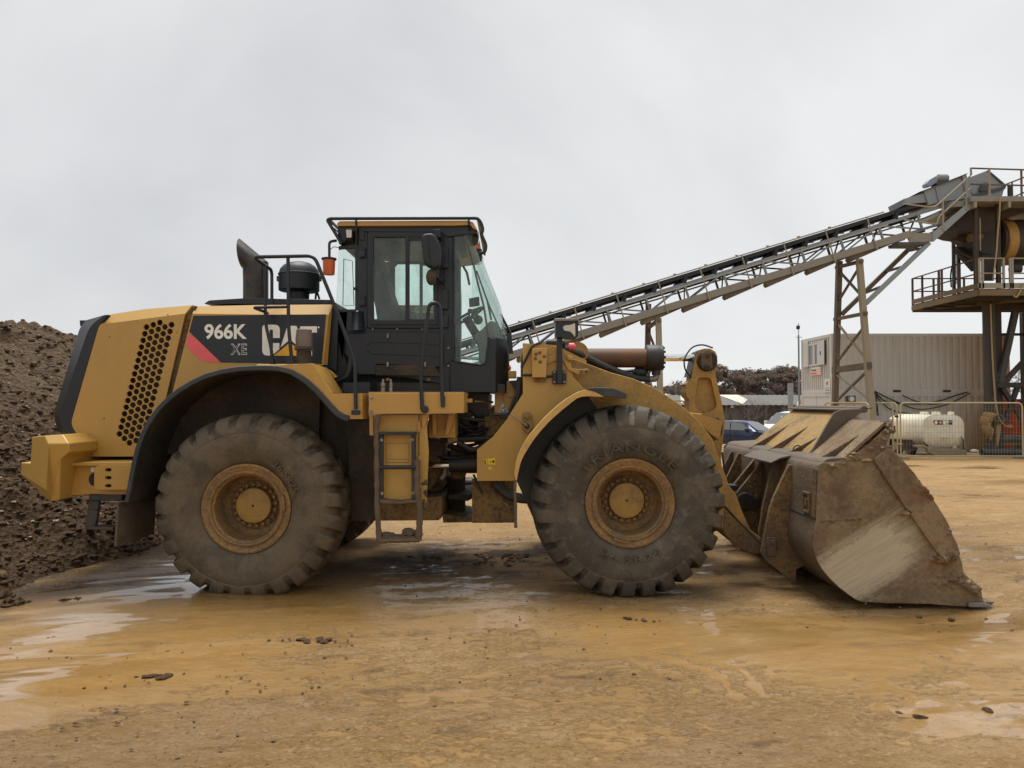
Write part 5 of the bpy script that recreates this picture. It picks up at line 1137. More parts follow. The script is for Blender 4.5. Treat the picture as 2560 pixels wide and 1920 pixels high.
part('cylinder_hose', MB().tube(path([P(*Z5((770,310))[0], 1.1), P(*Z5((900,345))[0], 1.2), P(*Z5((1100,450))[0], 1.35), P(*Z5((1300,530))[0], 1.42), P(*Z5((1420,572))[0], 1.46), P(*Z5((1530,580))[0], 1.48)], .3, 6), .036, 14), M['rubber'])
part('cylinder_hose', MB().tube(path([P(*Z5((840,380))[0], 1.5), P(*Z5((1000,460))[0], 1.5), P(*Z5((1200,520))[0], 1.5), P(*Z5((1380,545))[0], 1.6)], .2, 6), .028, 12), M['deepblack'])
part('cylinder_hose', MB().tube(path([P(*Z5((1130,500))[0], 1.75), P(*Z5((1300,525))[0], 1.75), P(*Z5((1420,510))[0], 1.75), P(*Z5((1480,515))[0], 1.75)], .2, 6), .03, 12), M['deepblack'])
part('position_switch', MB().lathe([(.02,0),(.055,.02),(.055,.12),(.02,.16)], z5t(1395,520), 'x', 12), M['deepblack'])
part('grease_line', MB().tube(path([z5p(2080,310,1.42), z5p(1990,278,1.4), z5p(1900,300,1.38), z5p(1830,400,1.34), z5p(1838,510,1.33), z5p(1925,590,1.35)], .12, 6), .009, 8), M['deepblack'])
part('grease_line', MB().tube(path([z5p(1925,600,1.35), z5p(1880,670,1.355), z5p(1895,790,1.355), z5p(1960,860,1.355), z5p(2090,890,1.35), z5p(2165,960,1.33), z5p(2150,1060,1.33)], .12, 6), .010, 8), M['deepblack'])
part('tilt_link', MB().bar(P(1786,1235,1.48), P(1861,1252,1.48), .16, .2), M['yellow_arm'], bevel=.01)
part('guard_bars', MB().bar(P(1795,1130,1.9), P(1812,1235,1.9), .03, .02).bar(P(1805,1130,1.9), P(1818,1225,1.9), .02, .02), M['frame'])
# small fittings on the tower
part('access_cover', pr_px(fillet(Z5((520,315),(650,315),(640,565),(520,565)), .8, 2), .36, .45), M['yellow'], bevel=.006)
for q in ((552,364),(585,350),(625,383),(547,403),(590,430)):
    part('cover_bolt', MB().lathe([(.016,0),(.016,-.01),(.01,-.013)], z5p(*q, .36), 'y', 8), M['frame'])
part('cover_foot', pr_px(Z5((538,565),(638,565),(638,602),(538,602)), .41, .45), M['frame'])
part('lamp_base_plate', pr_px(fillet(Z5((695,505),(815,505),(815,622),(695,622)), 3, 3), .415, .45), M['black'], bevel=.004)
for q in ((712,520),(800,520),(712,606),(800,606)): part('base_bolt', MB().lathe([(.012,0),(.012,-.008)], z5p(*q, .415), 'y', 8), M['steel'])
part('lamp_post', pr_px(Z5((733,225),(781,225),(781,622),(733,622)), .37, .415), M['black'], bevel=.005)
part('headlamp', pr_px(fillet(Z5((720,72),(918,72),(920,210),(890,230),(722,215)), [.5,1,6,6,3], 4), .30, .48), M['black'], bevel=.012)
part('headlamp_visor', pr_px(Z5((714,54),(920,52),(920,74),(714,78)), .28, .50), M['steel'], bevel=.004)
lens = fillet(Z5((785,130),(800,115),(850,112),(890,95),(893,180),(890,218),(875,195),(850,168),(795,160)), 3, 4)
part('headlamp_lens', pr_px(lens, .29, .302), M['lens'])
part('lift_eye_bracket', pr_px(fillet(Z5((640,395),(720,375),(790,385),(830,420),(860,480),(905,495),(1008,490),(1005,540),(910,535),(830,500),(790,420),(720,420),(650,450)), 3, 3), .43, .47), M['yellow'], bevel=.004)
for q in ((945,515),(988,515)): part('bracket_bolt', MB().lathe([(.018,0),(.018,-.014),(.01,-.018)], z5p(*q, .43), 'y', 10), M['frame'])
part('brake_cooler', MB().lathe([(.035,0),(.045,.02),(.045,.19),(.035,.2)], P(*Z5((640,272))[0], .95), 'x', 16), M['deepblack'])
part('valve_cover', pr_px(Z5((640,290),(790,320),(790,345),(650,300)), .8, 1.2), M['deepblack'])
part('red_cap', MB().lathe([(.0,0),(.04,.01),(.04,.06),(.02,.08)], P(*Z5((830,300))[0], .95), 'x', 12), M['dec_red'])
part('hose_guard', MB().lathe([(.12,-.08),(.12,.08)], P(*Z5((905,355))[0], 1.3), 'y', 22), M['yellow_arm'])
part('latch_bolt', MB().tube([z5p(820,390,.43), z5p(860,405,.43)], .03, 10), M['yellow'])
pl_ = fillet(Z5((440,862),(512,872),(528,1000),(490,1050),(440,1030),(428,960)), 4, 3)
part('pin_plate', pr_px(pl_, .42, .45), M['yellow_arm'], bevel=.006)
part('pin_plate_bolt', MB().lathe([(.036,0),(.036,-.02),(.022,-.022),(.022,-.04)], z5p(478,893,.42), 'y', 14), M['yellow_arm'])
part('pin_plate_hole', MB().lathe([(.026,0),(.026,-.004)], z5p(477,987,.42), 'y', 14), M['deepblack'])
part('grease_pipe', MB().tube(path([z5p(477,985,.4), z5p(420,945,.4), z5p(330,880,.4)], .05), .008, 6), M['steel'])
wd = MB(); px_poly(wd, Z5((133,1266),(200,1262),(200,1318),(135,1318)), .447); px_poly(wd, Z5((104,1275),(130,1268),(130,1316),(122,1318)), .447); px_poly(wd, Z5((140,1340),(170,1334),(172,1362),(144,1360)), .447)
WD = part('warning_decal', wd, M['dec_warn'])
wk = MB(); px_poly(wk, Z5((178,1278),(192,1278),(192,1290),(196,1290),(189,1306),(181,1306),(174,1292),(178,1290)), .445); px_poly(wk, Z5((153,1292),(160,1288),(172,1296),(160,1300)), .445); px_poly(wk, Z5((110,1284),(122,1276),(116,1300),(126,1308),(110,1312)), .445)
part('decal_figure', wk, M['dec_black'], WD)
# plate behind the cab with the triangular notice
part('cab_front_bracket', pr_px(Z5((197,600),(380,590),(440,700),(360,870),(195,872)), .84, .87), M['yellow'])
part('frame_block', pr_px(Z5((105,905),(330,870),(300,930),(180,1085),(110,1080)), .9, 1.2), M['frame'])
part('front_marker_box', pr_px(Z5((312,508),(384,506),(384,572),(312,572)), .8, .95), M['yellow'], bevel=.008)
part('marker_lamp', MB().lathe([(.012,0),(.02,.03),(.002,.06)], z5p(323,506,.85), 'z', 10), M['amber'])
part('marker_bracket', pr_px(Z5((322,600),(380,590),(440,560),(430,730),(380,690)), .7, .78), M['deepblack'])
part('bracket_plate', pr_px(Z5((318,675),(368,680),(372,730),(320,730)), .80, .84), M['yellow'])
tn = MB(); px_poly(tn, Z5((267,780),(318,870),(220,870)), .832); TN = part('notice', tn, M['dec_white'])
tn = MB(); 
for a, b in (((267,790),(310,865)),((310,865),(227,865)),((227,865),(267,790))): tn.bar(z5p(*a, .83), z5p(*b, .83), .006, .003)
x0, y1 = Z5((250,838))[0]; x1, y0 = Z5((285,815))[0]; text_fit(tn, '28', x0, x1, y1, y0, on(.829), .02)
x0, y1 = Z5((238,862))[0]; x1, y0 = Z5((300,842))[0]; text_fit(tn, 'AL.BF', x0, x1, y1, y0, on(.829), .02)
part('notice_letters', tn, M['dec_black'], TN)
for i, pth in enumerate([((405,560),(400,680),(350,800),(330,860)),((418,600),(405,720),(370,830),(340,880)),((430,700),(390,800),(340,870),(250,885)),((395,580),(385,680),(340,850),(300,905)),((160,890),(230,885),(300,895),(345,880)),((250,905),(300,915),(340,890),(360,850)),((440,545),(560,545),(640,560),(690,555)),((425,480),(480,380),(520,290),(600,262))]):
    part('electric_cable', MB().tube(path([z5p(*q, .55 if i < 6 else .43) for q in pth], .12, 5), .012 if i not in (0, 1) else .02, 8), M['deepblack'])
mb = MB(); mb.tube([z5p(272,690,.8), z5p(265,780,.82)], .003, 5); part('red_wire', mb, M['dec_red'])
# front fender
fo = Z5((1145,728),(1080,697),(1040,683),(980,672),(930,685),(880,712),(815,750),(750,800),(685,858),(620,920),(555,995),(500,1060),(457,1125),(420,1190),(392,1255),(375,1320),(366,1390),(370,1465))
fi = Z5((1145,733),(1080,732),(1050,731),(1005,728),(950,732),(905,748),(850,790),(790,838),(720,898),(655,960),(592,1030),(540,1095),(497,1160),(455,1228),(425,1290),(408,1350),(396,1410),(386,1465))
mb = MB(); mb.shell([[tuple(P(x, y, -.03)) for x, y in fo], [tuple(P(x, y, -.035)) for x, y in fi]], (0, .02, 0))
FF = part('front_fender', mb, M['yellow_fender'], bevel=.006)
fr0 = [tuple(P(x, y, -.02)) for x, y in fi]; part('front_fender_liner', MB().shell([fr0, [(p[0], .43, p[2] - .0) for p in fr0]], (-.012, 0, .012)), M['deepblack'], FF, ang=60)
fr1 = [tuple(P(x, y, -.025)) for x, y in fo]; part('front_fender_skin', MB().shell([fr1, [(p[0], .10, p[2]) for p in fr1]], (.005, 0, -.008)), M['yellow_fender'], FF, ang=60)
part('front_fender_flap', quad_prism([(*p, -.04) for p in Z5((1070,690),(985,657),(1120,652),(1225,657),(1338,705),(1330,752),(1240,738),(1145,733))], [(*p, .5) for p in Z5((1070,690),(985,657),(1120,652),(1225,657),(1338,705),(1330,752),(1240,738),(1145,733))]), M['rubber'], bevel=.006)
part('flap_edge', rough_tube([z5p(374,1450,-.03), z5p(371,1550,-.03), z5p(376,1680,-.03), P(*Z4((1491,1392))[0], -.03)], .013, 21, 8, 24), M['clod'])
part('front_wheel_well', pr_px([*fi[3:], (1296,1212), (1335,1300), (1450,1230), (1500,1060), (1490,1016)], .44, .46), M['deepblack'])
part('axle_hose', MB().tube(path([P(*Z4((1310,1015))[0], .62), P(*Z4((1400,1110))[0], .62), P(*Z4((1520,1150))[0], .62), P(*Z4((1640,1150))[0], .62)], .15, 6), .05, 12), M['black_low'])
# ---- bucket
BY0, BY1 = -.15, 2.84
sp = Z6((790,540),(783,700),(776,850),(772,950),(752,1050),(746,1130),(757,1190),(775,1240),(815,1310),(870,1378),(940,1446),(1010,1500),(1060,1535),(1110,1556),(1300,1566),(1620,1572),(1690,1580),(1900,1592),(2072,1584),(2040,1570),(2010,1545),(2000,1490),(1985,1440),(1930,1395),(1865,1342),(1855,1270),(1830,1200),(1805,1120),(1770,1050),(1735,960),(1680,870),(1625,785),(1560,700),(1490,600),(1420,520),(1340,440),(1290,400),(1240,440),(1190,502),(1000,515),(860,518),(810,525))
back = sp[:16]
bk_pts = fillet([(x, z) for x, z in XZ([*Z6((1185,500),(960,514),(790,520),(776,850),(771,950))], BY0)], .12, 6, closed=False) + XZ(sp[4:16], BY0) + [(P(*Z6((2072,1584))[0], BY0).x, P(*Z6((2072,1584))[0], BY0).z)]
BZ = min(z for x, z in bk_pts); 
rowsb = [[(x, Y, max(z, -.055)) for x, z in bk_pts] for Y in (BY0 + .01, BY1)]
BK = part('bucket', MB().shell(rowsb, (.03, 0, .03)), M['bucket_back'], ang=40)
def fixz(xz): return [(x, max(z, -.055)) for x, z in xz]
part('bucket_cheek', MB().prism(fixz(XZ(sp, BY0)), BY0, BY0 + .03), M['bucket_side'], BK, bevel=.006)
part('bucket_cheek', MB().prism(fixz(XZ(sp, BY0)), BY1 - .03, BY1), M['bucket'], BK)
ck = [*Z6((1190,503),(1290,402),(1340,440),(1420,520),(1490,600),(1560,700),(1625,785),(1680,870),(1735,960),(1770,1050),(1805,1120),(1830,1200),(1690,1238),(1560,1050),(1400,820),(1290,660))]
part('cheek_edge_plate', MB().prism(XZ(ck, BY0), BY0 - .028, BY0 + .002), M['bucket'], BK, bevel=.008)
mb = MB(); mb.prism(fillet(fixz(XZ(Z6((1900,1560),(2000,1560),(2076,1582),(2060,1594),(1900,1594)), BY0 - .04)), .02, 3), BY0 - .04, BY1 + .02); part('cutting_edge', mb, M['steel'], BK, bevel=.004)
# cheek mud: crusts along weld lines
def seg_d(X, Z, pl):
    d = np.full(X.shape, 9.0)
    for (ax, az), (bx_, bz) in zip(pl[:-1], pl[1:]):
        ux, uz = bx_ - ax, bz - az; t = np.clip(((X-ax)*ux + (Z-az)*uz)/(ux*ux+uz*uz), 0, 1); d = np.minimum(d, np.hypot(X-ax-ux*t, Z-az-uz*t))
    return d
def cheek_h(X, Z):
    n = fbm(X*5, Z*5, 5, 711, .6) - .5; f_ = fbm(X*24, Z*24, 4, 713, .62) - .5; st_ = fbm((X*.85+Z*.53)*3, (Z*.85-X*.53)*26, 4, 715) - .5
    h = n * .016 + f_ * .013 + st_ * .006 - .003
    def line(pts, w, a): return a * np.exp(-(seg_d(X, Z, XZ(pts, BY0)) / w) ** 2) * (.35 + 1.6 * sstep(-.12, .22, f_ + n))
    h = h + line(Z6((800,950),(1100,942),(1250,930),(1440,895)), .020, .034) + line(Z6((1640,1225),(1730,1245),(1845,1180)), .04, .034) + line(Z6((1500,530),(1600,760),(1700,930),(1790,1110)), .05, .022) * sstep(.5, .62, fbm(X*7, Z*7, 3, 719)) + line(Z6((810,560),(1000,560),(1180,540)), .05, .022) + line(Z6((1700,1400),(1860,1390),(1960,1470)), .06, .022)
    c_ = XZ(Z6((1130,1265)), BY0)[0]; ca, sa = math.cos(R(-32)), math.sin(R(-32)); du = ((X-c_[0])*ca - (Z-c_[1])*sa) / .66; dv = ((X-c_[0])*sa + (Z-c_[1])*ca) / .335
    return h - .06 * sstep(1.1, .85, np.sqrt(du*du + dv*dv) + (fbm(X*4, Z*4, 3, 723) - .5) * .4)
relief('cheek_mud', fixz(XZ(sp, BY0)), BY0 + .001, .0085, cheek_h, M['bucket'], BK)
relief('edge_plate_mud', XZ(ck, BY0), BY0 - .0275, .0085, lambda X, Z: cheek_h(X, Z) * 1.1 + (fbm(X*9, Z*9, 4, 731, .62) - .54) * .035, M['bucket'], BK)
# top of the shell and spill boards
XT = 2.78; XF = P(*Z6((1190,502))[0], BY0).x; ZT_ = P(*Z6((1000,515))[0], BY0).z
def bp(x, Y, z): return (x, Y, z)
def board(pts, t, name, m): 
    n = Vector((-.63, 0, .77)) * t; v = [Vector(p) for p in pts]; mb = MB(); k = len(v)
    mb.add([tuple(p) for p in v] + [tuple(p + n) for p in v], [tuple(range(k)), tuple(range(2*k-1, k-1, -1))] + [(i, (i+1)%k, (i+1)%k+k, i+k) for i in range(k)])
    return part(name, mb, m, BK, bevel=.004)
Yn, Yf = .60, 2.36
board([bp(2.97,Yn,1.245), bp(2.97,Yf,1.245), bp(3.53,Yf-.02,1.70), bp(3.53,Yn,1.70)], .03, 'spill_board', M['bucket_board'])
mb = MB(); mb.tube([bp(3.535,Yn,1.715), bp(3.535,Yf,1.715)], .035, 10); part('spill_board_edge', mb, M['bucket_back'], BK)
part('spill_board_cap', MB().prism([(3.42,1.70),(3.62,1.725),(3.62,1.735),(3.42,1.715)], Yn, Yf), M['bucket_back'], BK)
board([bp(3.0,BY0+.02,1.25), bp(3.0,Yn,1.25), bp(3.39,Yn,1.59), bp(3.39,BY0+.02,1.59)], .03, 'outer_spill_board', M['bucket'])
mb = MB(); mb.tube([bp(3.40,BY0+.02,1.60), bp(3.40,Yn-.01,1.60)], .022, 10); part('outer_board_edge', mb, M['bucket_back'], BK)
fin = fillet(XZ([*zm([(1108,728),(1440,152),(1560,118),(1850,112),(1840,130),(1740,160),(1690,220),(1640,285),(1590,300),(1345,690)], 1800, 1000, 5.027)], Yn - .03), .015, 3)
part('spill_board_fin', MB().prism(fin, Yn - .03, Yn), M['bucket_back'], BK, bevel=.004)
def gus(x0, z0, x1, z1, xb, Y, m, nm='gusset'): part(nm, MB().prism([(x0, z0), (x1, z1), (xb + .02, z0 - .005)], Y - .014, Y + .014), m, BK, bevel=.003)
gus(2.80, 1.25, 3.20, 1.455, 3.03, .81, M['bucket_yel']); gus(2.79, 1.247, 3.50, 1.66, 3.03, 1.33, M['bucket_yel']); gus(2.79, 1.247, 3.50, 1.66, 3.03, 1.9, M['bucket_yel']); gus(2.82, 1.25, 3.41, 1.595, 3.05, .06, M['bucket_yel'])
mb = MB(); cg = Vector((2.93, .77, 1.29)); mb.tube([cg + Vector((.05*math.cos(t), 0, .055*math.sin(t))) for t in np.linspace(.2, 2.9, 12)], .008, 8); part('lifting_ring', mb, M['bucket_yel'], BK)
part('back_ledge', MB().prism([(2.80,1.255),(2.70,1.235),(2.60,1.185),(2.60,1.172),(2.70,1.215),(2.80,1.235)], .62, 1.5), M['bucket_back'], BK, bevel=.003)
# mud filling the near end of the shell top
mp_ = []
for _ in range(240):
    u = RNG.random(); Y = BY0 + .04 + RNG.random() * .5 * (1 - u * .3); x = 2.86 + .45 * u + RNG.normal(0, .01); z = 1.245 + max(0, (x - 3.0)) * .8 * RNG.random() * (1.0 if Y < .1 else .5)
    mp_.append((x, Y, z))
mp_ = np.array(mp_) - np.array(LOADER.location); kind(lumps('shell_mud', mp_, .02 + .05 * RNG.random(len(mp_)) ** 2, M['bucket'], 2, .55, .14, BK), 'stuff')
mb = MB(); g = []
for j, Y in enumerate(np.linspace(BY0 + .005, .05, 5)):
    g.append([(x, Y, z + .012 * math.sin(7 * x + 9 * Y)) for x, z in ((2.86,1.245),(2.98,1.262),(3.10,1.31),(3.22,1.40),(3.32,1.50),(3.40,1.585))])
mb.loft(g); bs = [(p[0], BY0 + .004, p[2]) for p in g[0]] + [(3.42, BY0 + .004, 1.5), (3.30, BY0 + .004, 1.24)]
mb.add(bs, [tuple(range(len(bs)))]); part('shell_mud_bank', mb, M['bucket'], BK)
ep = np.array([(3.39 + RNG.normal(0,.02), BY0 + RNG.uniform(-.02,.08), 1.16 + .46*RNG.random()) for _ in range(34)]) - np.array(LOADER.location)
kind(lumps('corner_mud', ep, .012 + .022 * RNG.random(34) ** 2, M['bucket'], 2, .8, .26, BK), 'stuff')
# hinge ears on the bucket's back
def ear(Y, t, pts, m, at): return part('bucket_ear', MB().prism(XZ(pts, at), Y, Y + t), m, BK, bevel=.005)
e1 = zm([(912,58),(742,420),(690,562),(660,700),(622,900),(582,1100),(595,1125),(640,1192),(1000,1482),(1000,1300),(1100,1250),(1250,1300),(1250,700),(1150,60)], 1780, 1150, 4.74)
e1xz = XZ(e1, .48); lim = {}
ear(.47, .05, e1, M['bucket_yel'], .47)
part('ear_pin_plate', pr_px(fillet(zm([(655,918),(768,918),(755,1138),(650,1140)], 1780, 1150, 4.74), 2.5, 3), .44, .47), M['bucket_yel'], BK, bevel=.004)
part('ear_bolt', MB().lathe([(.022,0),(.022,-.02),(.014,-.022)], P(*zm([(716,968)], 1780, 1150, 4.74)[0], .44), 'y', 10), M['bucket_yel'], BK)
ear(.80, .05, zm([(722,28),(640,400),(602,560),(585,700),(560,830),(560,1000),(640,1150),(900,1150),(900,60)], 1780, 1150, 4.74), M['bucket_yel'], .80)
ear(2.10, .05, e1, M['bucket_yel'], .47); ear(2.40, .05, e1, M['bucket_yel'], .47)
te = zm([(602,8),(286,398),(330,520),(420,780),(600,1000),(760,1000),(760,8)], 1780, 1150, 4.74)
ear(1.33, .05, te, M['bucket_yel'], 1.33); ear(1.60, .05, te, M['bucket_yel'], 1.33)
pc = P(*zm([(386,484)], 1780, 1150, 4.74)[0], 1.33)
part('tilt_pin_boss', MB().lathe([(.098,0),(.098,-.035),(.086,-.045)], pc, 'y', 28), M['under'], BK)
part('tilt_pin', MB().lathe([(.02,0),(.02,-.006)], (pc.x, pc.y - .045, pc.z), 'y', 12), M['deepblack'], BK)
part('tilt_pin_lock', MB().prism(fillet([(pc.x - .02, pc.z - .09), (pc.x + .10, pc.z - .08), (pc.x + .17, pc.z + .0), (pc.x + .165, pc.z + .05), (pc.x + .08, pc.z + .02)], .02, 3), 1.285, 1.33), M['under'], BK, bevel=.005)
part('tilt_pin_bolt', MB().lathe([(.03,0),(.03,-.02),(.018,-.024)], (pc.x + .12, 1.29, pc.z + .055), 'y', 12), M['bucket_yel'], BK)
part('stop_pad', MB().box(pc.x - .13, pc.x - .05, 1.40, 1.6, pc.z + .1, pc.z + .16), M['deepblack'], BK)
# seams on the shell's back near corner
for (a, b, w_) in (((1243,718),(862,572),.02),((1205,80),(1200,480),.03),((1290,80),(1275,480),.02)):
    mb = MB(); A = P(*zm([a], 1780, 1150, 4.74)[0], BY0 + .02); 
a = XZ(Z6((776,850)), BY0)[0]; b = XZ(Z6((790,560)), BY0)[0]
part('back_seam', MB().bar((a[0] - .003, BY0 + .01, a[1] - .11), (a[0] - .003, .62, a[1] - .11), .02, .012), M['under'], BK)
part('back_strip', MB().prism([(a[0] - .012, a[1] - .1), (b[0] - .012, b[1] - .02), (b[0] + .01, b[1] - .02), (a[0] + .01, a[1] - .1)], BY0 + .02, BY0 + .10), M['bucket_yel'], BK)
mb = MB(); zc = (a[1] + b[1]) / 2 - .16
for (ya, yb, za, zb) in ((-.02,.0,-.075,.075),(.11,.13,-.075,.075),(-.02,.13,-.095,-.075),(-.02,.13,.075,.095),(.035,.075,-.035,.035)): mb.box(a[0] - .024, a[0], ya, yb, zc + za, zc + zb)
part('back_lug', mb, M['bucket_yel'], BK, bevel=.003)
# ------------------------------------------------------------------ inclined conveyor
YW = 20.5
cA, cB = P(1434.4, 765.7, YW), P(2058.4, 576.4, YW); cd = (cB - cA).normalized(); cn = Vector((-cd.z, 0, cd.x))
cT = P(1434.4, 765.7, 21.1)
def cv(u, v, Y): q = (cA if Y < 21.04 else cT) + cd * u + cn * v; return Vector((q.x, Y, q.z))
CONV = thing('belt_conveyor', 'long grey inclined belt conveyor with a walkway rising to the rusty mixing plant', 'conveyor', (0, 21.5, 0))
def cpart(name, mb, m, parent=None, **k): return mb.build(name, m, parent or CONV, **k)
U0, U1, U2 = -13.0, 14.3, 12.75
mb = MB(); 
for (ya, yb) in ((21.15, 22.15),): 
    mb.loft([[tuple(cv(u, v, y)) for y, v in ((ya,-.05),(ya+.02,-.06),(ya+.3,-.20),(yb-.3,-.20),(yb-.02,-.06),(yb,-.05))] for u in (U0, U1)])
    mb.loft([[tuple(cv(u, v, y)) for y, v in ((ya,-.10),(ya+.05,-.12),(ya+.3,-.23),(yb-.3,-.23),(yb-.05,-.12),(yb,-.10))] for u in (U0, U1)])
cpart('belt', mb, M['belt'])
cpart('return_belt', MB().bar(cv(U0,-.62,21.65), cv(U1,-.62,21.65), .8, .015, up=(0,1,0)) if False else MB().loft([[tuple(cv(u,-.62,y)) for y in (21.25,22.05)] for u in (U0,U1)]), M['belt'])
cpart('belt_edge_board', MB().prism([(cv(u,v,22).x, cv(u,v,22).z) for u, v in ((U0,-.04),(U1,-.04),(U1,-.19),(U0,-.19))], 21.08, 21.14), M['belt'])
for Y, m in ((21.05, M['galv']), (22.25, M['galv_dark'])):
    for v0, v1 in ((-.36,-.49),(-1.0,-1.10)):
        cpart('truss_chord', MB().prism([(cv(u,v,22).x, cv(u,v,22).z) for u, v in ((U0,v0),(U1,v0),(U1,v1),(U0,v1))], Y, Y + .09), m)
    n = 0; u = U0 + .3
    while u < U1 - .4:
        cpart('truss_post', MB().bar(cv(u,-.42,Y), cv(u,-1.05,Y), .08, .07), m)
        s = n % 4
        if u + 1.54 < U1:
            a, b = ((u, -.45), (u + 1.5, -1.02)) if s in (0, 1) else ((u + .04, -1.02), (u + 1.5, -.45))
            cpart('truss_brace', MB().bar(cv(*a, Y), cv(*b, Y), .055, .055), m)
        u += 1.54; n += 1
u = U0 + .3; n = 0
while u < U1 - .4:
    cpart('cross_brace', MB().bar(cv(u,-1.03,21.1), cv(u+(1.5 if n % 2 else -1.4)*.9,-1.03,22.2), .05, .05), M['galv_dark']); 
    cpart('cross_brace', MB().bar(cv(u,-.45,21.1), cv(u+.1,-1.0,22.2), .05, .05), M['galv_dark']); u += 1.54; n += 1
idl = None; u = U0 + .5
while u < U1 - .6:
    mb = MB(); mb.box(-.10,.10,21.1,22.2,-.05,.05); mb.lathe([(.06,-.25),(.06,.25)], (.02,21.35,.10), 'y', 10); mb.lathe([(.06,-.25),(.06,.25)], (-.22,21.65,-.02), 'y', 10); mb.bar((-.05,21.06,-.1),(.12,21.06,.16),.05,.12); mb.bar((.12,21.06,.0),(.3,21.06,-.03),.05,.05)
    q = cv(u, -.28, 22); c_, s_ = cd.x, cd.z
    mb.v = [(q.x + x*c_ - z*s_, y, q.z + x*s_ + z*c_) for x, y, z in mb.v]
    cpart('idler', mb, M['belt']); u += 1.2
cpart('walkway_channel', MB().prism([(cv(u,v,0).x, cv(u,v,0).z) for u, v in ((U0,-.93),(U2,-.93),(U2,-1.19),(U0,-1.19))], 20.42, 20.50), M['channel'])
cpart('walkway_channel', MB().prism([(cv(u,v,0).x, cv(u,v,0).z) for u, v in ((U0,-.98),(U2,-.98),(U2,-1.19),(U0,-1.19))], 20.95, 21.03), M['galv_dark'])
k = 0
for k in range(-8, 9):
    u = k * 1.62
    if U0 < u < U2 - .5:
        cpart('walkway_plank', MB().prism([(cv(a,v,0).x, cv(a,v,0).z) for a, v in ((u-.95,-1.19),(u+.62,-1.19),(u+.62,-1.215),(u-.95,-1.40),(u-1.0,-1.30))], 20.5, 20.95), M['trestle'])
        st = MB(); st.tube([cv(u,.0,20.40), cv(u,-1.24,20.40)], .026, 8); st.bar(cv(u,-.95,20.40), cv(u,-1.26,20.40), .09, .05); cpart('stanchion', st, M['rail'])
cpart('handrail', MB().tube([cv(U0,.0,20.40), cv(12.0,.0,20.40)], .026, 8), M['rail'])
cpart('midrail', MB().tube([cv(U0,-.50,20.40), cv(12.0,-.50,20.40)], .02, 8), M['rail'])
cpart('far_handrail', MB().tube([cv(U0,.02,22.3), cv(10.5,.02,22.3)], .022, 8), M['galv_dark'])
for k in range(-10, 9, 1): 
    q = cv(k*1.2+.3, .03, 20.41); cpart('rail_clamp', MB().box(q.x-.05,q.x+.05,20.38,20.44,q.z-.04,q.z+.03), M['rail'])
# head of the conveyor
def cpx(pts, Y0, Y1): return MB().prism([(P(x,y,Y0).x, P(x,y,Y0).z) for x, y in pts], Y0, Y1)
cpart('head_hood', cpx(ZT((1035,312),(1432,162),(1475,140),(1535,395),(1200,432),(1085,470)), 20.95, 22.35), M['galv'], bevel=.01)
cpart('hood_rib', cpx(ZT((1160,285),(1175,280),(1215,430),(1195,436)), 20.90, 20.97), M['galv'])
cpart('hood_rib', cpx(ZT((1432,162),(1475,138),(1538,400),(1495,410)), 20.88, 20.97), M['galv'])
cpart('hood_lid', cpx(ZT((990,330),(1430,158),(1490,135),(1488,142),(1432,170),(1030,318)), 20.85, 22.45), M['galv_dark'])
cpart('head_drum_cover', cpx(ZT((1480,190),(1700,105),(1880,262),(1850,370),(1545,385)), 20.95, 22.35), M['galv'], bevel=.01)
cpart('cover_flange', cpx(ZT((1532,358),(1890,268),(1880,300),(1545,390)), 20.88, 20.97), M['galv_dark'])
cpart('cover_edge', cpx(ZT((1698,108),(1712,106),(1895,262),(1880,275)), 20.9, 22.4), M['galv_dark'])
cpart('head_bearing', MB().lathe([(.17,0),(.17,-.08),(.08,-.1)], P(*ZT((1660,285))[0], 20.92), 'y', 16).box(P(*ZT((1610,320))[0],20.9).x, P(*ZT((1650,320))[0],20.9).x, 20.85, 20.95, P(*ZT((1610,330))[0],20.9).z, P(*ZT((1650,295))[0],20.9).z), M['galv_dark'])
cpart('belt_skirt', cpx(ZT((830,402),(1040,342),(1058,438),(850,458)), 21.0, 22.2), M['galv'])
cpart('drive_motor', MB().lathe([(.12,-.02),(.17,0),(.17,.32),(.15,.36)], P(*ZT((1180,195))[0], 21.5), 'x', 18), M['channel'])
cpart('gearbox', cpx(ZT((1062,243),(1100,200),(1160,165),(1185,180),(1180,225),(1130,260),(1080,272)), 21.35, 21.7), M['galv'], bevel=.02)
cpart('motor_foot', cpx(ZT((1170,225),(1270,222),(1275,240),(1160,255)), 21.35, 21.7), M['galv_dark'])
# landing and stair to the plant's upper deck
cpart('landing', cpx(ZT((848,755),(1082,755),(1150,750),(1130,845),(890,845)), 20.45, 20.52), M['channel'])
cpart('landing_floor', cpx(ZT((760,850),(1095,850),(1050,880),(770,880)), 20.5, 21.2), M['galv_dark'])
for Y in (20.42, 21.12): cpart('stair_stringer', cpx(ZT((1130,755),(1545,405),(1590,405),(1600,430),(1140,845),(1125,845)), Y, Y + .05), M['galv'])
for i in range(9):
    t = i / 8; x = 1165 + (1520 - 1165) * t; y = 760 + (450 - 760) * t
    cpart('stair_tread', MB().box(P(*ZT((x-40,y))[0],20.5).x, P(*ZT((x+38,y))[0],20.5).x, 20.47, 21.12, P(*ZT((x,y))[0],20.5).z - .03, P(*ZT((x,y))[0],20.5).z), M['deck'])
for xa, ya, yb in ((1232,415,730),(1475,190,520)): cpart('stanchion', MB().tube([P(*ZT((xa,ya))[0],20.42), P(*ZT((xa+3,yb))[0],20.42)], .04, 8), M['rail'])
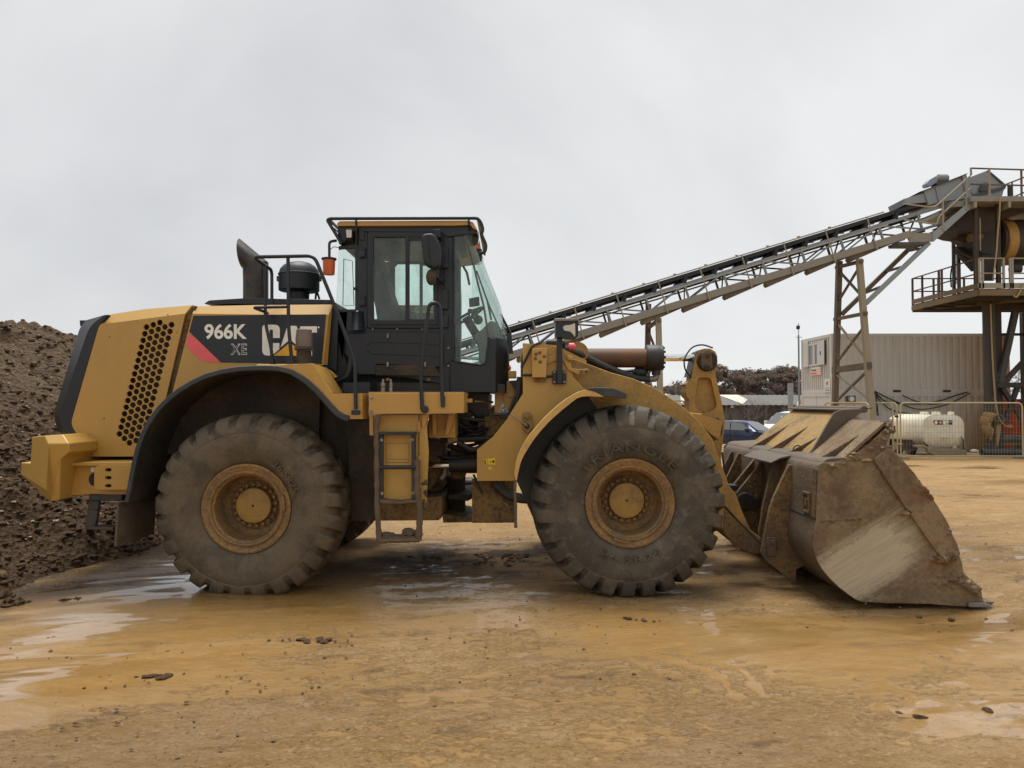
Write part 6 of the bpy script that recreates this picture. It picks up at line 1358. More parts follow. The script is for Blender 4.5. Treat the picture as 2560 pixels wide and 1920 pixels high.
cpart('stair_rail', MB().tube(path([P(*ZT(q)[0],20.42) for q in ((825,455),(1140,495),(1232,420),(1520,160))], .2), .03, 8), M['rail'])
cpart('stair_rail', MB().tube(path([P(*ZT(q)[0],20.42) for q in ((835,620),(1175,670),(1185,600),(1240,545),(1525,290))], .2), .03, 8), M['rail'])
# ---- trestles
def trestle(label, pn, pnb, pf, pfb, braces, tops, knee=None):
    X = P(*pn, YW).x; T = thing('conveyor_trestle', label, 'trestle', (X, 21.3, float(gz(21.3))), 'steel trestles carrying the conveyor')
    N0, F0 = P(*pn, 20.5), P(*pf, 22.2); N1, F1 = P(*pnb, 19.6), P(*pfb, 22.6)
    def down(a, b): 
        t = (float(gz(b.y)) - .1 - a.z) / (b.z - a.z); return a + (b - a) * t
    T_ = lambda name, mb, m: mb.build(name, m, T)
    a = MB(); a.bar(N0, down(N0, N1), .19, .20, up=(0,1,0)); T_('leg', a, M['trestle_l'])
    a = MB(); a.bar(F0, down(F0, F1), .19, .22, up=(0,1,0)); T_('leg', a, M['trestle'])
    def lerp(z, near): 
        A, B = (N0, N1) if near else (F0, F1); t = (z - A.z) / (B.z - A.z); return A + (B - A) * t
    for kind_, zf, zn in braces:
        a = MB()
        if kind_ == 'h': a.bar(lerp(zf, False) + Vector((0,.25,0)), lerp(zn, True) + Vector((0,-.2,0)), .13, .12); T_('cross_beam', a, M['trestle'])
        elif kind_ == 'd': a.bar(lerp(zf, False), lerp(zn, True), .07, .08); T_('brace', a, M['trestle'])
        else: a.bar(lerp(zf, False), lerp(zn, True), .07, .07); T_('brace', a, M['trestle_l'])
    if knee:
        for (q0, Y0, q1, Y1, m) in knee:
            a = MB(); a.bar(P(*q0, Y0), P(*q1, Y1), .15, .17, up=(0,1,0)); T_('knee_brace', a, m)
        for t in (.3, .62, .92):
            a = MB(); A = P(*knee[0][0], knee[0][1]).lerp(P(*knee[0][2], knee[0][3]), t); B = P(*knee[1][0], knee[1][1]).lerp(P(*knee[1][2], knee[1][3]), t); a.bar(A, B, .08, .08); T_('cross_beam', a, M['trestle'])
    return T
def Z7(*p): return zm(p, 1960, 780, 3.6867)
def zof(p, Y): return P(*p, Y).z
zf = lambda x, y: zof(Z7((x, y))[0], 22.3); zn = lambda x, y: zof(Z7((x, y))[0], 20.1)
zf8 = lambda x, y: zof(ZT((x, y))[0], 22.25); zn8 = lambda x, y: zof(ZT((x, y))[0], 20.4)
br = [('h', zf(470,60), zn(700,15)), ('h', zf(440,520), zn(800,483)), ('h', zf(440,545), zn(800,512)), ('l', zf(470,100), zn(740,450)), ('d', zf(505,470), zn(715,130)), ('l', zf(500,570), zn(780,810)), ('d', zf(470,835), zn(745,540)),
      ('h', zf8(120,1105), zn8(330,1055)), ('d', zf8(185,1150), zn8(355,1420)), ('d', zf8(175,1470), zn8(320,1100)), ('h', zf(430,870), zn(760,800) - 1.0)]
trestle('tall tapering steel trestle under the conveyor, in front of the stacked cabins', ZT((365,1030))[0], Z7((808,950))[0], ZT((158,1050))[0], Z7((468,880))[0], br, None,
        [(ZT((430,1490))[0], 20.45, ZT((1085,862))[0], 20.6, M['galv']), (ZT((185,1600))[0], 22.2, ZT((915,890))[0], 22.1, M['trestle'])])
z0 = P(1645, 700, YW).z
trestle('shorter steel trestle under the middle of the conveyor, seen above the tilt cylinder', (1646, 797), (1652, 1050), (1621, 760), (1616, 1050), [('h', zof((1621,820),22.3), zof((1646,800),20.4)), ('d', zof((1620,825),22.3), zof((1650,900),20.2)), ('d', zof((1620,940),22.3), zof((1648,890),20.2)), ('h', zof((1618,885),22.3), zof((1648,880),20.2)), ('d', zof((1618,930),22.3), zof((1650,1040),20.2))], None)
# ------------------------------------------------------------------ mixing plant at the right edge
PL = thing('mixing_plant', 'rusty elevated mixing plant with a banded drum and railed platforms at the right edge', 'mixing plant', (18.5, 22, float(gz(22))))
def pl(name, mb, m, **k): return mb.build(name, m, PL, **k)
zd = P(2446, 711, 20.2).z; zl = P(2446, 724, 20.2).z; X0 = P(2446, 711, 20.2).x; XR = 24.5; YB = 24.65
pl('lower_deck', MB().box(X0, XR, 20.2, YB, zl - .02, zl + .04), M['deck'])
for a, b in (((X0,20.2),(XR,20.2)), ((X0,20.2),(X0,YB)), ((X0,YB),(XR,YB)), ((X0+2.2,20.2),(X0+2.2,YB)), ((X0+4.2,20.2),(X0+4.2,YB))):
    pl('deck_beam', MB().bar((*a, zl - .12), (*b, zl - .12), .12, .2), M['deck'])
for k in range(6): pl('deck_joist', MB().bar((X0, 20.9 + k*.75, zl - .22), (XR, 20.9 + k*.75, zl - .22), .08, .14), M['plant'])
pl('deck_brace', MB().bar((X0+.1, YB, zl-.2), (X0+2.4, 20.4, zl-.3), .1, .1), M['deck'])
pl('kick_plate', MB().box(X0-.01, XR, 20.17, 20.19, zl+.05, zl + .24), M['rail']); pl('kick_plate', MB().box(X0-.03, X0-.01, 20.2, YB, zl+.05, zl+.24), M['deck'])
def rails(pts, z0, posts, m, hs=(1.15, .6), r=.028):
    for h in hs: pl('guard_rail', MB().tube([(x, y, z0 + h) for x, y in pts], r, 8), m)
    for x, y in posts: pl('rail_post', MB().bar((x, y, z0), (x, y, z0 + hs[0]), .07, .06), m)
gx = X0 + 1.05
rails([(X0+.04,20.2),(gx-.1,20.2)], zl, [(X0+.04,20.2),(X0+.16,20.2),(gx-.12,20.2)], M['rail']); rails([(gx+.12,20.2),(XR,20.2)], zl, [(gx+.12,20.2),(gx+.2,20.2),(gx+2.2,20.2)], M['rail'])
rails([(X0,20.25),(X0,YB)], zl, [(X0,20.3),(X0,21.4),(X0,22.5),(X0,22.7),(X0,23.9),(X0,YB)], M['railrust']); rails([(X0,YB),(XR,YB)], zl, [(X0+.9,YB),(X0+1.1,YB),(X0+2.2,YB),(X0+3,YB)], M['railrust'])
# columns and bracing under the deck
def col(px, Y, w, m, top=None, name='column'):
    x = P(px, 900, Y).x; z1 = (zl - .1) if top is None else top
    return pl(name, MB().box(x - w/2, x + w/2, Y - w/2, Y + w/2, float(gz(Y)) - .1, z1), m)
pl('column', MB().tube([(P(2475,900,21.9).x, 21.9, float(gz(21.9))-.1), (P(2473,900,21.9).x, 21.9, zl-.1)], .215, 20), M['column'])
col(2495, 22.2, .2, M['plant']); col(2585, 21.9, .42, M['column']); col(2560, 24.9, .2, M['plant'])
pl('cable_pipe', MB().tube([(P(2481,900,21.6).x, 21.6, zl), (P(2482,900,21.6).x, 21.6, 2.0)], .03, 8), M['cable'])
for a, b, w_, m in ((Z7((2130,0))[0], Z7((1990,650))[0], .2, M['column']), (Z7((2020,655))[0], Z7((2260,400))[0], .16, M['plant']), (Z7((2010,700))[0], Z7((2105,850))[0], .15, M['plant']), (Z7((2150,695))[0], Z7((2035,1010))[0], .15, M['plant']), (Z7((2105,850))[0], Z7((2240,1060))[0], .15, M['plant']), (Z7((2200,690))[0], Z7((2250,800))[0], .15, M['plant'])):
    pl('brace', MB().bar(P(*a, 22.0), P(*b, 22.0), w_, w_, up=(0,1,0)), m)
pl('tie_beam', MB().bar(P(*Z7((1955,675))[0], 21.95), P(*Z7((2300,672))[0], 21.95), .14, .2), M['plant'])
pl('tie_beam', MB().bar(P(*Z7((2000,207))[0], 22.3), P(*Z7((2300,207))[0], 22.3), .1, .1), M['plant'])
# drum, chute, posts between the decks
dc = Vector((P(2478, 607, 22.2).x, 22.2, P(2494, 607, 22.2).z))
pl('drum', MB().lathe([(.02,-.05),(.55,-.02),(.84,.04),(.88,.16),(.88,4.2)], dc, 'x', 48), M['drum'])
pl('drum_band', MB().lathe([(.885,.12),(.925,.14),(.925,.50),(.885,.52)], dc, 'x', 48, cap=False), M['drum_band'])
pl('drum_shell', MB().lathe([(.886,.9),(.90,.92),(.90,4.0)], dc, 'x', 48, cap=False), M['drum_grey'])
pl('drum_roller', MB().lathe([(.2,-.15),(.2,.15)], (dc.x + .6, 21.7, dc.z - 1.12), 'x', 18), M['drum'])
zu0 = P(2429, 503, 20.2).z; zu1 = P(2429, 489, 20.2).z; XU = P(2429, 489, 20.2).x
pl('upper_deck', MB().box(XU, XR, 20.2, 23.6, zu0, zu1 - .02), M['channel'])
pl('upper_deck_lip', MB().box(XU - .5, XU + .3, 20.5, 21.1, zu0 - .12, zu0 + .1), M['channel'])
for xx in (XU + .1, XU + 1.35, XU + 2.6): pl('deck_bracket', MB().prism([(xx, zu0), (xx + .12, zu0), (xx + .10, zu0 - .22), (xx + .02, zu0 - .22)], 20.22, 20.9), M['rail'])
def cpl(name, pts, y0, y1, m): return pl(name, MB().prism([(P(x, y, y0).x, P(x, y, y0).z) for x, y in ZT(*pts)], y0, y1), m)
cpl('feed_chute', ((1375,640),(1480,540),(1600,430),(1840,430),(1830,640),(1700,740),(1620,760),(1480,740),(1375,700)), 21.0, 22.6, M['plant'])
cpl('chute_web', ((1840,470),(2074,430),(2140,520),(1840,615)), 21.2, 23.0, M['plant'])
cpl('chute_lower', ((1480,740),(1830,640),(1830,1000),(1640,960),(1550,900),(1540,830),(1470,790)), 21.4, 22.4, M['plant'])
pl('spout', MB().tube(path([P(*ZT(q)[0], 21.7) for q in ((1560,800),(1440,790),(1395,860))], .3), .17, 14), M['drum'])
pl('spout', MB().tube([P(*ZT((1500,800))[0], 21.3), P(*ZT((1620,790))[0], 21.3)], .2, 14), M['deck'])
cpl('counter_arm', ((1370,900),(1440,900),(1580,1040),(1600,1120),(1560,1150),(1380,950)), 22.0, 22.2, M['plant'])
cpl('counter_arm', ((1450,930),(1560,900),(1560,930),(1470,950)), 22.0, 22.2, M['plant'])
for xa, Y, m in ((1580,20.6,M['plant']),(1810,20.6,M['plant']),(1400,22.6,M['plant']),(1348,23.4,M['plant'])):
    b = P(*ZT((xa,1285))[0], Y); pl('deck_post', MB().bar((b.x, Y, zl), (b.x, Y, zu0), .13 if xa > 1500 else .1, .13 if xa > 1500 else .1), m)
cpl('ladder_plate', ((1650,985),(1785,985),(1765,1250),(1650,1250)), 20.9, 21.0, M['plant'])
pl('chain', MB().tube([P(*ZT((1618,600))[0], 20.5), P(*ZT((1622,940))[0], 20.5)], .02, 6), M['rail'])
hz = [P(*ZT(q)[0], 20.1) for q in ((1826,380),(1822,560),(1800,760),(1790,960),(1770,1100),(1755,1240))]
pl('air_hose', MB().tube(path(hz, .4, 6), .026, 8), M['hose'])
hz = [P(*ZT(q)[0], 20.1) for q in ((2110,1240),(2060,1300),(2030,1370),(2000,1425),(1965,1410))]; pl('air_hose', MB().tube(path(hz, .3, 6), .03, 8), M['hose'])
hz = [P(*ZT(q)[0], 20.4) for q in ((1250,740),(1340,860),(1400,960),(1560,1030))]; pl('cable', MB().tube(path(hz, .4, 6), .022, 6), M['cable'])
hz = [P(*ZT(q)[0], 21.4) for q in ((1350,900),(1345,1040),(1310,1180),(1320,1320))]; pl('cable', MB().tube(path(hz, .4, 6), .03, 6), M['cable'])
mb = MB()
for k in range(26):
    q = P(*ZT((1365, 960 + k*13))[0], 21.6); mb.box(q.x - .05, q.x + .05, 21.57, 21.63, q.z - .012, q.z + .012)
pl('cable_chain', mb, M['cable'])
for h0, h1, y in ((85,100,20.25),(250,262,20.25)):
    a, b = P(*ZT((1520,h0))[0], y), P(*ZT((2300,h1+8))[0], y); pl('guard_rail', MB().tube([a, b], .032, 8), M['railrust'])
for xa, ya, yb in ((1522,85,155),(1714,90,440),(2046,98,440)): pl('rail_post', MB().tube([P(*ZT((xa,ya))[0],20.25), P(*ZT((xa+4,yb))[0],20.25)], .038, 8), M['rail'] if xa < 2000 else M['railrust'])
for a, b in (((1880,255),(2140,155)),((1960,385),(2140,310))): pl('guard_rail', MB().tube([P(*ZT(a)[0],22.4), P(*ZT(b)[0],20.9)], .03, 8), M['railrust'])
pl('rail_post', MB().tube([P(*ZT((1950,232))[0],22.0), P(*ZT((1955,380))[0],22.0)], .03, 8), M['railrust'])
pl('deck_plate', MB().box(P(*ZT((1900,300))[0],21).x, P(*ZT((1900,300))[0],21).x+.12, 20.9, 21.0, zu1, zu1+.6), M['plant'])
# ------------------------------------------------------------------ stacked cabins
YN = 26.5; XC = P(2079, 900, YN).x; XE = P(2524, 900, YN).x; YE = 30.0
zt = P(2079, 834.5, YN).z; zj = P(2079, 982, YN).z; zg = float(gz(27)) - .05
def corr(a, b, depth, n, axis):
    out = []; 
    for k in range(n):
        for t, d in ((0,0),(.38,0),(.5,depth),(.88,depth)): out.append((a + (b - a) * (k + t) / n, d))
    out.append((b, 0)); return out
def cabin(name, label, z0, z1, win):
    T = thing(name, label, 'site cabin', ((XC + XE) / 2, (YN + YE) / 2, z0), 'stacked site cabins')
    t_ = lambda nm, mb, m, par=None, **k: mb.build(nm, m, par or T, **k)
    fr = .16
    t_('core', MB().box(XC + .05, XE - .05, YN + .05, YE - .05, z0 + .04, z1 - .04), M['cont'])
    s = corr(XC + fr, XE - fr, .085, 26, 'x'); t_('side_wall', MB().shell([[(x, YN + .008 + d, z) for x, d in s] for z in (z0 + .2, z1 - .13)], (0, .004, 0)), M['cont'], ang=20)
    if win:
        s = corr(YN + fr, YE - fr, .06, 14, 'y'); t_('end_wall', MB().shell([[(XC + .008 + d, y, z) for y, d in s] for z in (z0 + .2, z1 - .13)], (.004, 0, 0)), M['cont'], ang=20)
    else:
        for a, b in ((YN + fr, (YN + YE)/2 - .02), ((YN + YE)/2 + .02, YE - fr)): t_('end_panel', MB().box(XC + .02, XC + .045, a, b, z0 + .1, z1 - .13), M['cont'], bevel=.01)
    for x, y in ((XC, YN), (XE - fr, YN), (XC, YE - fr), (XE - fr, YE - fr)): t_('corner_post', MB().box(x - .004, x + fr + .004, y - .004, y + fr + .004, z0, z1), M['cont'])
    for z, h in ((z0, .19), (z1 - .13, .13)):
        t_('rail', MB().box(XC + fr, XE - fr, YN, YN + .06, z, z + h), M['cont']); t_('rail', MB().box(XC, XC + .06, YN + fr, YE - fr, z, z + h), M['cont'])
    t_('roof', MB().box(XC + .02, XE - .02, YN + .02, YE - .02, z1 - .02, z1 + .015), M['cont'])
    if win:
        for k in range(2):
            xx = XC + 2.75 + k * 2.25; t_('fork_pocket', MB().box(xx, xx + .36, YN - .006, YN + .03, z0 + .04, z0 + .15), M['deepblack'])
    return T
UP = cabin('site_cabin', 'upper dusty cream steel cabin with a shuttered window, stacked on another cabin', zj - .02, zt, True)
LO = cabin('site_cabin', 'lower cream steel cabin under the one with the window, behind the mesh fence', zg, zj - .03, False)
ye = lambda px: (P(px, 900, 0).x and XC * FPX / (px - 1280) + CAMY)
def end_rect(px0, px1, py0, py1):       # on the end wall: photo column -> depth, row -> height
    y0, y1 = ye(px0), ye(px1); ym = (y0 + y1) / 2; return sorted((y0, y1)), P(2079, py1, ym).z, P(2079, py0, ym).z
def Zs(x, y): return 2000 + x / 6.383, 800 + y / 6.383
def epx(a, b): return end_rect(Zs(a[0],0)[0], Zs(b[0],0)[0], Zs(0,a[1])[1], Zs(0,b[1])[1])
(wa, wb), wz0, wz1 = epx((150,375),(305,735))
wf = MB().prism([(wa,wz0),(wb,wz0),(wb,wz1),(wa,wz1)], XC - .03, XC + .05, [[(wa+.09,wz0+.08),(wb-.06,wz0+.08),(wb-.06,wz1-.08),(wa+.09,wz1-.08)]], plane='x').build('window_frame', M['cont'], UP)
MB().box(XC - .004, XC + .002, wa + .05, wb - .05, wz0 + .05, wz1 - .05).build('window_pane', M['win'], UP)
ym_ = wa + (wb - wa) * .45; MB().box(XC - .02, XC - .006, ym_ - .14, ym_ + .14, wz0 + .08, wz1 - .08).build('window_curtain', M['cont'], UP)
MB().box(XC - .05, XC - .02, ym_ - .03, ym_ + .03, wz0 + .06, wz1 - .06).build('window_mullion', M['sign_white'], UP)
(sa, sb), sz0, sz1 = epx((80,350),(155,755)); MB().box(XC - .06, XC - .03, wb + .0, sb + .05, sz0, sz1).build('window_shutter', M['cont'], UP, bevel=.006)
(sa, sb), sz0, sz1 = epx((305,335),(415,715)); s2 = MB().box(XC - .08, XC - .05, sa - .02, wa, sz0, sz1).build('window_shutter', M['cont'], UP, bevel=.006)
MB().box(XC - .1, XC - .08, (sa+wa)/2 - .03, (sa+wa)/2 + .03, (sz0+sz1)/2 - .1, (sz0+sz1)/2 + .08).build('shutter_latch', M['deepblack'], UP)
MB().box(XC - .07, XC - .02, sa - .08, sa - .03, sz0, sz1).build('shutter_edge', M['deepblack'], UP)
def end_sign(name, label, a, b, m, cat='sign'):
    (ya, yb), z0, z1 = epx(a, b); T = MB().box(XC - .03, XC - .012, ya, yb, z0, z1).build(name, m); tag(T, label, cat); return T, ya, yb, z0, z1
def on_end(x): return lambda yy, z: (x, yy, z)
T, ya, yb, z0, z1 = end_sign('sign', 'white rectangular company sign with an orange strip below the cabin window', (185,755),(350,880), M['sign_white'])
ysp = ya + (yb - ya) * .42
mb = MB(); mb.add([(XC-.033, yb-.03, z0+.04),(XC-.033, ysp, z0+.04),(XC-.033, ysp, z0+(z1-z0)*.38),(XC-.033, yb-.03, z0+(z1-z0)*.38)], [(0,1,2,3)]); mb.build('sign_strip', M['sign_red'], T)
mb = MB(); mb.add([(XC-.033, ysp-.01, z0+.04),(XC-.033, ya+.03, z0+.04),(XC-.033, ya+.03, z1-.05),(XC-.033, ysp-.01, z1-.05)], [(0,1,2,3)]); mb.build('sign_panel', M['sign_pink'], T)
mb = MB(); text_fit(mb, 'Wernick', yb - .05, ysp + .03, z0 + (z1-z0)*.5, z1 - .06, on_end(XC - .036), .03); mb.build('sign_letters', M['dec_black'], T)
mb = MB()
for k in range(3): mb.box(XC - .037, XC - .034, ya + .1, ysp - .06, z0 + .08 + k*(z1-z0)*.3, z0 + .08 + k*(z1-z0)*.3 + .05)
mb.build('sign_lines', M['sign_white'], T)
T, ya, yb, z0, z1 = end_sign('sign', 'white safety notice with a ringed tick near the corner of the upper cabin', (402,938),(490,1150), M['sign_white'])
mb = MB(); cy, cz, r = (ya+yb)/2, z1 - (z1-z0)*.33, (z1-z0)*.24
mb.lathe([(r,0),(r*.85,0)], (XC - .034, cy, cz), 'x', 24, cap=False); mb.build('notice_ring', M['sign_pink'], T)
mb = MB(); mb.bar((XC-.035, cy + r*.45, cz+.02), (XC-.035, cy + .02, cz - r*.45), .01, .05); mb.bar((XC-.035, cy + .02, cz - r*.45), (XC-.035, cy - r*.5, cz + r*.5), .01, .05); mb.build('notice_tick', M['dec_black'], T)
mb = MB(); mb.box(XC-.034, XC-.031, ya+.06, yb-.06, z0+(z1-z0)*.28, z0+(z1-z0)*.34); mb.box(XC-.034, XC-.031, ya+.06, yb-.06, z0+.05, z0+.12); mb.build('notice_lines', M['galv'], T)
fl_ = P(2127, 998, 26.45); fT = thing('floodlight', 'small round floodlight on the lower cabin wall beside the trestle leg', 'floodlight', fl_)
MB().lathe([(.14,0),(.14,-.1),(.1,-.12)], fl_, 'y', 16).build('lamp_housing', M['galv'], fT); MB().lathe([(.1,-.121),(.06,-.135)], fl_, 'y', 16).build('lamp_glass', M['sign_white'], fT)
MB().box(fl_.x - .2, fl_.x + .24, 26.485, 26.497, fl_.z - .12, fl_.z + .16).build('lamp_plate', M['shed_roof'], fT)
for i, (pts, r) in enumerate([(((2187,980),(2210,1004),(2240,1008),(2300,1011),(2350,1003),(2390,988),(2420,980)), .03), (((2187,978),(2230,1000),(2290,1025),(2340,1020),(2385,1005),(2425,983)), .028), (((2187,980),(2200,1005),(2232,1028),(2278,1034)), .028), (((2256,988),(2290,1004),(2330,1012),(2360,1008)), .025), (((2189,978),(2192,1015),(2192,1035),(2196,1040),(2194,1020),(2190,985)), .022)]):
    o = MB().tube(path([P(*q, 26.40 - .01 * i) for q in pts], .5, 6), r, 6).build('cable', M['cable'])
    tag(o, ['black cable hanging in the longest shallow loop across the lower cabin', 'second black cable sagging lower across the cabin front', 'black cable dropping steeply towards the fuel tank', 'short black cable crossing the middle of the cabin', 'coiled loop of black cable just right of the trestle leg'][i], 'cable', 'cables slung along the lower cabin')
# mast, pole, planks
mT = thing('camera_mast', 'slim grey mast with a small camera on top at the left edge of the cabins', 'mast', (P(1997, 900, 30.2).x, 30.2, float(gz(30))))
b = P(1997, 900, 30.2); zc_ = P(1997, 838, 30.2).z
MB().tube([(b.x, 30.2, float(gz(30))), (b.x, 30.2, zc_)], .045, 8).build('pole', M['galv'], mT); MB().tube([(b.x, 30.2, zc_), (b.x, 30.2, zc_ + .6)], .02, 6).build('pole_top', M['galv'], mT)
MB().lathe([(.02,-.1),(.09,-.06),(.09,.08),(.03,.12)], (b.x - .02, 30.2, P(1997, 819, 30.2).z), 'z', 12).build('camera', M['deepblack'], mT)
MB().bar((b.x - .14, 30.2, zc_ - .1), (b.x + .16, 30.2, zc_ - .1), .03, .03).build('bracket', M['galv'], mT)
q = P(1976, 958, 52); pT = MB().tube([(q.x, 52, float(gz(50))), (q.x, 52, q.z)], .22, 12).build('post', M['galv']); tag(pT, 'plain grey post standing in front of the long shed', 'post')
for i, (xa, xb, m) in enumerate(((1996, 2004, M['wood']), (1992, 2000, M['sign_white']))):
    a = P(xa - 3, 1040, 29.2); b = P(xb - 1, 1000 + 4 * i, 30.3); a.z = float(gz(29)); o = MB().bar(a, b, .22, .05).build('plank', m)
    tag(o, ['bare wood plank leaning against the end of the cabins', 'white painted plank leaning beside the bare wood one'][i], 'plank', 'planks leaning on the cabins')
# ------------------------------------------------------------------ mesh fence panels
def fence_panel(a, b, label, ztop=1.83, mesh=True):
    a = Vector(a); b = Vector(b); za, zb = float(gz(a.y)), float(gz(b.y)); d = (b - a); Ln = d.length; d.normalize()
    T = thing('fence_panel', label, 'fence panel', (a.x, a.y, za), 'temporary mesh fence panels')
    A0, B0 = Vector((a.x, a.y, za)), Vector((b.x, b.y, zb)); A1, B1 = Vector((a.x, a.y, ztop)), Vector((b.x, b.y, ztop))
    t_ = lambda nm, mb, m: mb.build(nm, m, T)
    t_('frame', MB().tube(path([A0, A1, B1, B0], .18, 6), .028, 8), M['fence'])
    t_('bottom_rail', MB().tube([A0 + Vector((0,0,.09)), B0 + Vector((0,0,.09))], .024, 8), M['fence'])
    for q in (A0, B0): t_('foot', MB().box(q.x - .13, q.x + .13, q.y - .32, q.y + .32, q.z - .02, q.z + .09), M['chassis'])
    if mesh:
        w_ = MB(); n = int(Ln / .105)
        for k in range(1, n): 
            p0 = A0.lerp(B0, k/n) + Vector((0,0,.1)); p1 = A1.lerp(B1, k/n); w_.bar(p0, p1, .0055, .0055, up=(1,0,0))
        for k in range(1, 9):
            w_.bar(A0.lerp(A1, .05 + k*.105), B0.lerp(B1, .05 + k*.105), .0055, .0055)
        kind(t_('mesh_wires', w_, M['wire']), 'stuff')
    return T
F = lambda px, Y: (P(px, 1050, Y).x, Y, 0)
FP = fence_panel(F(2251, 19.0), F(2556, 19.0), 'cream mesh fence panel square-on in front of the fuel tank trailer', 1.76)
fence_panel(F(2243, 19.05), F(2062, 21.5), 'cream mesh fence panel angling back from the fuel trailer towards the bucket', 1.76, False)
fence_panel(F(2232, 19.7), F(2096, 22.4), 'cream mesh fence panel standing just behind the angled one', 1.74, False)
fence_panel(F(2172, 18.6), F(2078, 20.6), 'cream fence panel whose rounded top shows above the bucket board', 1.76, False)
fence_panel(F(1714, 20.5), F(1600, 20.5), 'cream fence panel whose rounded top shows beside the bell crank lever', 1.83, False)
clamp = MB().box(P(2244,1100,19).x - .02, P(2252,1100,19).x + .02, 18.94, 19.06, .3, .36).build('clamp', M['fence'], FP)
MB().box(P(2244,1040,19).x - .08, P(2244,1040,19).x - .0, 18.93, 19.06, 1.25, 1.33).build('clamp', M['deepblack'], FP)
# ------------------------------------------------------------------ fuel tank trailer
TY0, TY1 = 21.2, 24.0
TT = thing('tank_trailer', 'cream fuel tank trailer with hazard labels behind the mesh fence', 'trailer', (P(2358, 1080, TY0).x, 22.6, float(gz(22.6))))
def tt(name, mb, m, **k): return mb.build(name, m, TT, **k)
def sup(px0, px1, py0, py1, Y, n=48, e=3.8):
    a = P(px0, py1, Y); b = P(px1, py0, Y); cx, cz = (a.x+b.x)/2, (a.z+b.z)/2; rx, rz = (b.x-a.x)/2, (b.z-a.z)/2
    return [(cx + rx*math.copysign(abs(math.cos(t))**(2/e), math.cos(t)), Y, cz + rz*math.copysign(abs(math.sin(t))**(2/e), math.sin(t))) for t in np.linspace(0, 2*math.pi, n, endpoint=False)]
r0 = sup(2308, 2410, 1037, 1117, TY0)
def sc(r, k, Y): 
    cx = sum(p[0] for p in r)/len(r); cz = sum(p[2] for p in r)/len(r); return [(cx + (p[0]-cx)*k, Y, cz + (p[2]-cz)*k) for p in r]
tk = MB().loft([sc(r0,.02,TY0-.10), sc(r0,.6,TY0-.09), sc(r0,.93,TY0-.03), r0, sc(r0,.985,TY0+.05), sc(r0,.985,TY1-.3), sc(r0,.90,TY1-.05), sc(r0,.55,TY1+.02), sc(r0,.02,TY1+.04)], closed=True)
tt('tank', tk, M['tank'], ang=50)
tt('tank_rim', MB().loft([sc(r0,1.0,TY0-.015), sc(r0,1.012,TY0+.01), sc(r0,1.0,TY0+.04)], closed=True), M['tank'])
for px, w_ in ((2315, 16), (2382, 9), (2345, 16)):
    a = P(px, 1036, TY0 + (.2 if px > 2340 else 1.0)); tt('filler_cap', MB().box(a.x - w_*.007, a.x + w_*.007, a.y, a.y + .25, a.z - .1, a.z + .10), M['tank'], bevel=.02)
lb = lambda x, y: 2200 + x/7.9, 
def zl_(x, y): return (2200 + x/7.9, 990 + y/7.9)
YL = TY0 - .105
def lab(nm, pts, m, dy=0, par=None):
    mb = MB(); mb.add([tuple(P(*zl_(x, y), YL - dy)) for x, y in pts], [tuple(range(len(pts)))]); return mb.build(nm, m, par or TT)
lbl = MB().prism([(P(*zl_(x, y), YL - .004).x, P(*zl_(x, y), YL - .004).z) for x, y in ((1075,478),(1432,478),(1432,566),(1100,566),(1062,522))], YL - .004, YL + .03).build('hazard_label', M['dec_black'], TT)
lab('label_diamond', ((1110,482),(1148,522),(1110,564),(1072,522)), M['dec_white'], .008, lbl); lab('label_diamond', ((1195,482),(1235,522),(1195,564),(1155,522)), M['dec_red'], .008, lbl)
lab('label_panel', ((1240,482),(1298,482),(1298,564),(1240,564)), M['dec_white'], .008, lbl); lab('label_panel', ((1304,482),(1352,482),(1352,564),(1304,564)), M['dec_white'], .008, lbl); lab('label_panel', ((1372,492),(1420,492),(1420,528),(1372,528)), M['galv'], .008, lbl)
lab('label_fish', ((1318,525),(1340,530),(1338,552),(1320,548)), M['dec_black'], .010, lbl); lab('label_flame', ((1190,505),(1208,515),(1204,540),(1188,535)), M['dec_white'], .010, lbl)
lab('tank_slot', ((1205,828),(1318,828),(1318,838),(1205,838)), M['galv'], .0)
xl = min(p[0] for p in r0) - .006; 
def yl(px): return xl * FPX / (px - 1280) + CAMY
def side(nm, px0, px1, py0, py1, m, dx=0):
    y0, y1 = yl(px0), yl(px1); ym = (y0 + y1)/2; za, zb = P(2230, py1, ym).z, P(2230, py0, ym).z
    return MB().box(xl - .012 - dx, xl + .12, min(y0, y1), max(y0, y1), za, zb).build(nm, m, TT), y0, y1, za, zb
o, y0, y1, za, zb = side('number_board', 2216, 2236, 1064, 1080, M['dec_black'])
mb = MB(); text_fit(mb, 'BBI', y0 - .05, y0 + (y1 - y0)*.58, za + .06, zb - .06, lambda yy, z: (xl - .016, yy, z), .02); mb.build('board_letters', M['dec_white'], o)
mb = MB(); mb.lathe([(.10,0),(.0,-.001)], (xl - .016, y0 + (y1-y0)*.8, (za+zb)/2), 'x', 8); mb.build('board_octagon', M['dec_red'], o)
side('blue_sticker', 2214, 2222, 1049, 1056, M['sign_blue']); side('orange_sticker', 2223, 2229, 1048, 1060, M['hose'])
gzt = lambda y: float(gz(y))
xw = xl + .10
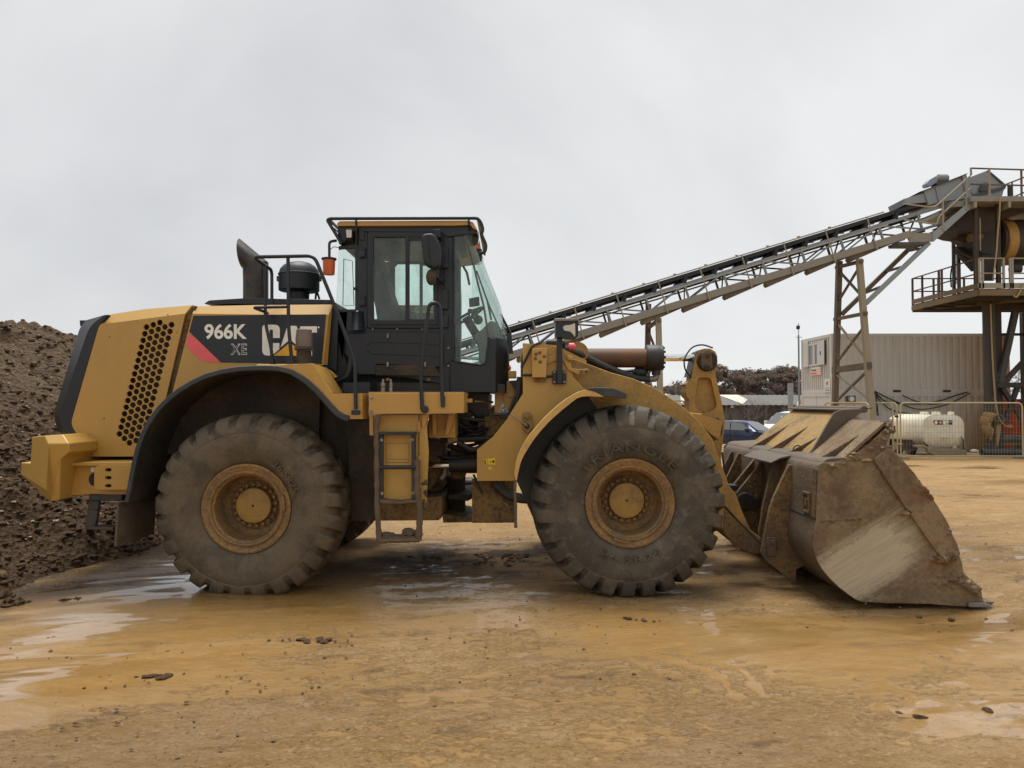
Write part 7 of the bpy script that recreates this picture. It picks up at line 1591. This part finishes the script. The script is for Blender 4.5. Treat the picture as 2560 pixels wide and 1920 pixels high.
for Y in (yl(2230), yl(2262)):
    Y = Y; zc2 = gzt(Y) + .32
    wv = MB().lathe([(.17,-.0),(.30,-.01),(.33,.03),(.33,.2),(.28,.22)], (xw, Y, zc2), 'x', 24).build('wheel', M['cartrim'], TT)
    MB().lathe([(.18,-.012),(.14,-.0),(.08,.02),(.06,-.02),(.02,-.025)], (xw, Y, zc2), 'x', 16).build('hub', M['chassis'], wv)
    MB().loft([[(xx, Y + .40*math.cos(t), zc2 + .02 + .40*math.sin(t)) for t in np.linspace(-.1, math.pi+.1, 14)] for xx in (xw - .03, xw + .26)]).build('mudguard', M['cartrim'], TT)
tt('chassis_rail', MB().box(xl + .15, xl + .27, TY0 + .1, TY1, gzt(22) + .36, gzt(22) + .5), M['chassis']); tt('chassis_rail', MB().box(xl + 1.2, xl + 1.32, TY0 + .1, TY1, gzt(22) + .36, gzt(22) + .5), M['chassis'])
def ttp(nm, pts, Y0, Y1, m): return tt(nm, MB().prism([(P(*zl_(x, y), Y0).x, P(*zl_(x, y), Y0).z) for x, y in pts], Y0, Y1), m, bevel=.01)
ttp('drawbar_beam', ((960,1040),(1700,1062),(1718,1095),(1718,1180),(1080,1180),(960,1115)), TY0 - .25, TY0 - .05, M['chassis'])
ttp('front_frame', ((690,975),(900,975),(985,1030),(1500,1035),(1500,1062),(960,1062),(890,1020),(700,1015)), TY0 - .1, TY0 + .1, M['chassis'])
ttp('toolbox', ((430,860),(640,860),(700,960),(700,1070),(560,1080),(540,960)), TY0 + .2, TY0 + .9, M['plant'])
ttp('rubber_skirt', ((1060,1190),(1650,1190),(1640,1255),(1070,1250)), TY0 - .2, TY0 - .15, M['cartrim'])
ttp('tank_cradle', ((1440,985),(1520,985),(1520,1040),(1440,1040)), TY0 - .02, TY0 + .1, M['tank']); ttp('tank_cradle', ((880,900),(960,960),(960,1000),(900,960)), TY0 - .0, TY0 + .1, M['plant'])
tt('tow_bar', MB().tube([P(*zl_(1700,1070), TY0 - .15), P(*zl_(1800,1085), TY0 - .2), P(*zl_(1900,1090), TY0 - .25)], .05, 8), M['plant']); tt('tow_coupling', MB().lathe([(.02,-.12),(.07,0),(.06,.12),(.02,.2)], P(*zl_(1840,1085), TY0 - .25), 'x', 12), M['sign_white'])
tt('jockey_stand', MB().tube([P(*zl_(1540,1200), TY0 - .3), P(*zl_(1560,1330), TY0 - .3), P(*zl_(1640,1350), TY0 - .3)], .06, 8), M['cartrim'])
tt('tow_cable', MB().tube(path([P(*zl_(1600,800), TY0 - .1), P(*zl_(1650,880), TY0 - .12), P(*zl_(1640,1050), TY0 - .15), P(*zl_(1900,1120), TY0 - .2)], .3), .02, 6), M['cable'])
for a, b in (((1560,980),(1660,1060)),((1640,860),(1690,1050))): tt('frame_stay', MB().bar(P(*zl_(*a), TY0 - .1), P(*zl_(*b), TY0 - .1), .05, .05), M['chassis'])
# ------------------------------------------------------------------ clutter under the plant
def ZR(*p): return zm(p, 2360, 860, 5.185)
YQ = 20.3
def roll(px0, px1, py0, py1, Y, label, m):
    a = P(px0, (py0+py1)/2, Y); r = (P(px0, py0, Y).z - P(px0, py1, Y).z)/2; Ln = P(px1, py0, Y).x - a.x
    T = thing('membrane_roll', label, 'roll', (a.x, Y, float(gz(Y)))); z = float(gz(Y)) + r
    pf = [(.02,.16),(r*.5,.03),(r*.9,.0),(r,.06)] 
    for k in range(11): pf += [(r, .1 + Ln*.5*k/10)]
    for k in range(14): pf += [(r*(1.0 if k % 2 else .93), .12 + Ln*.5 + Ln*.48*k/14)]
    MB().lathe(pf, (a.x, Y, z), 'x', 24).build('roll_body', m, T, ang=60); MB().lathe([(r*1.03, Ln*.52),(r*1.03, Ln*.54)], (a.x, Y, z), 'x', 24, cap=False).build('roll_band', M['cartrim'], T)
    return T
roll(2454, 2600, 1131, 1152, YQ, 'big black rubber pipe lying on the ground behind the fence, below the plant', M['blackroll'])
qa, qb = P(*ZR((720,1235))[0], 22.6), P(*ZR((1200,1235))[0], 22.6); o = MB().tube([qa, qb], .17, 18).build('pipe', M['shed_roof']); tag(o, 'grey pipe resting on the timber rack behind the black rubber pipe', 'pipe')
rk = thing('pipe_rack', 'rusty low rack holding the grey pipe under the plant', 'rack', (qa.x, 22.6, float(gz(22.6))))
MB().bar(P(*ZR((740,1290))[0], 22.5), P(*ZR((1200,1290))[0], 22.5), .2, .1).build('shelf', M['deck'], rk)
for px in (760, 960, 1100): 
    q = P(*ZR((px,1290))[0], 22.6); MB().box(q.x-.06, q.x+.06, 22.5, 22.7, float(gz(22.6))-.02, q.z).build('leg', M['trestle'], rk)
    MB().box(q.x-.05, q.x+.05, 22.72, 22.8, float(gz(22.6)), qa.z + .1).build('upright', M['trestle'], rk)
rb_ = P(*ZR((937,712))[0], 25.0); o = MB().box(rb_.x, rb_.x + 3.2, 25.0, 27.2, float(gz(26)) - .05, rb_.z).build('steel_box', M['redbox'], bevel=.02); tag(o, 'red steel box with a pale top edge behind the plant bracing at the right edge', 'box')
rg = thing('sacking_bundle', 'dirty sacking and hose tied round the plant column above the black rubber pipe', 'sacking', (P(*ZR((620,1000))[0], 21.5).x, 21.5, 1.0))
def blob_mesh(pts, rad, seed):
    V = []; F = []; 
    for p_, r_ in zip(pts, rad):
        o_ = len(V); v0, f0 = ICO2; nn = 1 + .35*(np.array([float(vnoise(np.array([q[0]*3+seed]), np.array([q[1]*3+q[2]*2+seed]), seed)[0]) for q in v0]) - .5)*2
        for q, k in zip(v0, nn): V.append((p_[0] + q[0]*r_[0]*k, p_[1] + q[1]*r_[1]*k, p_[2] + q[2]*r_[2]*k))
        F += [tuple(int(i) + o_ for i in f) for f in f0]
    mb = MB(); mb.add(V, F); return mb
def rgp(x, y, Y=21.5): return P(*ZR((x, y))[0], Y)
blob_mesh([rgp(580,960), rgp(530,1010), rgp(620,940), rgp(550,1090), rgp(600,1150)], [(.26,.2,.22),(.18,.2,.2),(.24,.2,.16),(.17,.18,.3),(.14,.16,.25)], 3).build('sacking', M['rag'], rg)
MB().shell([[tuple(rgp(690,1000)), tuple(rgp(740,1010))], [tuple(rgp(680,1120)), tuple(rgp(735,1130))], [tuple(rgp(685,1250)), tuple(rgp(715,1255))], [tuple(rgp(688,1330)), tuple(rgp(696,1330))]], (0, .03, 0)).build('hanging_strip', M['rag'], rg)
cl_ = MB()
for k in range(4): cl_.tube([rgp(710 + 55*math.cos(t) + k*8, 965 + 42*math.sin(t) + 4*k, 21.35 + k*.03) for t in np.linspace(0, 2*math.pi, 20)], .028, 6, False)
cl_.build('coiled_cable', M['galv_dark'], rg)
MB().tube(path([rgp(604,-520,21.4), rgp(620,0,21.4), rgp(640,400,21.4), rgp(668,760,21.4), rgp(695,900,21.4), rgp(720,990,21.35), rgp(790,1060,21.35), rgp(870,1085,21.35), rgp(880,1055,21.35), rgp(830,1055,21.35)], .3, 6), .028, 8).build('hanging_hose', M['hose'], rg)
# ------------------------------------------------------------------ long shed
SY = 62.0; SH = thing('shed', 'long low shed with a sheet roof and pale rooflights beyond the parked cars', 'shed', (P(1900, 1020, SY).x, SY + 6, float(gz(43))))
xa_, xb_ = P(1560, 1000, SY).x, P(2090, 1000, SY).x + 12; ze = P(1900, 1013, SY).z; zr = P(1900, 988, SY + 12).z; gs = float(gz(50)) - .2
MB().box(xa_, xb_, SY, SY + 24, gs, ze - .03).build('wall', M['shed_wall'], SH)
rf_ = MB(); N_ = 60; rr_ = []
for k in range(N_ * 2 + 1): x = xa_ - .4 + (xb_ - xa_ + .8) * k / (N_ * 2); rr_.append((x, .05 * (k % 2)))
rf_.shell([[(x, SY - .5, ze + d) for x, d in rr_], [(x, SY + 12, zr + d) for x, d in rr_], [(x, SY + 24.5, ze + d) for x, d in rr_]], (0, 0, -.04)); rf_.build('roof', M['shed_roof'], SH)
for pa, pb, pc, pd, y0, y1 in ((1795,1855,1869,1848,.5,11),(1700,1707,1716,1709,.5,11)):
    def rp(px, t): 
        Y = SY - .5 + 12.5*t; x = P(px, 1000, Y).x; return (x, Y, ze + (zr - ze)*t + .07)
    mb = MB(); mb.add([rp(pc - 12, .04), rp(pc + (0 if pa > 1750 else -4), .45), rp(pb - 10, .98), rp(pa - 0, .98)], [(0,1,2,3)]); mb.build('rooflight', M['shed_light'], SH)
MB().box(P(1826,1018,SY).x, P(1833,1018,SY).x, SY - .12, SY - .02, P(1830,1019,SY).z, P(1830,1015,SY).z).build('wall_lamp', M['sign_white'], SH)
for px in (1700, 1760, 1815, 1870, 1915, 1960): MB().box(P(px,1018,SY).x - .12, P(px,1018,SY).x + .12, SY - .08, SY - .005, gs, ze - .05).build('wall_post', M['galv_dark'], SH)
# ------------------------------------------------------------------ parked cars
def car(name, label, cat, loc, yaw, st, wheels, mat_b, wins, lamps, scale=1.0):
    """st: stations (x, z_sill, z_belt, z_top, half_width_sill, half_width_belt, half_width_top)"""
    T = thing(name, label, cat, loc); T.rotation_euler = (0, 0, yaw); T.scale = (scale,) * 3
    def b(nm, mb, m, par=None, **k):
        o = mb.build(nm, m, None, **k); o.parent = par or T; return o
    rows = []
    for x, zs, zb, zt_, ws, wb, wt in st:
        rows.append([(x, -ws*.9, zs - .02), (x, -ws, zs), (x, -wb, (zs+zb)/2), (x, -wb*.985, zb), (x, -wt, zt_ - .04), (x, -wt*.75, zt_), (x, 0, zt_ + .015), (x, wt*.75, zt_), (x, wt, zt_ - .04), (x, wb*.985, zb), (x, wb, (zs+zb)/2), (x, ws, zs), (x, ws*.9, zs - .02)])
    mb = MB().loft(rows); n = len(rows[0]); mb.f.append(tuple(range(n))); mb.f.append(tuple(len(mb.v) - n + k for k in range(n)))
    body = b('body', mb, mat_b, ang=38)
    for nm, pts in wins:
        for s in ((1, -1) if nm != 'windscreen' and nm != 'rear_window' else (1,)):
            mb = MB(); v = [Vector((x, y * s, z)) for x, y, z in pts]; nn = (v[1] - v[0]).cross(v[2] - v[0]).normalized() * .008
            if nm in ('windscreen',) and nn.x < 0: nn = -nn
            if nm == 'rear_window' and nn.x > 0: nn = -nn
            if nm not in ('windscreen', 'rear_window') and nn.y * v[0].y < 0: nn = -nn
            mb.add([tuple(p + nn*.6) for p in v] + [tuple(p + nn*2.2) for p in v], [tuple(range(len(v)))] + [tuple(range(2*len(v)-1, len(v)-1, -1))] + [(i, (i+1)%len(v), (i+1)%len(v)+len(v), i+len(v)) for i in range(len(v))]); b(nm, mb, M['win'] if True else M['carglass'])
    for x, y, r in wheels:
        for s in (-1, 1):
            wv = b('wheel', MB().lathe([(r*.62,0),(r*.9,-.01),(r,.03),(r,.18),(r*.6,.2)] if s < 0 else [(r*.62,0),(r*.9,.01),(r,-.03),(r,-.18),(r*.6,-.2)], (x, s*y, r), 'y', 28), M['cartrim'])
            rm = MB(); rm.lathe([(r*.64,.0),(r*.6,-.012*1),(r*.56,.02)] if s < 0 else [(r*.64,0),(r*.6,.012),(r*.56,-.02)], (x, s*y, r), 'y', 28, cap=False); rm.lathe([(r*.16,-.02*(-s)),(r*.16,.02)], (x, s*y, r), 'y', 10)
            for k in range(7):
                a = 2*math.pi*k/7; rm.bar((x, s*(y-.0), r), (x + r*.6*math.cos(a), s*(y-.0), r + r*.6*math.sin(a)), .05, .03, up=(0,1,0))
            b('rim', rm, M['alloy'], wv)
            ar_ = MB(); ar_.lathe([(r*1.13,-.015),(r*1.0,.0)] if s < 0 else [(r*1.13,.015),(r*1.0,0)], (x, s*(y+.012), r), 'y', 28, cap=False); b('wheel_arch', ar_, M['cartrim'])
    for nm, bx, m in lamps: b(nm, MB().box(*bx), m, bevel=.02)
    return T
hs_ = [(-1.98,.42,.78,.92,.62,.72,.60),(-1.93,.26,.88,1.05,.74,.80,.62),(-1.72,.24,.95,1.28,.79,.84,.60),(-1.35,.22,.96,1.41,.81,.85,.60),(-.6,.20,.95,1.445,.82,.855,.61),(.2,.20,.93,1.42,.82,.855,.60),(.42,.20,.925,1.37,.82,.855,.59),(.75,.20,.92,1.17,.82,.855,.63),(1.12,.20,.91,.96,.81,.85,.70),(1.55,.21,.84,.88,.79,.83,.66),(1.9,.24,.70,.76,.72,.76,.58),(2.05,.34,.55,.62,.58,.60,.5)]
car('parked_car', 'dark blue hatchback parked facing right in front of the long shed', 'car', (P(1862, 1080, 33).x, 33, float(gz(33))), R(-46), hs_, [(-1.24,.80,.315),(1.22,.80,.315)], M['carblue'],
    [('side_window', ((-1.30,-.845,.97),(-.42,-.85,.96),(-.46,-.655,1.37),(-1.05,-.66,1.35),(-1.28,-.74,1.2))), ('side_window', ((-.36,-.85,.96),(.72,-.85,.94),(.62,-.80,1.04),(.22,-.67,1.32),(-.40,-.66,1.37))), ('windscreen', ((1.10,-.70,.965),(1.10,.70,.965),(.42,.58,1.37),(.42,-.58,1.37))), ('rear_window', ((-1.93,-.6,1.02),(-1.93,.6,1.02),(-1.70,.58,1.29),(-1.70,-.58,1.29)))],
    [('headlight', (1.72,1.98,-.74,-.50,.60,.72), M['sign_white']), ('headlight', (1.72,1.98,.50,.74,.60,.72), M['sign_white']), ('door_mirror', (.52,.68,-1.0,-.84,.93,1.06), M['cartrim']), ('door_mirror', (.52,.68,.84,1.0,.93,1.06), M['cartrim']), ('door_handle', (-.16,.02,-.875,-.85,.82,.86), M['cartrim']), ('door_handle', (-1.05,-.88,-.875,-.85,.84,.88), M['cartrim']), ('tail_light', (-1.97,-1.86,-.79,-.58,.82,1.0), M['dec_red']), ('number_plate', (2.04,2.07,-.26,.26,.4,.5), M['sign_white']), ('door_seam', (-.40,-.385,-.868,-.84,.3,.93), M['cartrim'])])
vs_ = [(-2.2,.4,1.1,1.85,.8,.88,.74),(-2.1,.3,1.15,1.95,.86,.92,.76),(0.0,.28,1.15,1.97,.88,.92,.76),(.55,.28,1.15,1.90,.88,.92,.74),(.9,.28,1.14,1.66,.88,.92,.74),(1.45,.28,1.12,1.24,.88,.91,.78),(1.9,.3,1.0,1.08,.84,.88,.72),(2.15,.34,.8,.9,.78,.82,.66),(2.25,.42,.6,.7,.68,.7,.6)]
car('parked_van', 'white van with a sloping windscreen parked beyond the blue hatchback, behind the bucket', 'van', (P(1982, 1080, 37).x, 37, float(gz(37)) + .1), R(208), vs_, [(-1.35,.86,.33),(1.35,.86,.33)], M['carwhite'],
    [('side_window', ((.0,-.92,1.2),(1.35,-.9,1.18),(.80,-.77,1.68),(.45,-.76,1.80),(.0,-.77,1.8))), ('windscreen', ((1.44,-.74,1.25),(1.44,.74,1.25),(.58,.68,1.89),(.58,-.68,1.89)))],
    [('headlight', (1.9,2.16,-.8,-.55,.82,.98), M['sign_white']), ('door_mirror', (1.0,1.16,-1.12,-.92,1.16,1.42), M['sign_white']), ('door_mirror', (1.0,1.16,.92,1.12,1.16,1.42), M['sign_white'])])
# ------------------------------------------------------------------ trees and shrubs
def limb(mb, p, d, L_, r, depth, rng, tips, spread=.55):
    q = Vector(p) + Vector(d) * L_; mid_ = Vector(p).lerp(q, .5) + Vector(rng.normal(0, L_*.05, 3)); mb.tube([p, mid_, q], [r, r*.8, r*.62], 5 if depth > 1 else 4, False); tips.append((q, r))
    if depth <= 0: return
    for k in range(3 if depth > 1 else 3):
        nd = (Vector(d) + Vector(rng.normal(0, spread, 3)) + Vector((0, 0, .12))).normalized(); limb(mb, q, nd, L_*rng.uniform(.6,.82), r*.6, depth - 1, rng, tips, spread)
def tree(label, px, Y, ztop, wid, leaf, n_leaf, seed, group='trees beyond the shed', lsz=.42, depth=4, bare=False):
    rng = np.random.default_rng(seed); x = P(px, 950, Y).x; zb = float(gz(43)) - .6; H = ztop - zb
    T = thing('tree', label, 'tree', (x, Y, zb), group); mb = MB(); tips = []
    mb.tube([(x, Y, zb), (x + rng.normal(0,.1), Y, zb + H*.22), (x + rng.normal(0,.2), Y, zb + H*.34)], [H*.03, H*.022, H*.018], 7)
    top = Vector(mb.v[-1])
    for k in range(5):
        a = 2*math.pi*k/5 + rng.random(); d = Vector((math.cos(a)*wid/H*1.1, math.sin(a)*wid/H*1.1, rng.uniform(.6,1.1))).normalized(); limb(mb, (x, Y, zb + H*rng.uniform(.22,.34)), d, H*.24, H*.012, depth - 1 if bare else 2, rng, tips)
    mb.build('trunk', M['bark'], T)
    n_leaf *= 3; lsz *= .55
    if leaf is not None:
        V = []; Fc = []; ncl = 46
        cl = []
        for k in range(ncl):
            a = rng.uniform(0, 6.283); rr = math.sqrt(rng.random()); zz = rng.uniform(.26, 1.0); w_ = math.sqrt(max(0.03, 1 - ((zz - .55)/.5)**2)) * wid/2
            cl.append((x + rr*w_*math.cos(a), Y + rr*w_*math.sin(a), zb + H*zz*.96, rng.uniform(.5, 1.15)*H*.085))
        for k in range(n_leaf):
            c = cl[rng.integers(ncl)]; d = rng.normal(0, 1, 3); d /= np.linalg.norm(d); d *= c[3]*rng.random()**.4*1.25
            p0 = np.array([c[0]+d[0]*1.3, c[1]+d[1]*1.3, c[2]+d[2]*.9]); u = rng.normal(0,1,3); u /= np.linalg.norm(u); v_ = np.cross(u, rng.normal(0,1,3)); v_ /= np.linalg.norm(v_); s_ = lsz*rng.uniform(.5,1.2)
            o_ = len(V); V += [p0 - u*s_ , p0 + v_*s_*.6, p0 + u*s_, p0 - v_*s_*.6]; Fc.append((o_, o_+1, o_+2, o_+3))
        V = np.array(V) - np.array([x, Y, zb]); o = fast_mesh('crown', V, np.array(Fc), leaf, T, False)
    return T
TR = [(1688,'low russet bush-like tree left of the bell crank lever',130,5.1,9,'leaf_b',1500),(1700,'bare pale twiggy tree left of the bell crank lever',120,7.0,5,None,0),(1662,'small russet tree half hidden by the tilt cylinder',130,5.0,8,'leaf_a',1200),(1740,'brown tree directly behind the bell crank lever',140,6.8,11,'leaf_b',1600),(1792,'tall russet tree just right of the bell crank lever',135,9.5,8,'leaf_a',2600),(1832,'broad brown tree with a domed top, second right of the lever',145,8.9,13,'leaf_b',3000),(1878,'bare-topped brown tree in the middle of the row',150,9.9,11,'leaf_b',1500),(1862,'russet tree filling the lower middle of the row',138,7.4,12,'leaf_a',2200),(1907,'dark green tree among the russet ones',150,9.2,7,'leaf_g',2400),(1938,'russet tree right of the green one',142,8.2,10,'leaf_a',2600),(1965,'large brown tree near the cabins',150,9.8,10,'leaf_b',2800),(1995,'russet tree beside the camera mast',145,8.6,9,'leaf_a',2400),(2025,'brown tree mostly hidden by the cabins',150,9.2,10,'leaf_b',1800)]
for i, (px, lab_, Y, zt_, wd_, lf, nl) in enumerate(TR): tree(lab_, px, Y, zt_ * .93, wd_, M[lf] if lf else None, nl, 400 + i, bare=lf is None, depth=5 if lf is None else 4)
tree('bare tree seen through the plant bracing at the right edge', 2556, 60, 6.0, 5, None, 0, 460, bare=True, depth=5, group=None)
def shrub(label, px, py, Y, h, seed, n=10):
    rng = np.random.default_rng(seed); b = P(px, py, Y); g = float(gz(Y)); T = thing('shrub', label, 'shrub', (b.x, Y, g), 'bare shrubs in front of the shed'); mb = MB(); tips = []
    for k in range(n): limb(mb, (b.x + rng.normal(0,.5), Y + rng.normal(0,.2), g), Vector((rng.normal(0,.35), rng.normal(0,.2), 1)).normalized(), h*.38, .022, 3, rng, tips, .42)
    mb.build('branches', M['bark'], T); return T
shrub('bare twiggy shrub against the shed wall above the blue car', 1838, 1040, 56, 2.3, 501, 12); shrub('taller bare shrub rising over the shed eave beside the post', 1893, 1040, 56, 3.1, 502, 8); shrub('low bare shrub nearest the bell crank lever', 1815, 1040, 55, 1.8, 503, 10); shrub('small bare shrub right of the post by the shed', 1990, 1040, 54, 2.4, 504, 6)
# rough grassed bank beyond the shed
def bank():
    xs = np.linspace(-160, 190, 120); ys = np.linspace(95, 260, 40); X, Y = np.meshgrid(xs, ys); Z = gz(50) - .3 + sstep(95, 170, Y) * 1.6 + (fbm(X*.05, Y*.05, 4, 601) - .5) * 1.2
    idx = np.arange(X.size).reshape(X.shape); F = np.stack([idx[:-1,:-1].ravel(), idx[:-1,1:].ravel(), idx[1:,1:].ravel(), idx[1:,:-1].ravel()], 1)
    kind(fast_mesh('hill', np.stack([X.ravel(), Y.ravel(), Z.ravel()], 1), F, M['soil']), 'structure')
bank()
